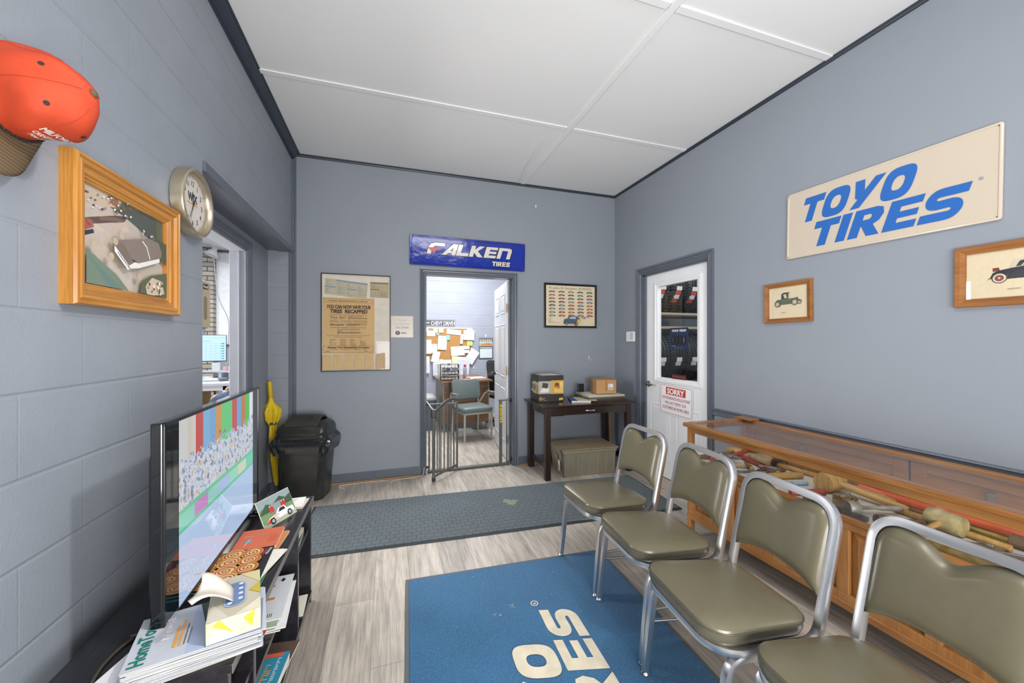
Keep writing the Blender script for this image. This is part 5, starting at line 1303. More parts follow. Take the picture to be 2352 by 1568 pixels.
def box_(x0, y0, x1, y1, wd=.0012): a.rects([(x0, y0, x1, y0 + wd), (x0, y1 - wd, x1, y1), (x0, y0, x0 + wd, y1), (x1 - wd, y0, x1, y1)], INK)
box_(-.285, .188, .147, .222); a.text('ATHENS TIRE RETREADING COMPANY', -.07, .198, .012, INK, w=.35, bold=.03)
a.text('YOU CAN NOW HAVE YOUR', -.068, .132, .034, INK, w=.39, bold=.04); a.text('TIRES  RECAPPED', -.068, .090, .034, INK, w=.33, bold=.04)
a.text('No Rationing Order Required To Recap Your Passenger Car Tires', -.07, .070, .0065, INK, w=.33, bold=.01)
a.text('Yes Sir!', -.232, .037, .024, INK, w=.135, al='l'); a.scrib(-.075, .028, .095, .063, 5, INK, .4, 2)
box_(-.234, .002, .093, .022); a.text('No Delay  -  No Red Tape  -  One Day Service', -.07, .008, .008, INK, w=.31)
a.text('Simple!', -.232, -.028, .017, INK, w=.122, al='l', bold=.02); a.scrib(-.095, -.032, .093, -.008, 4, INK, .45, 4)
a.text("Northeast Georgia's Largest and Finest", -.07, -.052, .010, INK, w=.31); a.text('Equipped Recapping Plant', -.07, -.070, .010, INK, w=.20)
a.text('NOTE:', -.17, -.086, .007, INK, w=.04, al='l', bold=.02); a.scrib(-.17, -.112, .035, -.088, 3, INK, .45, 6)
a.text('For The Convenience of Our Out Of Town Customers Tires May', -.07, -.127, .0075, INK, w=.38); a.text('Be Delivered To Our Dealers Shown Below', -.07, -.142, .0075, INK, w=.25)
for i in range(4):
    for j in range(4): a.scrib(-.235 + i * .088, -.172 - j * .0165, -.18 + i * .088, -.158 - j * .0165, 2, '6a5438', .3, i * 5 + j)
box_(-.288, -.285, .145, -.222); a.text('Athens Tire Retreading Company', -.07, -.243, .015, INK, w=.37, bold=.03)
a.text('RECAPPING  -  VULCANIZING  -  NEW TIRES  -  TUBES', -.07, -.258, .006, INK, w=.33); a.scrib(-.27, -.278, -.18, -.268, 1, INK, .4); a.scrib(.07, -.278, .13, -.268, 1, INK, .4)
for k in range(6):
    x = -.297 + k * .092 + (.012 if k == 5 else 0)
    a.pg([(x, -.445), (x + .084, -.443), (x + .082, -.305 + .003 * k), (x + .002, -.302)], 'ccab76' if k < 5 else 'c4a47a'); a.rects([(x + .008, -.345, x + .078, -.3442), (x + .008, -.36, x + .078, -.3592), (x + .03, -.44, x + .031, -.345)], 'b09160'); a.scrib(x + .012, -.32, x + .07, -.312, 1, '8a7048', .4)
a.build('print', None, fp)
q = MB(); q.box(-W_ + .006, W_ - .006, -.0155, -.014, -H_ + .006, H_ - .006); q.build('glass', glassmat('poster_glass', f=.012, rough=.04), fp)
# laminated notice
s = thing('laminated_notice', 'small pale notice beside the framed newspaper ad', 'sign', (.134, YB, 1.493), 0)
q = MB(); q.box(-.106, .106, -.0012, 0, -.106, .106); q.build('sheet', mat('warm_laminate', 'cfc4b6', .25, var=.02), s)
a = Art('W', .0014)
a.text('Milford Tire', 0, .060, .011, '8d8478', w=.085); a.text('&', 0, .041, .008, '8d8478'); a.text('Carnesville Auto Parts', 0, .022, .010, '8d8478', w=.15)
a.text('Tire Chicks', 0, -.014, .018, '6f685e', w=.13); a.rect(-.065, -.020, .065, -.019, '6f685e'); a.disc(-.042, -.062, .022, '4a4a50', 20, .02); a.disc(-.042, -.062, .012, '8f8f92', 12, .012); a.pg([(.015 + x, -.063 + y) for x, y in rrect(.055, .012, .005, 3)][:], '8a8a90')
a.build('print', None, s)
# --- blue tyre brand sign over the office door
fs_ = thing('tin_sign', 'long glossy blue tin sign with white slanted lettering above the office doorway', 'sign', (.815, 3.958, 2.262), 0, rot=(R(2), R(.3), 0))
q = MB(); W_, H_ = .610, .150
def rl2(i, y): return [(a_, -y, b_) for a_, b_ in rrect(2 * (W_ - i), 2 * (H_ - i), .012, 4)]
m_fb = mat('glossy_sign_blue', '16309a', .14, var=.02, vs=3, coat=.15, bs=.5, bd=.012, bscale=5, spec=.35)
q.stack([rl2(0, .010), rl2(0, .018)], mat('sign_black_edge', '1d1a1c', .3)); q.stack([rl2(.004, .0182), rl2(.016, .0184), rl2(.019, .022), rl2(.023, .022), rl2(.026, .0186), rl2(.04, .0186)], m_fb)
q.build('plate', None, fs_, smooth=True, ang=.5)
m_fw = mat('sign_white', 'dcd6cc', .2, coat=.4); m_fk = mat('sign_dark', '191c2c', .25)
a = Art('W', .0188)
a.k = 1; blocks(a, 'FALKEN', -.445, -.030, .115, .88, m_fk, .30, grow=.05); a.k = 12
blocks(a, 'FALKEN', -.445, -.030, .115, .88, m_fw, .30); a.k = 22
a.pg([(-.440, .035), (-.320, .035), (-.372, -.022)], mat('sign_red', 'c83a34', .25))
a.k = 23; blocks(a, 'TIRES', .235, -.112, .048, .20, m_fk, .12, grow=.07); a.k = 32; blocks(a, 'TIRES', .235, -.112, .048, .20, m_fw, .12)
a.build('lettering', None, fs_, label='white slanted lettering with a red triangle')
for x in (-.585, .59):
    for z in (-.13, .13): q = MB(); q.lathe([(.007, 0), (.006, .003), (.002, .004)], 12, T=Matrix.Translation((x, -.0185, z)) @ TY); q.build('screw', mat('rusty_screw', '7a3428', .5), fs_)
# --- framed stock car chart
mp_ = thing('framed_car_chart', 'black framed cream chart with rows of small racing cars', 'picture', (1.986, YB, 1.752), 0)
W_, H_ = .330, .250
q = MB(); frame4(q, -W_, W_, -H_, H_, [(0, 0), (0, .02), (.004, .024), (.012, .022), (.019, .014), (.022, .014), (.022, .004)]); q.build('frame', mat('black_frame', '1b1a1a', .25), mp_)
a = Art('W', .005); a.rect(-W_ + .02, -H_ + .02, W_ - .02, H_ - .02, 'e2d2b2')
a.text('41 years. 41 champions. All MOOG.', 0, .186, .026, '4a4034', w=.54, bold=.005)
rr = random.Random(9); cc = ['b0563c', '5a7a98', '4a4a48', '8a8a80', 'c0783c', '6a5a48', 'a04038', '46607a']
for j in range(8):
    for i in range(5):
        x = -.235 + i * .118; y = .152 - j * .0385; c_ = cc[rr.randrange(8)]
        a.pg([(x - .040, y), (x - .038, y + .009), (x - .018, y + .011), (x - .008, y + .019), (x + .014, y + .019), (x + .026, y + .010), (x + .042, y + .006), (x + .042, y)], c_)
        a.pg([(x - .010, y + .011), (x - .004, y + .017), (x + .012, y + .017), (x + .02, y + .011)], 'cfc4ac'); a.k -= 1; a.disc(x - .024, y, .006, '262422', 8); a.k -= 1; a.disc(x + .026, y, .006, '262422', 8); a.k -= 1; a.scrib(x - .03, y - .015, x + .03, y - .009, 1, '9a8c72', .4)
a.pg([(-.10, -.205), (-.09, -.155), (-.05, -.145), (-.02, -.118), (.06, -.116), (.10, -.14), (.115, -.18), (.08, -.205)], '48566a'); a.pg([(-.03, -.148), (-.01, -.124), (.05, -.122), (.06, -.15)], 'aab4c0'); a.pg([(.06, -.2), (.11, -.2), (.115, -.16), (.08, -.15)], 'c8b450'); a.disc(-.06, -.198, .018, '222226', 14); a.disc(.06, -.205, .02, '222226', 14); a.disc(-.06, -.198, .009, 'a8a8a8', 10); a.disc(.06, -.205, .010, 'a8a8a8', 10)
a.rect(.13, -.142, .185, -.126, '5a7aa0'); a.rect(.13, -.142, .155, -.126, 'c8a040'); a.scrib(-.28, -.20, -.13, -.14, 5, 'b3a383', .3); a.scrib(.2, -.142, .28, -.125, 2, 'a89878', .4); a.text('Moog', .27, -.213, .008, '5a4a40')
a.build('print', None, mp_)
q = MB(); q.box(-W_ + .022, W_ - .022, -.0135, -.012, -H_ + .022, H_ - .022); q.build('glass', glassmat('poster_glass', f=.012, rough=.04), mp_)
# white paint chips and wire over the doorway
for x, z, w_, h_ in ((2.222, 1.165, .006, .03), (2.218, 1.14, .008, .006), (2.26, 1.13, .01, .01), (1.56, 2.845, .012, .03), (2.235, 1.15, .006, .008)):
    q = MB(); q.prism(rrect(w_, h_, min(w_, h_) * .4, 2), 0, .001, T=Matrix.Translation((x, YB, z)) @ TY)
    tag(q.build('paint_chip', m_white), 'tiny white paint chip low on the back wall above the side table' if z < 2 else 'white paint chip high on the back wall under the ceiling trim', 'paint chip', 'paint chips on the back wall' if z < 2 else None)
q = MB(); q.tube(catmull([(1.26, 3.02, CH), (1.27, 3.25, CH - .012), (1.29, 3.55, CH - .016), (1.33, 3.80, CH - .012), (1.34, 3.93, CH - .012)], 5), .003, 6)
tag(q.build('ceiling_wire', m_ceil, smooth=True), 'thin white wire stapled over the ceiling towards the back wall', 'wire')
# ================================================================ FLOOR ITEMS IN THE ROOM
# --- swing-top bin with liner
bn = thing('trash_can', 'black swing-top trash can with liner standing in the back left corner', 'trash can', (-.670, 3.735, 0), R(-12))
def bl(w_, d_, z, r_=.06): return [(a_, b_, z) for a_, b_ in rrect(w_, d_, r_, 6)]
m_bin = mat('scuffed_black_plastic', '2a2b2a', .28, var=.35, vs=9, bs=.1)
q = MB(); q.stack([bl(.325, .245, .0), bl(.335, .255, .012), bl(.40, .305, .50), bl(.41, .315, .505), bl(.40, .305, .505), bl(.32, .24, .02)], cap=(True, True))
q.build('body', m_bin, bn, smooth=True, ang=.6)
rr = random.Random(2); q = MB(); L = []
for k, (z, g) in enumerate(((.538, .004), (.528, .016), (.505, .030), (.47, .032), (.435, .026), (.41, .020), (.40, .014))):
    lp = []
    for i, (a_, b_) in enumerate(rrect(.40, .305, .06, 12)):
        t_ = i * .75; f = 1 + (g + .008 * math.sin(t_ * 1.7 + k * .5) + .006 * math.sin(t_ * 4.1)) / .18
        lp.append((a_ * f, b_ * f, z + .014 * math.sin(t_ * .9) * (k / 6) + .009 * math.sin(2.3 * t_ + k) * (k / 6)))
    L.append(lp)
q.stack(L, cap=(False, False)); q.build('liner', mat('black_bin_liner', '1b1c20', .12, var=.2, vs=20, bs=.6, bd=.004, bscale=35, coat=.3), bn, smooth=True, ang=.5)
q = MB(); L = [bl(.415, .32, .522), bl(.42, .325, .535), bl(.418, .322, .555), bl(.405, .31, .562)]
for k in range(1, 8): s = k / 8; L.append([(a_, b_, .562 + .125 * math.sin(s * PI / 2) * (1 - .25 * (a_ / .2) ** 2)) for a_, b_ in rrect(.405 - .09 * s ** 3, .31 * math.cos(s * PI / 2) ** .8 + .01, min(.05, .14 * math.cos(s * PI / 2) + .004), 6)])
q.stack(L, cap=(True, True)); q.build('lid', m_bin, bn, smooth=True, ang=.6)
q = MB(); L = []
for k in range(15):
    t_ = -1.05 + 2.1 * k / 14
    y = .148 * math.sin(t_); z = .575 + .126 * math.cos(t_)
    L.append([(x, y, z + dz) for x, dz in ((-.135, -.012), (-.128, .004), (-.06, .010), (.06, .010), (.128, .004), (.135, -.012))])
q.stack(L, cap=(True, True)); q.build('swing_flap', mat('dusty_black_plastic', '35342f', .45, var=.3, vs=14), bn, smooth=True, ang=.8)
# --- yellow umbrella
um = thing('umbrella', 'folded yellow umbrella leaning in the corner behind the trash can', 'umbrella', (-.925, 3.835, .015), 0, rot=(R(-1.0), R(-3.2), R(20)))
m_yel = mat('yellow_nylon', 'd9b917', .55, var=.1, vs=20, bs=.15)
q = MB(); L = []
for z, r_, am in ((.07, .012, .1), (.12, .02, .2), (.3, .026, .25), (.5, .03, .25), (.60, .026, .12), (.66, .052, .35), (.73, .060, .4), (.80, .024, .15), (.86, .010, .0)):
    L.append([(r_ * (1 + am * math.cos(5 * t_)) * math.cos(t_ + z * 2), .8 * r_ * (1 + am * math.cos(5 * t_)) * math.sin(t_ + z * 2), z) for t_ in [2 * PI * i / 40 for i in range(40)]])
q.stack(L); q.build('canopy', m_yel, um, smooth=True, ang=.9)
q = MB(); q.cyl((0, 0, 0), (0, 0, .86), .005); q.cyl((0, 0, .80), (0, 0, .865), .009); q.build('shaft', m_chrome, um, smooth=True)
q = MB(); q.lathe([(.016, .845), (.019, .85), (.018, .97), (.015, .985), (.012, .986)], 16); q.build('handle', mat('yellow_plastic', 'd2ae12', .4), um, smooth=True)
q = MB(); q.lathe([(.030, .606), (.032, .61), (.032, .626), (.030, .63)], 16); q.build('strap', mat('dark_strap', '4a4436', .6), um)
# --- white cord along the skirting
q = MB(); q.tube(catmull([(-.38, 3.80, .006), (-.43, 3.83, .006), (-.40, 3.88, .006), (-.2, 3.90, .006), (-.02, 3.885, .006), (.03, 3.84, .006), (.08, 3.875, .006), (.3, 3.905, .006), (.335, 3.925, .02), (.345, 3.93, .08)], 6), .0035, 8)
tag(q.build('extension_cord', mat('ivory_cord', 'd5cbb8', .5), smooth=True), 'ivory cord running along the foot of the back wall', 'cord')
# --- safety gate in the office doorway
m_gate = mat('grey_gate_metal', '6a6b68', .35, .6, var=.05); sg = thing('safety_gate', 'grey metal safety gate standing open in the office doorway', 'gate', (.82, 4.0, 0))
def GB(name, fn, m=m_gate, par=sg, **k):
    q = MB(); fn(q); return q.build(name, m, par, world=True, **k)
GB('threshold', lambda q: q.box(.385, 1.27, 3.985, 4.015, .006, .03), bevel=.003)
GB('frame_post', lambda q: q.box(1.150, 1.180, 3.985, 4.015, .03, .70), bevel=.003)
GB('frame_post', lambda q: q.box(.395, .410, 3.992, 4.008, .03, .70), bevel=.002)
GB('frame_post', lambda q: (q.cyl((1.235, 4.0, .03), (1.235, 4.0, .70), .007),), smooth=True)
GB('top_rail', lambda q: q.box(1.142, 1.268, 3.988, 4.012, .70, .716), bevel=.003)
GB('top_rail', lambda q: q.cyl((.375, 4.0, .70), (.69, 4.0, .70), .008), smooth=True)
for k in range(5): GB('bar', lambda q: q.cyl((.455 + k * .05, 4.0, .03), (.455 + k * .05, 4.0, .70), .0055), smooth=True)
hz, fr_e = Vector((.69, 4.0, 0)), Vector((.415, 3.705, 0)); dv = fr_e - hz
GB('swing_post', lambda q: q.cyl((.69, 4.0, .03), (.69, 4.0, .735), .010), smooth=True)
GB('swing_post', lambda q: (q.cyl((.415, 3.705, .035), (.415, 3.705, .69), .015),), smooth=True)
GB('swing_foot', lambda q: (q.box(.397, .433, 3.687, 3.723, .012, .05),), m_black, bevel=.004)
for k in range(1, 7):
    p = hz + dv * k / 7
    GB('bar', lambda q: q.cyl((p.x, p.y, .06), (p.x, p.y, .69 + .05 * math.sin(PI * (1 - k / 7) * .8)), .0055), smooth=True)
GB('swing_rail', lambda q: q.tube([tuple(hz + dv * s + Vector((0, 0, .055))) for s in (0, .5, 1)], (.008, .010), 8, sq=.5), smooth=True)
GB('swing_rail', lambda q: q.tube(catmull([tuple(hz + dv * s + Vector((0, 0, z))) for s, z in ((0, .735), (.15, .752), (.4, .752), (.65, .72), (.9, .675), (1, .67))], 5), (.009, .014), 8, sq=.6), smooth=True)
GB('latch', lambda q: (q.box(.392, .438, 3.683, 3.727, .62, .70),), m_black, bevel=.006)
GB('latch', lambda q: (q.tube([(.43, 3.72, .67), (.40, 3.85, .70), (.375, 3.98, .735)], .006, 8),), mat('white_plastic', 'd8d8d6', .4))
for z in (.06, .705):
    GB('wall_cup', lambda q: q.cyl((1.268, 4.0, z), (1.287, 4.0, z), .018), m_black, smooth=True); GB('wall_cup', lambda q: q.cyl((.368, 4.0, z), (.395, 4.0, z), .014), m_black, smooth=True)
q = MB(); q.box(1.152, 1.178, 3.9835, 3.9848, .47, .66); o = q.build('warning_label', mat('warning_yellow', 'd8c020', .5), sg, world=True)
q = MB()
for k in range(7): q.box(1.155 + (k % 2) * .006, 1.172, 3.9825, 3.9834, .485 + k * .024, .495 + k * .024)
q.build('label_print', m_black, sg, world=True)
# --- dark side table
st = thing('side_table', 'dark espresso wooden side table with one drawer against the back wall', 'table', (1.935, 3.665, 0))
def TB(name, boxes, m=m_espr, par=st, bevel=.003):
    q = MB()
    for b in boxes: q.box(*b)
    return q.build(name, m, par, bevel=bevel, world=True)
TX0, TX1, TY0, TY1, TH = 1.415, 2.455, 3.395, 3.935, .722
TB('tabletop', [(TX0, TX1, TY0, TY1, TH - .02, TH)], bevel=.004)
LX0, LX1, LY0, LY1 = TX0 + .03, TX1 - .05, TY0 + .012, TY1 - .03
for x in (LX0, LX1 - .055):
    for y in (LY0, LY1 - .055):
        q = MB(); sx = 1 if x > 2 else 0
        q.stack([[(x + a_ * .055 + (.02 * sx * (1 - z / .7)), y + b_ * .055, z) for a_, b_ in ((0, 0), (1, 0), (1, 1), (0, 1))] for z in (0, TH - .02)])
        q.build('leg', m_esprz, st, world=True, bevel=.003)
TB('apron', [(LX0 + .055, LX1 - .055, LY1 - .045, LY1 - .025, TH - .11, TH - .02)]); TB('apron', [(LX0 + .02, LX0 + .04, LY0 + .055, LY1 - .055, TH - .10, TH - .02)]); TB('apron', [(LX1 - .04, LX1 - .02, LY0 + .055, LY1 - .055, TH - .10, TH - .02)])
TB('apron', [(LX0 + .055, LX0 + .20, LY0 + .006, LY0 + .024, TH - .105, TH - .02)]); TB('apron', [(LX1 - .20, LX1 - .055, LY0 + .006, LY0 + .024, TH - .105, TH - .02)])
dr = TB('drawer', [(LX0 + .203, LX1 - .203, LY0 + .003, LY0 + .022, TH - .10, TH - .025)])
q = MB(); xm = (LX0 + LX1) / 2; q.tube(catmull([(xm - .05, LY0 + .003, .66), (xm - .045, LY0 - .016, .66), (xm, LY0 - .022, .66), (xm + .045, LY0 - .016, .66), (xm + .05, LY0 + .003, .66)], 4), (.003, .006), 8)
o = q.build('pull', m_chrome, dr, world=False, smooth=True)
for v in o.data.vertices: v.co -= Vector(st.location)
TB('stretcher', [(LX0 + .018, LX0 + .038, LY0 + .055, LY1 - .055, .10, .15)]); TB('stretcher', [(LX1 - .018, LX1 + .002, LY0 + .055, LY1 - .055, .10, .15)])
# --- things on the side table
bx = thing('coffee_brewer_carton', 'black and gold printed coffee brewer carton on the side table', 'box', (1.612, 3.765, TH), R(-4))
q = MB(); q.box(-.138, .138, -.125, .125, 0, .272); q.build('carton', mat('black_carton', '241f1c', .35, var=.05), bx, bevel=.002)
a = Art('W', .1253); a.rect(-.138, .085, .0, .215, 'a8a49c'); a.rect(0, .082, .137, .222, 'c79a3c'); a.pg([(-.12, .10), (-.03, .10), (-.02, .14), (-.09, .16)], 'd8d4cc'); a.pg([(-.1, .15), (-.04, .14), (-.03, .19), (-.09, .2)], '3a3430')
a.disc(.062, .16, .030, 'a8702a', 16); a.pg([(.03, .1), (.04, .15), (.09, .13), (.125, .19), (.13, .09)], 'd8b464'); a.pg([(.04, .17), (.05, .2), (.09, .19), (.08, .16)], '6a3a1c'); a.pg([(.09, .2), (.13, .21), (.13, .16), (.1, .15)], 'e4c070')
a.disc(-.112, .035, .017, 'b8913a', 16); a.disc(-.112, .035, .009, '6a5220', 12); a.scrib(-.088, .02, -.055, .045, 2, 'b8b0a0', .5); a.text('COFFEE', -.065, .014, .007, 'b8b0a0'); a.rect(.085, .018, .13, .04, 'd0b050', 8)
a.build('print', None, bx)
a = Art('W', .1383); a.M = Matrix.Rotation(-PI / 2, 4, 'Z'); a.pg([(-.12, .10), (-.10, .19), (.0, .21), (.124, .2), (.12, .09), (.0, .08)], 'c0b088'); a.pg([(-.05, .12), (.03, .11), (.04, .17), (-.04, .18)], '5f7486'); a.pg([(.05, .09), (.12, .1), (.12, .17), (.06, .18)], 'b8842c'); a.pg([(-.12, .12), (-.08, .12), (-.07, .17), (-.11, .18)], '4a4038')
a.build('print', None, bx)
q = MB(); q.box(-.10, .11, -.10, .08, 0, .0012); q.box(-.09, .10, -.09, .09, .0014, .0024, T=Matrix.Rotation(R(6), 4, 'Z')); o = q.build('paper_sheets', m_paper); o.location = (1.615, 3.765, TH + .2728); tag(o, 'loose white sheets lying on the black coffee carton', 'paper')
def tbook(name, label, cat, x, y, z, w_, d_, h_, a_, c, pages='e6e0d0', spine=None):
    t = thing(name, label, cat, (x, y, z), R(a_))
    q = MB(); q.box(-w_ / 2 + .003, w_ / 2 - .002, -d_ / 2 + .003, d_ / 2 - .003, .0018, h_ - .0018); q.build('pages', mat('pages_' + pages, pages, .8), t)
    q = MB(); q.box(-w_ / 2, w_ / 2, -d_ / 2, d_ / 2, 0, .0016); q.box(-w_ / 2, w_ / 2, -d_ / 2, d_ / 2, h_ - .0016, h_); q.box(-w_ / 2, -w_ / 2 + .002, -d_ / 2, d_ / 2, .0016, h_ - .0016); q.build('cover', mat('cover_' + c, c, .35), t)
    return t
tbook('book', 'thick blue book lying flat beside the coffee carton', 'book', 1.915, 3.62, TH, .20, .26, .020, -18, '2c3f7a')
tk = tbook('booklet', 'cream and blue booklet on top of the blue book', 'booklet', 1.965, 3.60, TH + .0205, .20, .25, .005, -14, 'cbbf9f')
fr_labels = [('frame_panel', 'dark wooden framed panel lowest in the pile under the cardboard box', .46, .33, .022, -3, '3a3026'), ('frame_panel', 'olive framed panel in the middle of the pile under the cardboard box', .44, .31, .022, 1, '5a5648'), ('frame_panel', 'cream topped framed panel directly under the cardboard box', .42, .31, .022, -2, 'b9b2a0')]
z = TH
for k, (nm, lb, w_, d_, h_, a_, c) in enumerate(fr_labels):
    t = thing(nm, lb, 'frame', (2.185, 3.66, z), R(a_), 'flat frames stacked on the side table')
    q = MB(); frame4(q, -w_ / 2, w_ / 2, -d_ / 2, d_ / 2, [(0, 0), (0, h_ - .004), (.004, h_ - .001), (.02, h_ - .002), (.025, h_ - .006), (.025, 0)]); q.v = [Vector((v.x, v.z, -v.y)) for v in q.v]; q.build('frame', mat('panel_' + c, c, .45), t)
    q = MB(); q.box(-w_ / 2 + .02, w_ / 2 - .02, -d_ / 2 + .02, d_ / 2 - .02, .002, h_ - .006); q.build('print', mat('panel_sheet%d' % k, ['8a8068', '7a745e', 'e6e2d6'][k], .5), t); z += h_ + .0005
cb = thing('cardboard_box', 'small brown cardboard box on the pile of flat frames', 'box', (2.225, 3.66, z), R(-8))
m_card = mat('cardboard', 'b28a5c', .75, var=.05, vs=5)
q = MB(); q.box(-.112, .112, -.09, .09, 0, .148); q.build('carton', m_card, cb, bevel=.002)
q = MB(); q.box(-.112, .112, -.0905, -.001, .1485, .1505, T=Matrix.Rotation(R(1.0), 4, 'X')); q.box(-.112, .112, .001, .09, .1485, .1505); q.build('flap', m_card, cb)
q = MB(); q.box(-.012, .012, -.0908, -.0903, .03, .148); q.build('tape', mat('packing_tape', 'a97d4a', .25), cb)
a = Art('W', .0910); a.rect(.02, .045, .075, .105, 'e6e2dc'); a.rects([(.025 + k * .005, .05, .0275 + k * .005, .07) for k in range(9)], '33302c'); a.scrib(.025, .075, .07, .1, 3, '6a6660', .4); a.build('shipping_label', None, cb)
q = MB(); q.box(-.035, .035, -.012, .012, 0, .09); o = q.build('dark_case', m_black, bevel=.004); o.location = (2.03, 3.80, z); tag(o, 'small black case standing behind the cardboard box', 'case')
# --- grey tote under it
tt = thing('storage_tote', 'olive grey plastic storage tote with hinged lid under the side table', 'storage tote', (1.945, 3.60, 0), R(-3))
m_tote = mat('olive_tote_plastic', '8c8672', .5, var=.05, vs=6); m_tlid = mat('brownish_tote_lid', '8f7f64', .5, var=.06, vs=6)
q = MB(); L = [[(a_, b_, z) for a_, b_ in rrect(w_, d_, .02, 3)] for w_, d_, z in ((.545, .325, 0), (.55, .33, .006), (.59, .362, .235), (.605, .375, .237), (.605, .375, .258))]
q.stack(L)
for k in range(7):
    x = -.27 + k * .09
    q.stack([[(x - .008, -.163 - .018 * z / .235 + .002, z), (x + .008, -.163 - .018 * z / .235 + .002, z), (x + .006, -.163 - .018 * z / .235 - .005, z), (x - .006, -.163 - .018 * z / .235 - .005, z)] for z in (.01, .232)])
q.build('tub', m_tote, tt, smooth=True, ang=.4)
for x in (-.13, .11):
    q = MB(); yy = -.1745; q.tube(fillet([(x - .025, yy - .005, .215), (x - .025, yy + .0045, .10), (x + .025, yy + .0045, .10), (x + .025, yy - .005, .215)], .015, 3), .0022, 6); q.build('moulded_handle_mark', mat('tote_shadow_line', '6a6552', .6), tt, smooth=True)
for sx in (-1, 1):
    q = MB(); L = []
    n = 12
    for k in range(2 * n + 1):
        y = -.19 + .38 * k / (2 * n); L.append([(0 + sx * .002, y, .262), (sx * .31, y, .260), (sx * .31, y, .274), (sx * .002 + sx * (.006 if k % 2 else 0), y, .277)])
    q.stack(L); q.build('lid', m_tlid, tt, smooth=False)
q = MB(); q.box(-.306, -.300, -.05, .05, .15, .20); q.build('side_handle', m_tote, tt, bevel=.003)
q = MB(); q.box(-.3035, -.3015, -.12, -.07, .05, .15); q.build('label', mat('torn_label', 'cfd0cc', .7, var=.3, vs=60), tt)
q = MB(); q.cyl((-.292, -.165, .13), (-.292, -.165, .22), .004); q.build('latch_wire', m_steel, tt)
# --- stick leaning behind the table
o = MB().box(-.012, .012, -.006, .006, 0, .62).build('wood_strip', m_pale); o.location = (2.49, 3.92, .002); o.rotation_euler = (R(-2), R(-1), 0); tag(o, 'pale wooden strip leaning against the wall behind the side table', 'wood strip')
# ================================================================ OFFICE SEEN THROUGH THE DOORWAY
YO = 6.9995
bd = thing('cork_board', 'cork notice board with silver frame covered in papers on the office wall', 'notice board', (.875, YO, 1.292), 0)
q = MB(); q.box(-.59, .59, -.012, 0, -.275, .285); q.build('cork', mat('cork', 'bb8d55', .9, var=.15, vs=90), bd)
q = MB(); frame4(q, -.602, .602, -.29, .30, [(0, 0), (0, .016), (.012, .016), (.014, .010)]); q.build('frame', mat('white_board_frame', 'd5d6da', .35), bd)
PG = 'papers pinned over the cork board'
notes = [  # x, z, w, h, rot, colour, text label
 (-.14, .20, .15, .10, -2, 'eceef0', 'wide white receipt at the upper left of the cork board'), (.27, .225, .26, .09, -6, 'f2f2f0', 'long white slip near the top middle of the cork board'),
 (-.06, .25, .08, .08, 0, 'e8e8b8', 'pale yellow sticky note at the top of the cork board'), (.04, .25, .08, .08, 1, 'ecebd0', 'cream sticky note right of the pale yellow one'), (-.02, .185, .05, .035, 2, '8fcbd8', 'small blue sticky strip under the yellow notes'),
 (-.24, .25, .10, .07, 0, 'f4f4f2', 'small white card at the top left of the cork board'), (.06, .03, .16, .25, -4, 'f0f0ee', 'white sheet pinned left of the bare cork'), (.16, .125, .07, .09, 5, '8fd0d0', 'turquoise sticky note beside the white sheet'),
 (.34, -.12, .25, .17, 4, 'f3f3f1', 'white sheet pinned at the middle bottom of the cork'), (.545, .17, .20, .18, -2, 'f2f1ee', 'white sheet hanging over the right frame of the board'), (.56, .26, .11, .06, 0, 'f1f1ee', 'small white tag above the hanging sheet'),
 (.41, .10, .05, .18, -4, 'e8ead8', 'narrow pale green strip beside the hanging sheet'), (.56, .02, .10, .08, -8, 'c8e070', 'bright green sticky note on the board edge'), (.50, -.055, .11, .06, 3, 'f0f0f0', 'small white card under the green sticky note'),
 (.50, -.13, .10, .06, 4, 'e9ebee', 'second small white card above the tilted envelope'), (.60, -.22, .17, .26, -33, 'f6f6f6', 'large tilted white envelope at the lower right of the board'), (-.22, -.04, .17, .25, 0, 'eef0f6', 'pale sheet below the wide receipt'),
 (-.10, -.07, .13, .16, 2, 'e6ebf4', 'bluish form overlapping the pale sheet'), (-.06, -.22, .13, .20, -12, 'eef1f6', 'crumpled white slip at the lower left of the board'), (.02, -.30, .09, .07, 2, 'ecebb4', 'yellow note on the bottom edge of the board'),
 (.28, -.28, .10, .13, 2, 'efedc4', 'pale yellow note hanging below the board'), (.12, -.31, .20, .06, 0, 'f0f0f4', 'row of little white cards along the bottom frame'), (.43, -.40, .24, .34, -5, 'dfe2ee', 'large pale sheet hanging below the cork board'),
 (.02, -.44, .26, .24, 1, 'e4e7f2', 'pale sheet on the wall behind the desk trays'), (-.24, -.36, .14, .30, 2, 'e2e5ee', 'tall pale sheet on the wall at the door edge'), (.28, -.44, .16, .20, 0, 'eceae0', 'cream sheet on the wall behind the desk trays')]
for k, (x, z, w_, h_, ro, c, lb) in enumerate(notes):
    t = thing('pinned_paper', lb, 'paper', (.875 + x, YO - .0185 - .0017 * k, 1.292 + z), 0, PG, rot=(0, R(-ro), 0))
    q = MB(); q.box(-w_ / 2, w_ / 2, -.0004, 0, -h_ / 2, h_ / 2); q.build('sheet', ink(c, .7), t)
    if w_ > .08:
        a = Art('W', .0006); a.scrib(-w_ * .38, -h_ * .3, w_ * .38, h_ * .35, max(2, int(h_ / .025)), 'b4b8c2', .22, k); a.build('print', None, t)
    if k in (0, 1, 6, 8, 9): q = MB(); q.lathe([(.006, 0), (.004, .008)], 8, T=Matrix.Translation((0, -.001, h_ * .4)) @ TY); q.build('pin', mat('red_pin', 'b0563c', .4), t)
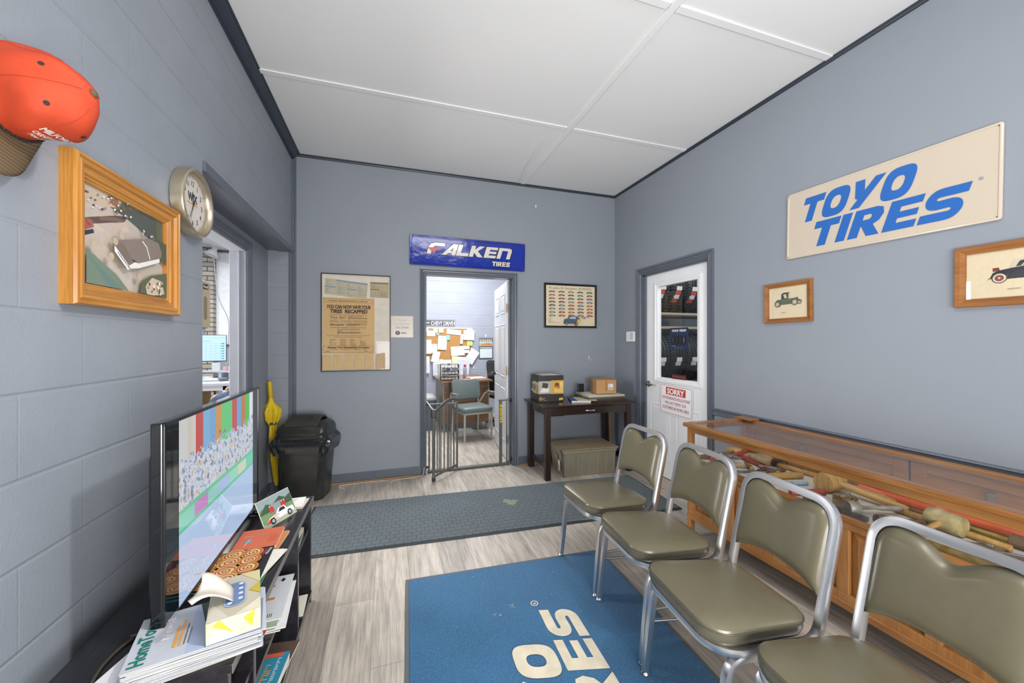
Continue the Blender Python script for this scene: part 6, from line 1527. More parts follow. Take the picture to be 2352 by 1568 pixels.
for x, w_, c, lb in ((.16, .17, '50507c', 'dark violet card above the desk trays'), (.33, .12, '8a8f9c', 'small printed card with orange emblem above the desk trays')):
    o = MB().box(-w_ / 2, w_ / 2, -.001, 0, -.045, .045).build('picture_card', ink(c)); o.location = (.875 + x - .05, YO - .066, .84); tag(o, lb, 'card')
# street-style sign
sg2 = thing('street_style_sign', 'black and white street-style sign reading CHEVY DRIVE above the cork board', 'sign', (.84, YO, 1.68), 0)
q = MB(); q.prism(rrect(.67, .125, .02), 0, .003, T=TY); q.build('plate', mat('sign_charcoal', '53565c', .4), sg2)
a = Art('W', .0033); a.ring(rrect(.655, .112, .016, 4), rrect(.645, .102, .013, 4), 'dcdcdc'); a.text('CHEVY DRIVE', .095, -.038, .074, 'f2f2f2', w=.40, bold=.012)
a.pg([(-.30, -.008), (-.27, -.008), (-.265, -.022), (-.215, -.022), (-.21, -.008), (-.135, -.008), (-.125, .012), (-.20, .012), (-.205, .024), (-.255, .024), (-.26, .012), (-.31, .012)], 'd8cfa0'); a.pg([(.322, -.04), (.322, .04), (.305, .015), (.305, -.015)], 'f2f2f2')
a.build('lettering', None, sg2)
# calendar
cl = thing('wall_calendar', 'spiral wall calendar with an orange car picture in the office', 'calendar', (1.752, YO, 1.215), 0)
q = MB(); q.box(-.135, .135, -.005, 0, -.20, .20); q.build('board', mat('calendar_grey', '5a5e66', .5), cl)
a = Art('W', .0053); a.rect(-.13, .045, .13, .198, 'b8b6b0'); a.rect(-.13, .13, .13, .198, '7a7670'); a.pg([(-.11, .055), (-.09, .08), (-.03, .085), (.0, .1), (.07, .1), (.11, .08), (.12, .055)], 'd08a3c'); a.rects([(-.12 + k * .035, .1, -.105 + k * .035, .17) for k in range(7)], 'd8d8d4')
a.rect(-.12, .0, .12, .022, 'c9d2dc'); a.rect(-.12, .0, -.08, .03, '8fc060'); a.rect(-.118, -.175, .118, -.01, 'eef2f4')
a.rects([(-.11 + i * .033, -.165 + j * .03, -.085 + i * .033, -.143 + j * .03) for i in range(7) for j in range(5)], 'd9e2e6'); a.build('print', None, cl)
for x, z, lb in ((1.62 + .13, 1.45, 'small white adhesive hook above the office calendar'), (1.52, .86, 'small white adhesive hook left below the office calendar')):
    q = MB(); q.prism(rrect(.022, .055, .01), 0, .004, T=TY); q.tube([(0, -.004, -.01), (0, -.014, -.016), (0, -.016, -.006)], .004, 6); o = q.build('adhesive_hook', m_white); o.location = (x, YO, z); tag(o, lb, 'hook')
# desk
dk = thing('office_desk', 'brown office desk with overhanging top in the office', 'desk', (1.12, 6.12, 0))
m_dk = wood('desk_laminate', '6a4b36', '7d5a41', '8c6a4e', .35, 'X'); m_dks = mat('beige_desk_side', '9a9280', .45)
def DB(name, boxes, m=m_dk, bevel=.003):
    q = MB()
    for b in boxes: q.box(*b)
    return q.build(name, m, dk, bevel=bevel, world=True)
DB('desktop', [(.735, 1.52, 5.64, 6.66, .735, .765)])
DB('side_panel', [(.775, .795, 5.70, 6.62, .08, .735)], m_dks); DB('side_panel', [(1.46, 1.48, 5.70, 6.62, .08, .735)], m_dks)
DB('modesty_panel', [(.795, 1.46, 5.70, 5.72, .12, .735)])
for x0, x1 in ((.80, .93), (1.27, 1.45)):
    DB('panel_moulding', [(x0, x1, 5.692, 5.70, .25, .27), (x0, x1, 5.692, 5.70, .66, .68), (x0, x0 + .02, 5.692, 5.70, .27, .66), (x1 - .02, x1, 5.692, 5.70, .27, .66)])
for x in (.785, 1.44):
    for y in (5.72, 6.58): DB('leg', [(x - .015, x + .025, y - .02, y + .02, 0, .10)], m_steel)
q = MB(); q.box(-.11, .11, -.08, .08, 0, .05); q.tube([(.1, 0, .03), (.2, .03, .01), (.35, .06, .008)], .006, 6); o = q.build('power_supply_box', mat('pale_grey_plastic', 'b9b8ae', .5), bevel=.006); o.location = (1.08, 5.60, .12 - .12); tag(o, 'pale grey power box with a black cable under the office desk', 'power box')
# trays
m_wire = mat('black_mesh_wire', '2a2c2e', .45)
tr = thing('letter_tray_rack', 'black wire letter tray rack with three tiers on the office desk', 'letter tray', (.885, 5.80, .765), R(-6))
for k in range(3):
    z0 = .012 + k * .085; q = MB(); X0, X1, Y0, Y1 = -.135, .135, -.10, .16
    for zz in (z0, z0 + .05): q.tube([(X0, Y0, zz), (X1, Y0, zz), (X1, Y1, zz), (X0, Y1, zz)], .004, 6, True)
    for i in range(6): x = X0 + (X1 - X0) * i / 5; q.cyl((x, Y0, z0), (x, Y0, z0 + .05), .003, n=6); q.cyl((x, Y0, z0), (x, Y1, z0), .0025, n=6)
    for i in range(5): y = Y0 + (Y1 - Y0) * i / 4; q.cyl((X0, y, z0), (X0, y, z0 + .05), .003, n=6); q.cyl((X1, y, z0), (X1, y, z0 + .05), .003, n=6)
    q.build('tray', m_wire, tr)
for x in (-.135, .135):
    for y in (-.10, .16): q = MB(); q.cyl((x, y, 0), (x, y, .24), .004, n=6); q.build('corner_rod', m_wire, tr)
for k in range(3):
    o = MB().box(-.12, .12, -.09, .14, 0, .022).build('paper_stack', m_paper); o.location = (.885, 5.80, .765 + .0165 + k * .085); o.rotation_euler = (0, 0, R(-6)); tag(o, ['paper stack in the lowest wire tray', 'paper stack in the middle wire tray', 'paper stack in the top wire tray'][k], 'paper stack', 'paper in the wire trays')
def bottle(name, label, cat, x, y, z, prof, m, capm=None, capz=None):
    t = thing(name, label, cat, (x, y, z)); q = MB(); q.lathe(prof, 16); q.build('body', m, t, smooth=True, ang=.7)
    if capm: q = MB(); q.lathe(capz, 14); q.build('cap', capm, t, smooth=True, ang=.7)
    return t
bottle('foam_cups', 'stack of white foam cups at the left end of the office desk', 'cups', .80, 6.22, .765, [(.03, 0), (.042, .10), (.040, .12), (.044, .20), (.046, .22)], m_white)
bottle('sanitizer_bottle', 'small clear bottle with blue label beside the foam cups', 'bottle', .86, 6.12, .765, [(.025, 0), (.028, .005), (.028, .09), (.01, .11), (.01, .13)], mat('pale_bottle', 'd8dce0', .3), mat('blue_label', '5a78b0', .4), [(.029, .02), (.029, .07)])
bottle('spray_can', 'grey spray can with red cap behind the office chair', 'spray can', 1.17, 6.05, .765, [(.027, 0), (.029, .006), (.029, .16), (.015, .178)], mat('grey_can', '8a8c92', .35), mat('red_cap', 'b04038', .4), [(.02, .178), (.02, .21), (.012, .215)])
bottle('cream_jar', 'tall cream canister between the cups and the wire trays', 'canister', .835, 5.98, .765, [(.028, 0), (.03, .005), (.03, .15), (.024, .16)], mat('cream_can', 'd6cfb8', .4), mat('grey_lid', '9a9a98', .4), [(.026, .16), (.026, .185)])
q = MB(); q.stack([[(x_, .03 * math.cos(a_) * s_, .022 * s_ * max(0, math.sin(a_))) for a_ in [PI * i / 10 for i in range(11)]] for x_, s_ in ((-.05, .3), (-.035, .85), (0, 1), (.03, .8), (.045, .3))], cap=(True, True))
o = q.build('stapler', mat('red_stapler', 'a8363a', .35), smooth=True); o.location = (1.19, 5.88, .766); o.rotation_euler = (0, 0, R(20)); tag(o, 'small red stapler beside the spray can', 'stapler')
for k, (x, y, a_, w_, lb) in enumerate(((1.33, 6.0, 8, .28, 'large open ledger lying on the office desk'), (1.20, 5.74, -15, .2, 'loose white sheet on the office desk near the chair'))):
    o = MB().box(-w_ / 2, w_ / 2, -.12, .12, 0, .008 if k == 0 else .0012).build('paper_sheet' if k else 'ledger', m_paper); o.location = (x, y, .7655); o.rotation_euler = (0, 0, R(a_)); tag(o, lb, 'paper' if k else 'ledger')
# visitor chair
oc = thing('visitor_chair', 'grey padded visitor chair with metal arms facing the office doorway', 'chair', (1.125, 5.27, 0), R(12))
m_gv = mat('grey_green_vinyl', '66706f', .35, var=.04, vs=20); m_fr = mat('pewter_frame', 'b9bab0', .35, .5)
q = MB(); L = [[(a_, b_, z) for a_, b_ in rrect(w_, d_, .05, 5)] for w_, d_, z in ((.40, .40, .385), (.44, .43, .395), (.455, .445, .425), (.44, .43, .45), (.38, .37, .46), (.2, .2, .464))]
q.stack(L); q.build('seat', m_gv, oc, smooth=True, ang=1)
q = MB(); T = Matrix.Translation((0, .235, .655)) @ Matrix.Rotation(R(80), 4, 'X'); q.stack([[(a_, b_, z) for a_, b_ in rrect(w_, d_, .05, 6)] for w_, d_, z in ((.36, .22, -.035), (.42, .27, -.028), (.44, .285, 0), (.42, .27, .028), (.34, .2, .036))], T=T); q.build('backrest', m_gv, oc, smooth=True, ang=1)
for sx in (-1, 1):
    for y0, z1 in ((-.20, .66), (.22, .0)):
        q = MB(); 
        if z1: q.tube(fillet([(sx * .20, -.20, .0), (sx * .20, -.20, .385)], 0, 1), .014, 8, sq=.8)
        else: q.tube([(sx * .20, .26, 0), (sx * .195, .22, .39), (sx * .19, .25, .62)], .014, 8, sq=.8)
        q.build('leg', m_fr, oc, smooth=True)
    q = MB(); q.tube([(sx * .20, -.20, .375), (sx * .20, .23, .375)], .014, 8, sq=.8); q.build('side_rail', m_fr, oc, smooth=True)
    q = MB(); q.tube(fillet([(sx * .195, .2, .45), (sx * .27, .15, .60), (sx * .275, -.12, .615)], .04, 4), (.012, .010), 8, sq=.8); q.build('arm', m_fr, oc, smooth=True)
    q = MB(); q.prism(rrect(.05, .22, .02), 0, .02, T=Matrix.Translation((sx * .275, -.02, .618))); q.build('arm_pad', m_dks if False else mat('taupe_arm_pad', '6f6a5f', .5), oc, bevel=.004)
q = MB(); q.tube([(-.2, -.2, .375), (.2, -.2, .375)], .014, 8, sq=.8); q.build('front_rail', m_fr, oc, smooth=True)
# desk chair behind the desk
wc = thing('desk_chair', 'black swivel desk chair half hidden by the open white door', 'chair', (1.86, 5.98, 0), R(120))
q = MB(); q.stack([[(a_, b_, z) for a_, b_ in rrect(w_, d_, .08, 5)] for w_, d_, z in ((.40, .40, .42), (.48, .47, .44), (.48, .47, .48), (.4, .4, .50))]); q.build('seat', mat('black_vinyl', '2f3338', .4), wc, smooth=True, ang=1)
q = MB(); q.stack([[(a_, b_, z) for a_, b_ in rrect(w_, d_, .08, 5)] for w_, d_, z in ((.36, .4, -.03), (.44, .5, 0), (.38, .42, .03))], T=Matrix.Translation((0, .25, .80)) @ Matrix.Rotation(R(82), 4, 'X')); q.build('backrest', MATS['black_vinyl'], wc, smooth=True, ang=1)
for sx in (-1, 1): q = MB(); q.tube(fillet([(sx * .22, .1, .44), (sx * .28, .12, .52), (sx * .28, .1, .66), (sx * .27, -.15, .66)], .06, 4), .014, 8); q.build('arm', m_black, wc, smooth=True)
q = MB(); q.cyl((0, 0, .08), (0, 0, .42), .025); q.build('column', m_black, wc, smooth=True)
for k in range(5):
    t_ = 2 * PI * k / 5 + .3; q = MB(); q.tube([(0, 0, .10), (.28 * math.cos(t_), .28 * math.sin(t_), .075)], (.018, .014), 8); bl_ = q.build('base_arm', mat('grey_base', '9a9c9c', .4), wc, smooth=True)
    q = MB(); q.cyl((.28 * math.cos(t_) - .02, .28 * math.sin(t_), .028), (.28 * math.cos(t_) + .02, .28 * math.sin(t_), .028), .028); q.cyl((.28 * math.cos(t_), .28 * math.sin(t_), .03), (.28 * math.cos(t_), .28 * math.sin(t_), .075), .006); q.build('caster', m_black, bl_, smooth=True)
q = MB(); q.tube(catmull([(1.66, 6.97, .6), (1.665, 6.94, .3), (1.66, 6.85, .01), (1.60, 6.75, .008), (1.68, 6.66, .008), (1.72, 6.8, .008)], 6), .006, 6); tag(q.build('white_cable', m_white, smooth=True), 'white cable hanging and lying beside the desk chair', 'cable')
# office waste bin at the left
wb = thing('office_bin', 'grey bin with light domed lid behind the gate at the left', 'bin', (.55, 6.0, 0))
q = MB(); q.stack([[(a_, b_, z) for a_, b_ in rrect(w_, d_, .05, 5)] for w_, d_, z in ((.24, .24, 0), (.30, .30, .46))]); q.build('body', mat('slate_plastic', '5a6070', .5), wb, smooth=True)
q = MB(); q.stack([[(a_, b_, z) for a_, b_ in rrect(w_, d_, .05, 5)] for w_, d_, z in ((.31, .31, .46), (.32, .32, .475), (.31, .31, .50), (.24, .24, .535), (.1, .1, .545))]); q.build('lid', mat('pale_lid', 'a7a9a6', .5), wb, smooth=True, ang=.8)
# black coat / bag behind the door
q = MB(); q.stack([[(.06 * math.cos(a_) * s_, .10 * math.sin(a_) * s_, z) for a_ in [2 * PI * i / 14 for i in range(14)]] for z, s_ in ((.55, .8), (.9, 1), (1.3, .9), (1.45, .5), (1.52, .15))]); o = q.build('hanging_coat', mat('black_cloth', '191a1d', .9)); o.location = (1.50, 4.72, 0); tag(o, 'black coat hanging behind the opened white office door', 'coat')
for k, c in enumerate(('8a6a48', 'c4b49a')):
    o = MB().box(-.10, .10, -.14, .14, 0, .28).build('storage_carton', ink(c)); o.location = (1.53, 4.72, .0 + k * .281); tag(o, ['brown carton on the floor behind the open office door', 'cream carton stacked on the brown one behind the office door'][k], 'box')
# ================================================================ SIDE OFFICE THROUGH THE LEFT DOORWAY
dsp = thing('soap_dispenser', 'beige hand sanitizer dispenser on the wall at the left doorway', 'dispenser', (-1.0139 , 2.395, 1.54), LW)
m_bei = mat('beige_plastic', 'b9a78c', .4, var=.03)
q = MB(); q.stack([[(a_, -y, b_) for a_, b_ in rrect(w_, h_, .02, 4)] for w_, h_, y in ((.120, .26, 0), (.128, .268, .02), (.126, .262, .085), (.11, .24, .108))]); q.build('body', m_bei, dsp, smooth=True, ang=.5)
a = Art('W', .1082); a.rect(-.028, .078, .034, .106, '3a3440', 3); a.text('Purell', .003, .085, .014, 'e8e4e0', w=.05, bold=.02)
a.pg([(x, y - .02) for x, y in rrect(.035, .12, .014, 4)], '8a7c66'); a.build('window_and_logo', None, dsp)
# brick pillar, white board wall
def brick():
    m, nt, b = base('grey_brick'); v, _ = coords(nt, (1, 1, 1), 'XZ-'); br = node(nt, 'ShaderNodeTexBrick'); br.inputs['Scale'].default_value = 1; br.inputs['Brick Width'].default_value = .21; br.inputs['Row Height'].default_value = .085; br.inputs['Mortar Size'].default_value = .009
    br.inputs['Color1'].default_value = lin('bdb7aa'); br.inputs['Color2'].default_value = lin('a39d92'); br.inputs['Mortar'].default_value = lin('5a564e'); nt.links.new(v, br.inputs['Vector']); nt.links.new(br.outputs['Color'], b.inputs['Base Color']); b.inputs['Roughness'].default_value = .8; return m
struct('wall_brick_pier', MB().box(-3.75, -3.06, 8.4, 8.6, 0, CH), brick())
wbd = thing('white_wall_board', 'tall white glossy wall board at the back of the side office', 'board', (-2.2, 8.58, 1.30))
MB().box(-.84, .9, -.03, .0, 0, 1.70).build('panel', mat('white_gloss_board', 'f2f3f6', .3), wbd); q = MB(); frame4(q, -.86, .92, -.01, 1.72, [(0, 0), (0, .045), (.03, .045), (.03, .03)]); q.build('frame', m_white, wbd)
cy_ = thing('clamp_lamp', 'white metal clamp lamp high in the side office', 'lamp', (-3.0, 8.2, 2.93), R(30))
q = MB(); q.lathe([(.03, .12), (.035, .10), (.05, .06), (.11, -.04), (.112, -.045)], 20, T=Matrix.Rotation(R(25), 4, 'Y'), cap=(True, False)); q.build('shade', m_white, cy_, smooth=True); q = MB(); q.cyl((0, 0, .1), (.07, 0, .22), .03); q.build('socket', m_white, cy_); q = MB(); q.tube([(-.02, 0, -.12), (-.15, .0, -.10), (-.22, .02, -.04), (-.1, .02, .02)], .008, 6); q.build('clamp', m_alu, cy_)
q = MB(); q.tube(catmull([(-2.99, 8.19, 3.06), (-2.95, 8.3, 2.2), (-2.84, 8.45, 1.75), (-2.86, 8.5, 1.3)], 6), .008, 6); tag(q.build('lamp_cord', mat('grey_cord', 'b8bac0', .5), smooth=True), 'grey cord hanging down in front of the white board', 'cord')
q = MB(); q.tube(catmull([(-3.25, 8.36, 3.0), (-3.26, 8.36, 2.2), (-3.2, 8.36, 1.6), (-3.18, 8.36, 1.1)], 6), .010, 6); tag(q.build('blue_cable', mat('blue_cable', '6f9ae0', .5), smooth=True), 'light blue cable running down the brick pier', 'cable')
# desk in the side office
sd_ = thing('workbench_desk', 'pale topped work desk with white metal legs in the side office', 'desk', (-2.55, 6.35, 0))
def SB(name, boxes, m, bevel=.004):
    q = MB()
    for b in boxes: q.box(*b)
    return q.build(name, m, sd_, bevel=bevel, world=True)
m_top = mat('pale_grey_top', 'b5bac2', .4)
SB('desktop', [(-4.0, -1.6, 5.95, 6.9, .76, .80)], m_top); SB('riser_shelf', [(-3.6, -1.7, 6.62, 6.88, .89, .91), (-3.6, -3.56, 6.62, 6.88, .80, .89), (-2.35, -2.31, 6.62, 6.88, .80, .89)], m_top)
for x in (-2.42, -2.05): SB('leg', [(x - .025, x + .025, 5.98, 6.03, 0, .76)], m_white)
SB('leg', [(-2.45, -2.02, 5.98, 6.02, .70, .76)], m_white); SB('wooden_cabinet', [(-3.3, -2.5, 6.02, 6.8, 0, .76)], wood('pine', 'b48a50', 'c79c60', 'd5ad70', .5, 'Z'))
SB('leg', [(-2.05, -1.98, 6.7, 6.78, 0, .76)], MATS['pine'])
mo = thing('computer_monitor', 'flat monitor showing a pale blue table in the side office', 'monitor', (-2.50, 6.44, .8005), R(15))
q = MB(); q.box(-.30, .30, 0, .03, .26, .64); q.build('housing', m_black, mo, bevel=.003); a = Art('W', .0008); a.rect(-.293, .272, .293, .633, mat('monitor_picture', '9fbad0', .3, emit=.4, var=.0)); mk = mat('monitor_ink', '8aa4bc', .3, emit=.35)
for j in range(7): a.rects([(-.28 + i * .055, .30 + j * .036, -.25 + i * .055, .304 + j * .036) for i in range(9)], mk); a.rect(.225, .297 + j * .036, .25, .307 + j * .036, mat('monitor_green', '4fb08a', .3, emit=.4)); a.rect(.252, .297 + j * .036, .27, .307 + j * .036, mat('monitor_navy', '2a4a6a', .3, emit=.3))
a.rect(-.29, .6, .29, .603, mk); a.rect(.03, .55, .12, .556, mk); a.build('screen', None, mo)
q = MB(); q.tube([(0, .02, .01), (0, .03, .3)], (.03, .012), 8); q.prism(rrect(.24, .18, .02), 0, .01); q.build('stand', m_black, mo)
for k, (x, y, w_, d_, h_, c, lb) in enumerate(((-2.42, 6.75, .10, .03, .12, 'f0f2f6', 'white price cards standing on the desk riser'), (-2.31, 6.76, .05, .03, .06, 'eec4c8', 'pink note pad on the riser beside the white cards'), (-2.25, 6.76, .05, .03, .06, 'f0cfd4', 'second pink note pad on the riser'), (-2.19, 6.76, .05, .03, .06, 'f2c8a0', 'orange note pad at the right of the riser'))):
    o = MB().box(-w_ / 2, w_ / 2, -d_ / 2, d_ / 2, 0, h_).build('note_pad', ink(c)); o.location = (x, y, .9105); tag(o, lb, 'note pad', 'note pads on the desk riser')
for k, (x, y, w_, d_, h_, a_, c, nm, lb) in enumerate(((-2.56, 6.20, .14, .30, .012, 20, 'eceff4', 'papers', 'loose white papers at the left front of the side desk'), (-2.30, 6.38, .26, .12, .03, -15, 'dfe6f2', 'card_reader', 'pale card reader lying on the side desk'), (-2.42, 6.28, .40, .13, .02, 12, '9aa2ac', 'keyboard', 'grey keyboard on the side desk'), (-2.18, 6.3, .10, .16, .04, 30, '5a6068', 'desk_phone', 'dark desk phone at the right of the side desk'), (-2.61, 6.52, .10, .10, .12, 10, 'c8463c', 'red_box', 'red carton under the monitor on the side desk'), (-2.45, 6.5, .12, .1, .045, -30, 'c8d4ea', 'crumpled_tissue', 'pale blue crumpled tissue behind the keyboard'))):
    o = MB().box(-w_ / 2, w_ / 2, -d_ / 2, d_ / 2, 0, h_).build(nm, ink(c), bevel=.004); o.location = (x, y, .8005); o.rotation_euler = (0, 0, R(a_)); tag(o, lb, nm.replace('_', ' '))
q = MB(); q.tube([(-2.36 + .13 * math.cos(t_) * (1 - .01 * t_), 6.62 + .13 * math.sin(t_) * (1 - .01 * t_), .012 + .0016 * t_) for t_ in [k * .4 for k in range(60)]] + [(-2.40, 6.7, .3), (-2.44, 6.74, .74)], .010, 8)
tag(q.build('extension_cord', mat('orange_cord', 'b8482c', .5), smooth=True), 'coiled orange cord on the floor under the side desk', 'cord')
# person seated on a stool at the desk, hidden by the door jamb but for one knee
m_jean = mat('blue_denim', '3c4c66', .85, var=.12, vs=30, bs=.2); m_skin = mat('skin', 'c08e72', .5, var=.04); m_shirt = mat('grey_shirt', '6a6e74', .85)
pr = thing('person', 'person in blue jeans seated in the side office, only a knee in view', 'person', (-1.52, 5.55, .10))
def skin(name, V, E_, m, par, lvl=2):
    me = bpy.data.meshes.new(name); me.from_pydata([v[:3] for v in V], E_, []); o = bpy.data.objects.new(name, me); COL.objects.link(o); o.parent = par
    sm = o.modifiers.new('skin', 'SKIN'); sm.use_smooth_shade = True
    if not me.skin_vertices: me.attributes.new
    for i, v in enumerate(V):
        r_ = v[3]; r_ = r_ if isinstance(r_, tuple) else (r_, r_); me.skin_vertices[0].data[i].radius = r_; me.skin_vertices[0].data[i].use_root = (i == 0)
    s_ = o.modifiers.new('sub', 'SUBSURF'); s_.levels = lvl; s_.render_levels = lvl; me.materials.append(m); return o
# faces -X; seat height .50
BV = [(0, 0, .56, (.12, .15)), (.01, 0, .75, (.10, .13)), (-.01, 0, .93, (.11, .16)), (-.01, 0, 1.02, (.09, .16)), (-.02, 0, 1.10, (.05, .055)), (-.035, 0, 1.16, (.055, .055)), (-.045, 0, 1.22, (.085, .072)), (-.04, 0, 1.31, (.09, .075)), (-.035, 0, 1.36, (.05, .045)),
 (-.02, .17, 1.00, .055), (.03, .23, .80, .042), (-.10, .19, .73, .033), (-.18, .165, .71, .024), (-.22, .155, .70, (.02, .035)),
 (-.02, -.17, 1.00, .055), (.03, -.23, .80, .042), (-.10, -.19, .73, .033), (-.18, -.165, .71, .024), (-.22, -.155, .70, (.02, .035)),
 (-.05, .09, .55, .085), (-.28, .12, .57, .075), (-.44, .13, .57, .062), (-.44, .13, .34, .052), (-.42, .13, .10, .036), (-.52, .13, .04, .034),
 (-.05, -.09, .55, .085), (-.28, -.12, .57, .075), (-.44, -.13, .57, .062), (-.44, -.13, .34, .052), (-.42, -.13, .10, .036), (-.52, -.13, .04, .034)]
BE = [(0, 1), (1, 2), (2, 3), (3, 4), (4, 5), (5, 6), (6, 7), (7, 8), (3, 9), (9, 10), (10, 11), (11, 12), (12, 13), (3, 14), (14, 15), (15, 16), (16, 17), (17, 18), (0, 19), (19, 20), (20, 21), (21, 22), (22, 23), (23, 24), (0, 25), (25, 26), (26, 27), (27, 28), (28, 29), (29, 30)]
for sy in (1, -1):      # fingers and thumb rooted in each palm
    pb = 13 if sy == 1 else 18
    for k in range(4):
        y = sy * .155 + (-.027 + .018 * k); Lf = (.06, .075, .08, .065)[k]; i0 = len(BV)
        BV += [(-.245, y, .70, .009), (-.25 - Lf * .55, y, .695, .0085), (-.25 - Lf, y, .675, .007)]; BE += [(pb, i0), (i0, i0 + 1), (i0 + 1, i0 + 2)]
    i0 = len(BV); BV += [(-.215, sy * .155 - sy * .04, .69, .011), (-.25, sy * .155 - sy * .062, .68, .009)]; BE += [(pb, i0), (i0, i0 + 1)]
skin('body', BV, BE, m_skin, pr)
skin('trousers', [(0, 0, .56, (.15, .18)), (.0, 0, .68, (.13, .16))] + [(x, y * 1.0, z, r_ * 1.2) for x, y, z, r_ in BV[19:24]] + [(x, y, z, r_ * 1.2) for x, y, z, r_ in BV[25:30]], [(0, 1), (0, 2), (2, 3), (3, 4), (4, 5), (5, 6), (0, 7), (7, 8), (8, 9), (9, 10), (10, 11)], m_jean, pr)
skin('shirt', [(0, 0, .66, (.14, .17)), (.01, 0, .78, (.125, .155)), (-.01, 0, .93, (.13, .18)), (-.01, 0, 1.03, (.10, .17)), (-.02, .18, 1.0, .068), (.02, .225, .84, .058), (-.02, -.18, 1.0, .068), (.02, -.225, .84, .058), (-.018, 0, 1.085, .06)], [(0, 1), (1, 2), (2, 3), (3, 4), (4, 5), (3, 6), (6, 7), (3, 8)], m_shirt, pr)
q = MB(); q.sphere((-.025, 0, 1.325), (.100, .086, .085), n=18); q.build('hair', mat('brown_hair', '3c2c20', .8, var=.3, vs=60), pr, smooth=True, ang=2)
q = MB()
for sy in (-1, 1): q.sphere((-.118, sy * .03, 1.275), (.012, .015, .009), n=10, k=6)
q.build('eyes', mat('eye_white', 'e8e4e0', .2), pr, smooth=True); q = MB(); q.sphere((-.137, 0, 1.245), (.018, .012, .022), n=10, k=6); q.build('nose', m_skin, pr, smooth=True); q = MB(); q.sphere((-.124, 0, 1.205), (.008, .024, .006), n=10, k=6); q.build('mouth', mat('lips', 'a0605a', .5), pr, smooth=True)
q = MB(); [q.sphere((-.04, sy * .083, 1.265), (.018, .010, .028), n=10, k=6) for sy in (-1, 1)]; q.build('ears', m_skin, pr, smooth=True)
for sy in (-1, 1): q = MB(); q.stack([[(x_, sy * .13 + .045 * w_ * math.cos(a_), max(.0, .045 + .045 * h_ * math.sin(a_))) for a_ in [2 * PI * i / 14 for i in range(14)]] for x_, w_, h_ in ((-.36, .7, .9), (-.40, 1, 1.2), (-.50, 1, 1), (-.58, .95, .8), (-.62, .5, .5))]); q.build('shoe', m_black, pr, smooth=True)
so = thing('stool', 'round black stool under the seated person', 'stool', (-1.52, 5.55, 0)); q = MB(); q.lathe([(.16, .50), (.175, .51), (.175, .528), (.1, .535)], 20); q.build('seat', m_black, so, smooth=True)
for k in range(4): t_ = PI / 4 + k * PI / 2; q = MB(); q.cyl((.11 * math.cos(t_), .11 * math.sin(t_), .50), (.17 * math.cos(t_), .17 * math.sin(t_), 0), .012); q.build('leg', m_steel, so, smooth=True)
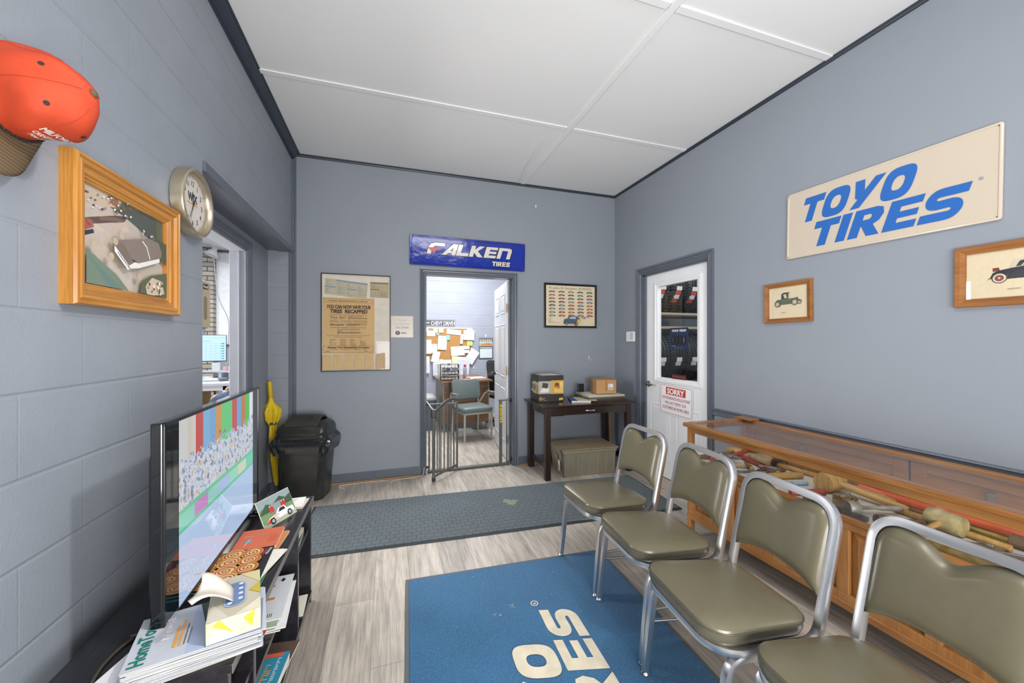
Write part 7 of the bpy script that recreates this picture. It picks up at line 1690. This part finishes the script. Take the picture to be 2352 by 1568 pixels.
# ================================================================ WORKSHOP BEHIND THE WHITE DOOR
m_tyre = mat('tyre_rubber', '26282a', .5, var=.15, vs=30)
rk = thing('tire_rack', 'metal tire rack with pale shelf beams behind the door window', 'rack', (3.9, 4.15, 0))
def RB(name, boxes, m): 
    q = MB()
    for b in boxes: q.box(*b)
    return q.build(name, m, rk, world=True, bevel=.003)
m_beam = mat('pale_rack_beam', 'b3a48e', .5)
for z in (.83, 1.53, 1.70): RB('beam', [(3.0, 4.9, 3.86, 3.90, z - .03, z)], m_beam); RB('beam', [(3.0, 4.9, 4.42, 4.46, z - .03, z)], m_beam)
for x in (3.0, 4.86):
    for y in (3.86, 4.42): RB('upright', [(x, x + .04, y, y + .04, 0, 2.6)], mat('rack_blue_grey', '5f7484', .5))
def make_tyre(label, x, z, wd=.225, lab=0):
    t = thing('car_tire', label, 'tire', (x, 4.16, z), 0, 'tires on the rack behind the door window'); Rr = .333
    prof = [(.205, -.09), (.215, -.105), (.27, -.112), (.31, -.105), (.328, -.085), (.333, -.06)]
    tr_ = []
    for c in (-.042, 0, .042): tr_ += [(Rr + .001, c - .006), (Rr - .009, c - .004), (Rr - .009, c + .004), (Rr + .001, c + .006)]
    prof = prof + tr_ + [(a_, -b_) for a_, b_ in prof[::-1]] + [(.2, .0)]
    q = MB(); L = [[(y_, r_ * math.cos(2 * PI * i / 48), r_ * math.sin(2 * PI * i / 48)) for i in range(48)] for r_, y_ in prof]; L.append(L[0]); q.stack(L, cap=(False, False)); b_ = q.build('carcass', m_tyre, t, smooth=True, ang=.6)
    q = MB()
    for k in range(60):
        a0 = 2 * PI * k / 60
        for y0, y1 in ((-.105, -.055), (.055, .105)):
            q.stack([[(y0, r_ * math.cos(a0 + s_), r_ * math.sin(a0 + s_)), (y1, r_ * 1.012 * math.cos(a0 + s_ + .04), r_ * 1.012 * math.sin(a0 + s_ + .04))] for r_, s_ in ((.324, 0), (.333, 0), (.333, .035), (.324, .035))], closed=False, cap=(False, False))
    q.build('tread_blocks', mat('tyre_tread', '303234', .6), t)
    if lab:
        q = MB(); cs = ['e4e4e2', 'c2403a', 'dcdad4', 'c2403a'] if lab == 1 else ['e0e2e0', 'c8cac8']
        n = len(cs)
        for k, c in enumerate(cs):
            a0 = R(198 + (-6) * k) if lab == 1 else R(188 - 8 * k); a1 = a0 + R(5.6 if lab == 1 else 7)
            s0 = .006 * (k if lab == 1 else 0)
            q.stack([[(-.03 + s_ * 1, 1.004 * Rr * math.cos(t_), 1.004 * Rr * math.sin(t_)) for s_ in (-.03, .03)] for t_ in (a0 - R(28), a1 - R(28))], ink(c), cap=(False, False), closed=False) if False else q.add([(x_, -(Rr + .003) * math.cos(t_), (Rr + .003) * math.sin(t_)) for x_, t_ in ((-.055, u0), (.005, u0), (.005, u1), (-.055, u1)) for u0, u1 in ((0, 0),)] if False else [(x_ - .012 * k, -(Rr + .003) * math.cos(t_), (Rr + .003) * math.sin(t_)) for x_, t_ in ((-.045, R(-2 - 9 * k)), (.035, R(-2 - 9 * k)), (.035, R(-10.6 - 9 * k)), (-.045, R(-10.6 - 9 * k)))], [(0, 1, 2, 3)], ink(c))
        q.build('paper_label', None, t)
    return t
xs = [3.165, 3.40, 3.635, 3.87, 4.105, 4.34]; nm = ['leftmost', 'second', 'third', 'fourth', 'fifth', 'sixth']
for row, z in (('upper', 1.70 + .333), ('lower', .83 + .333)):
    for k, x in enumerate(xs):
        lb = ('%s tire of the %s row on the rack behind the door' % (nm[k], row))
        make_tyre(lb, x, z + .001, lab=(1 if row == 'upper' else 2))
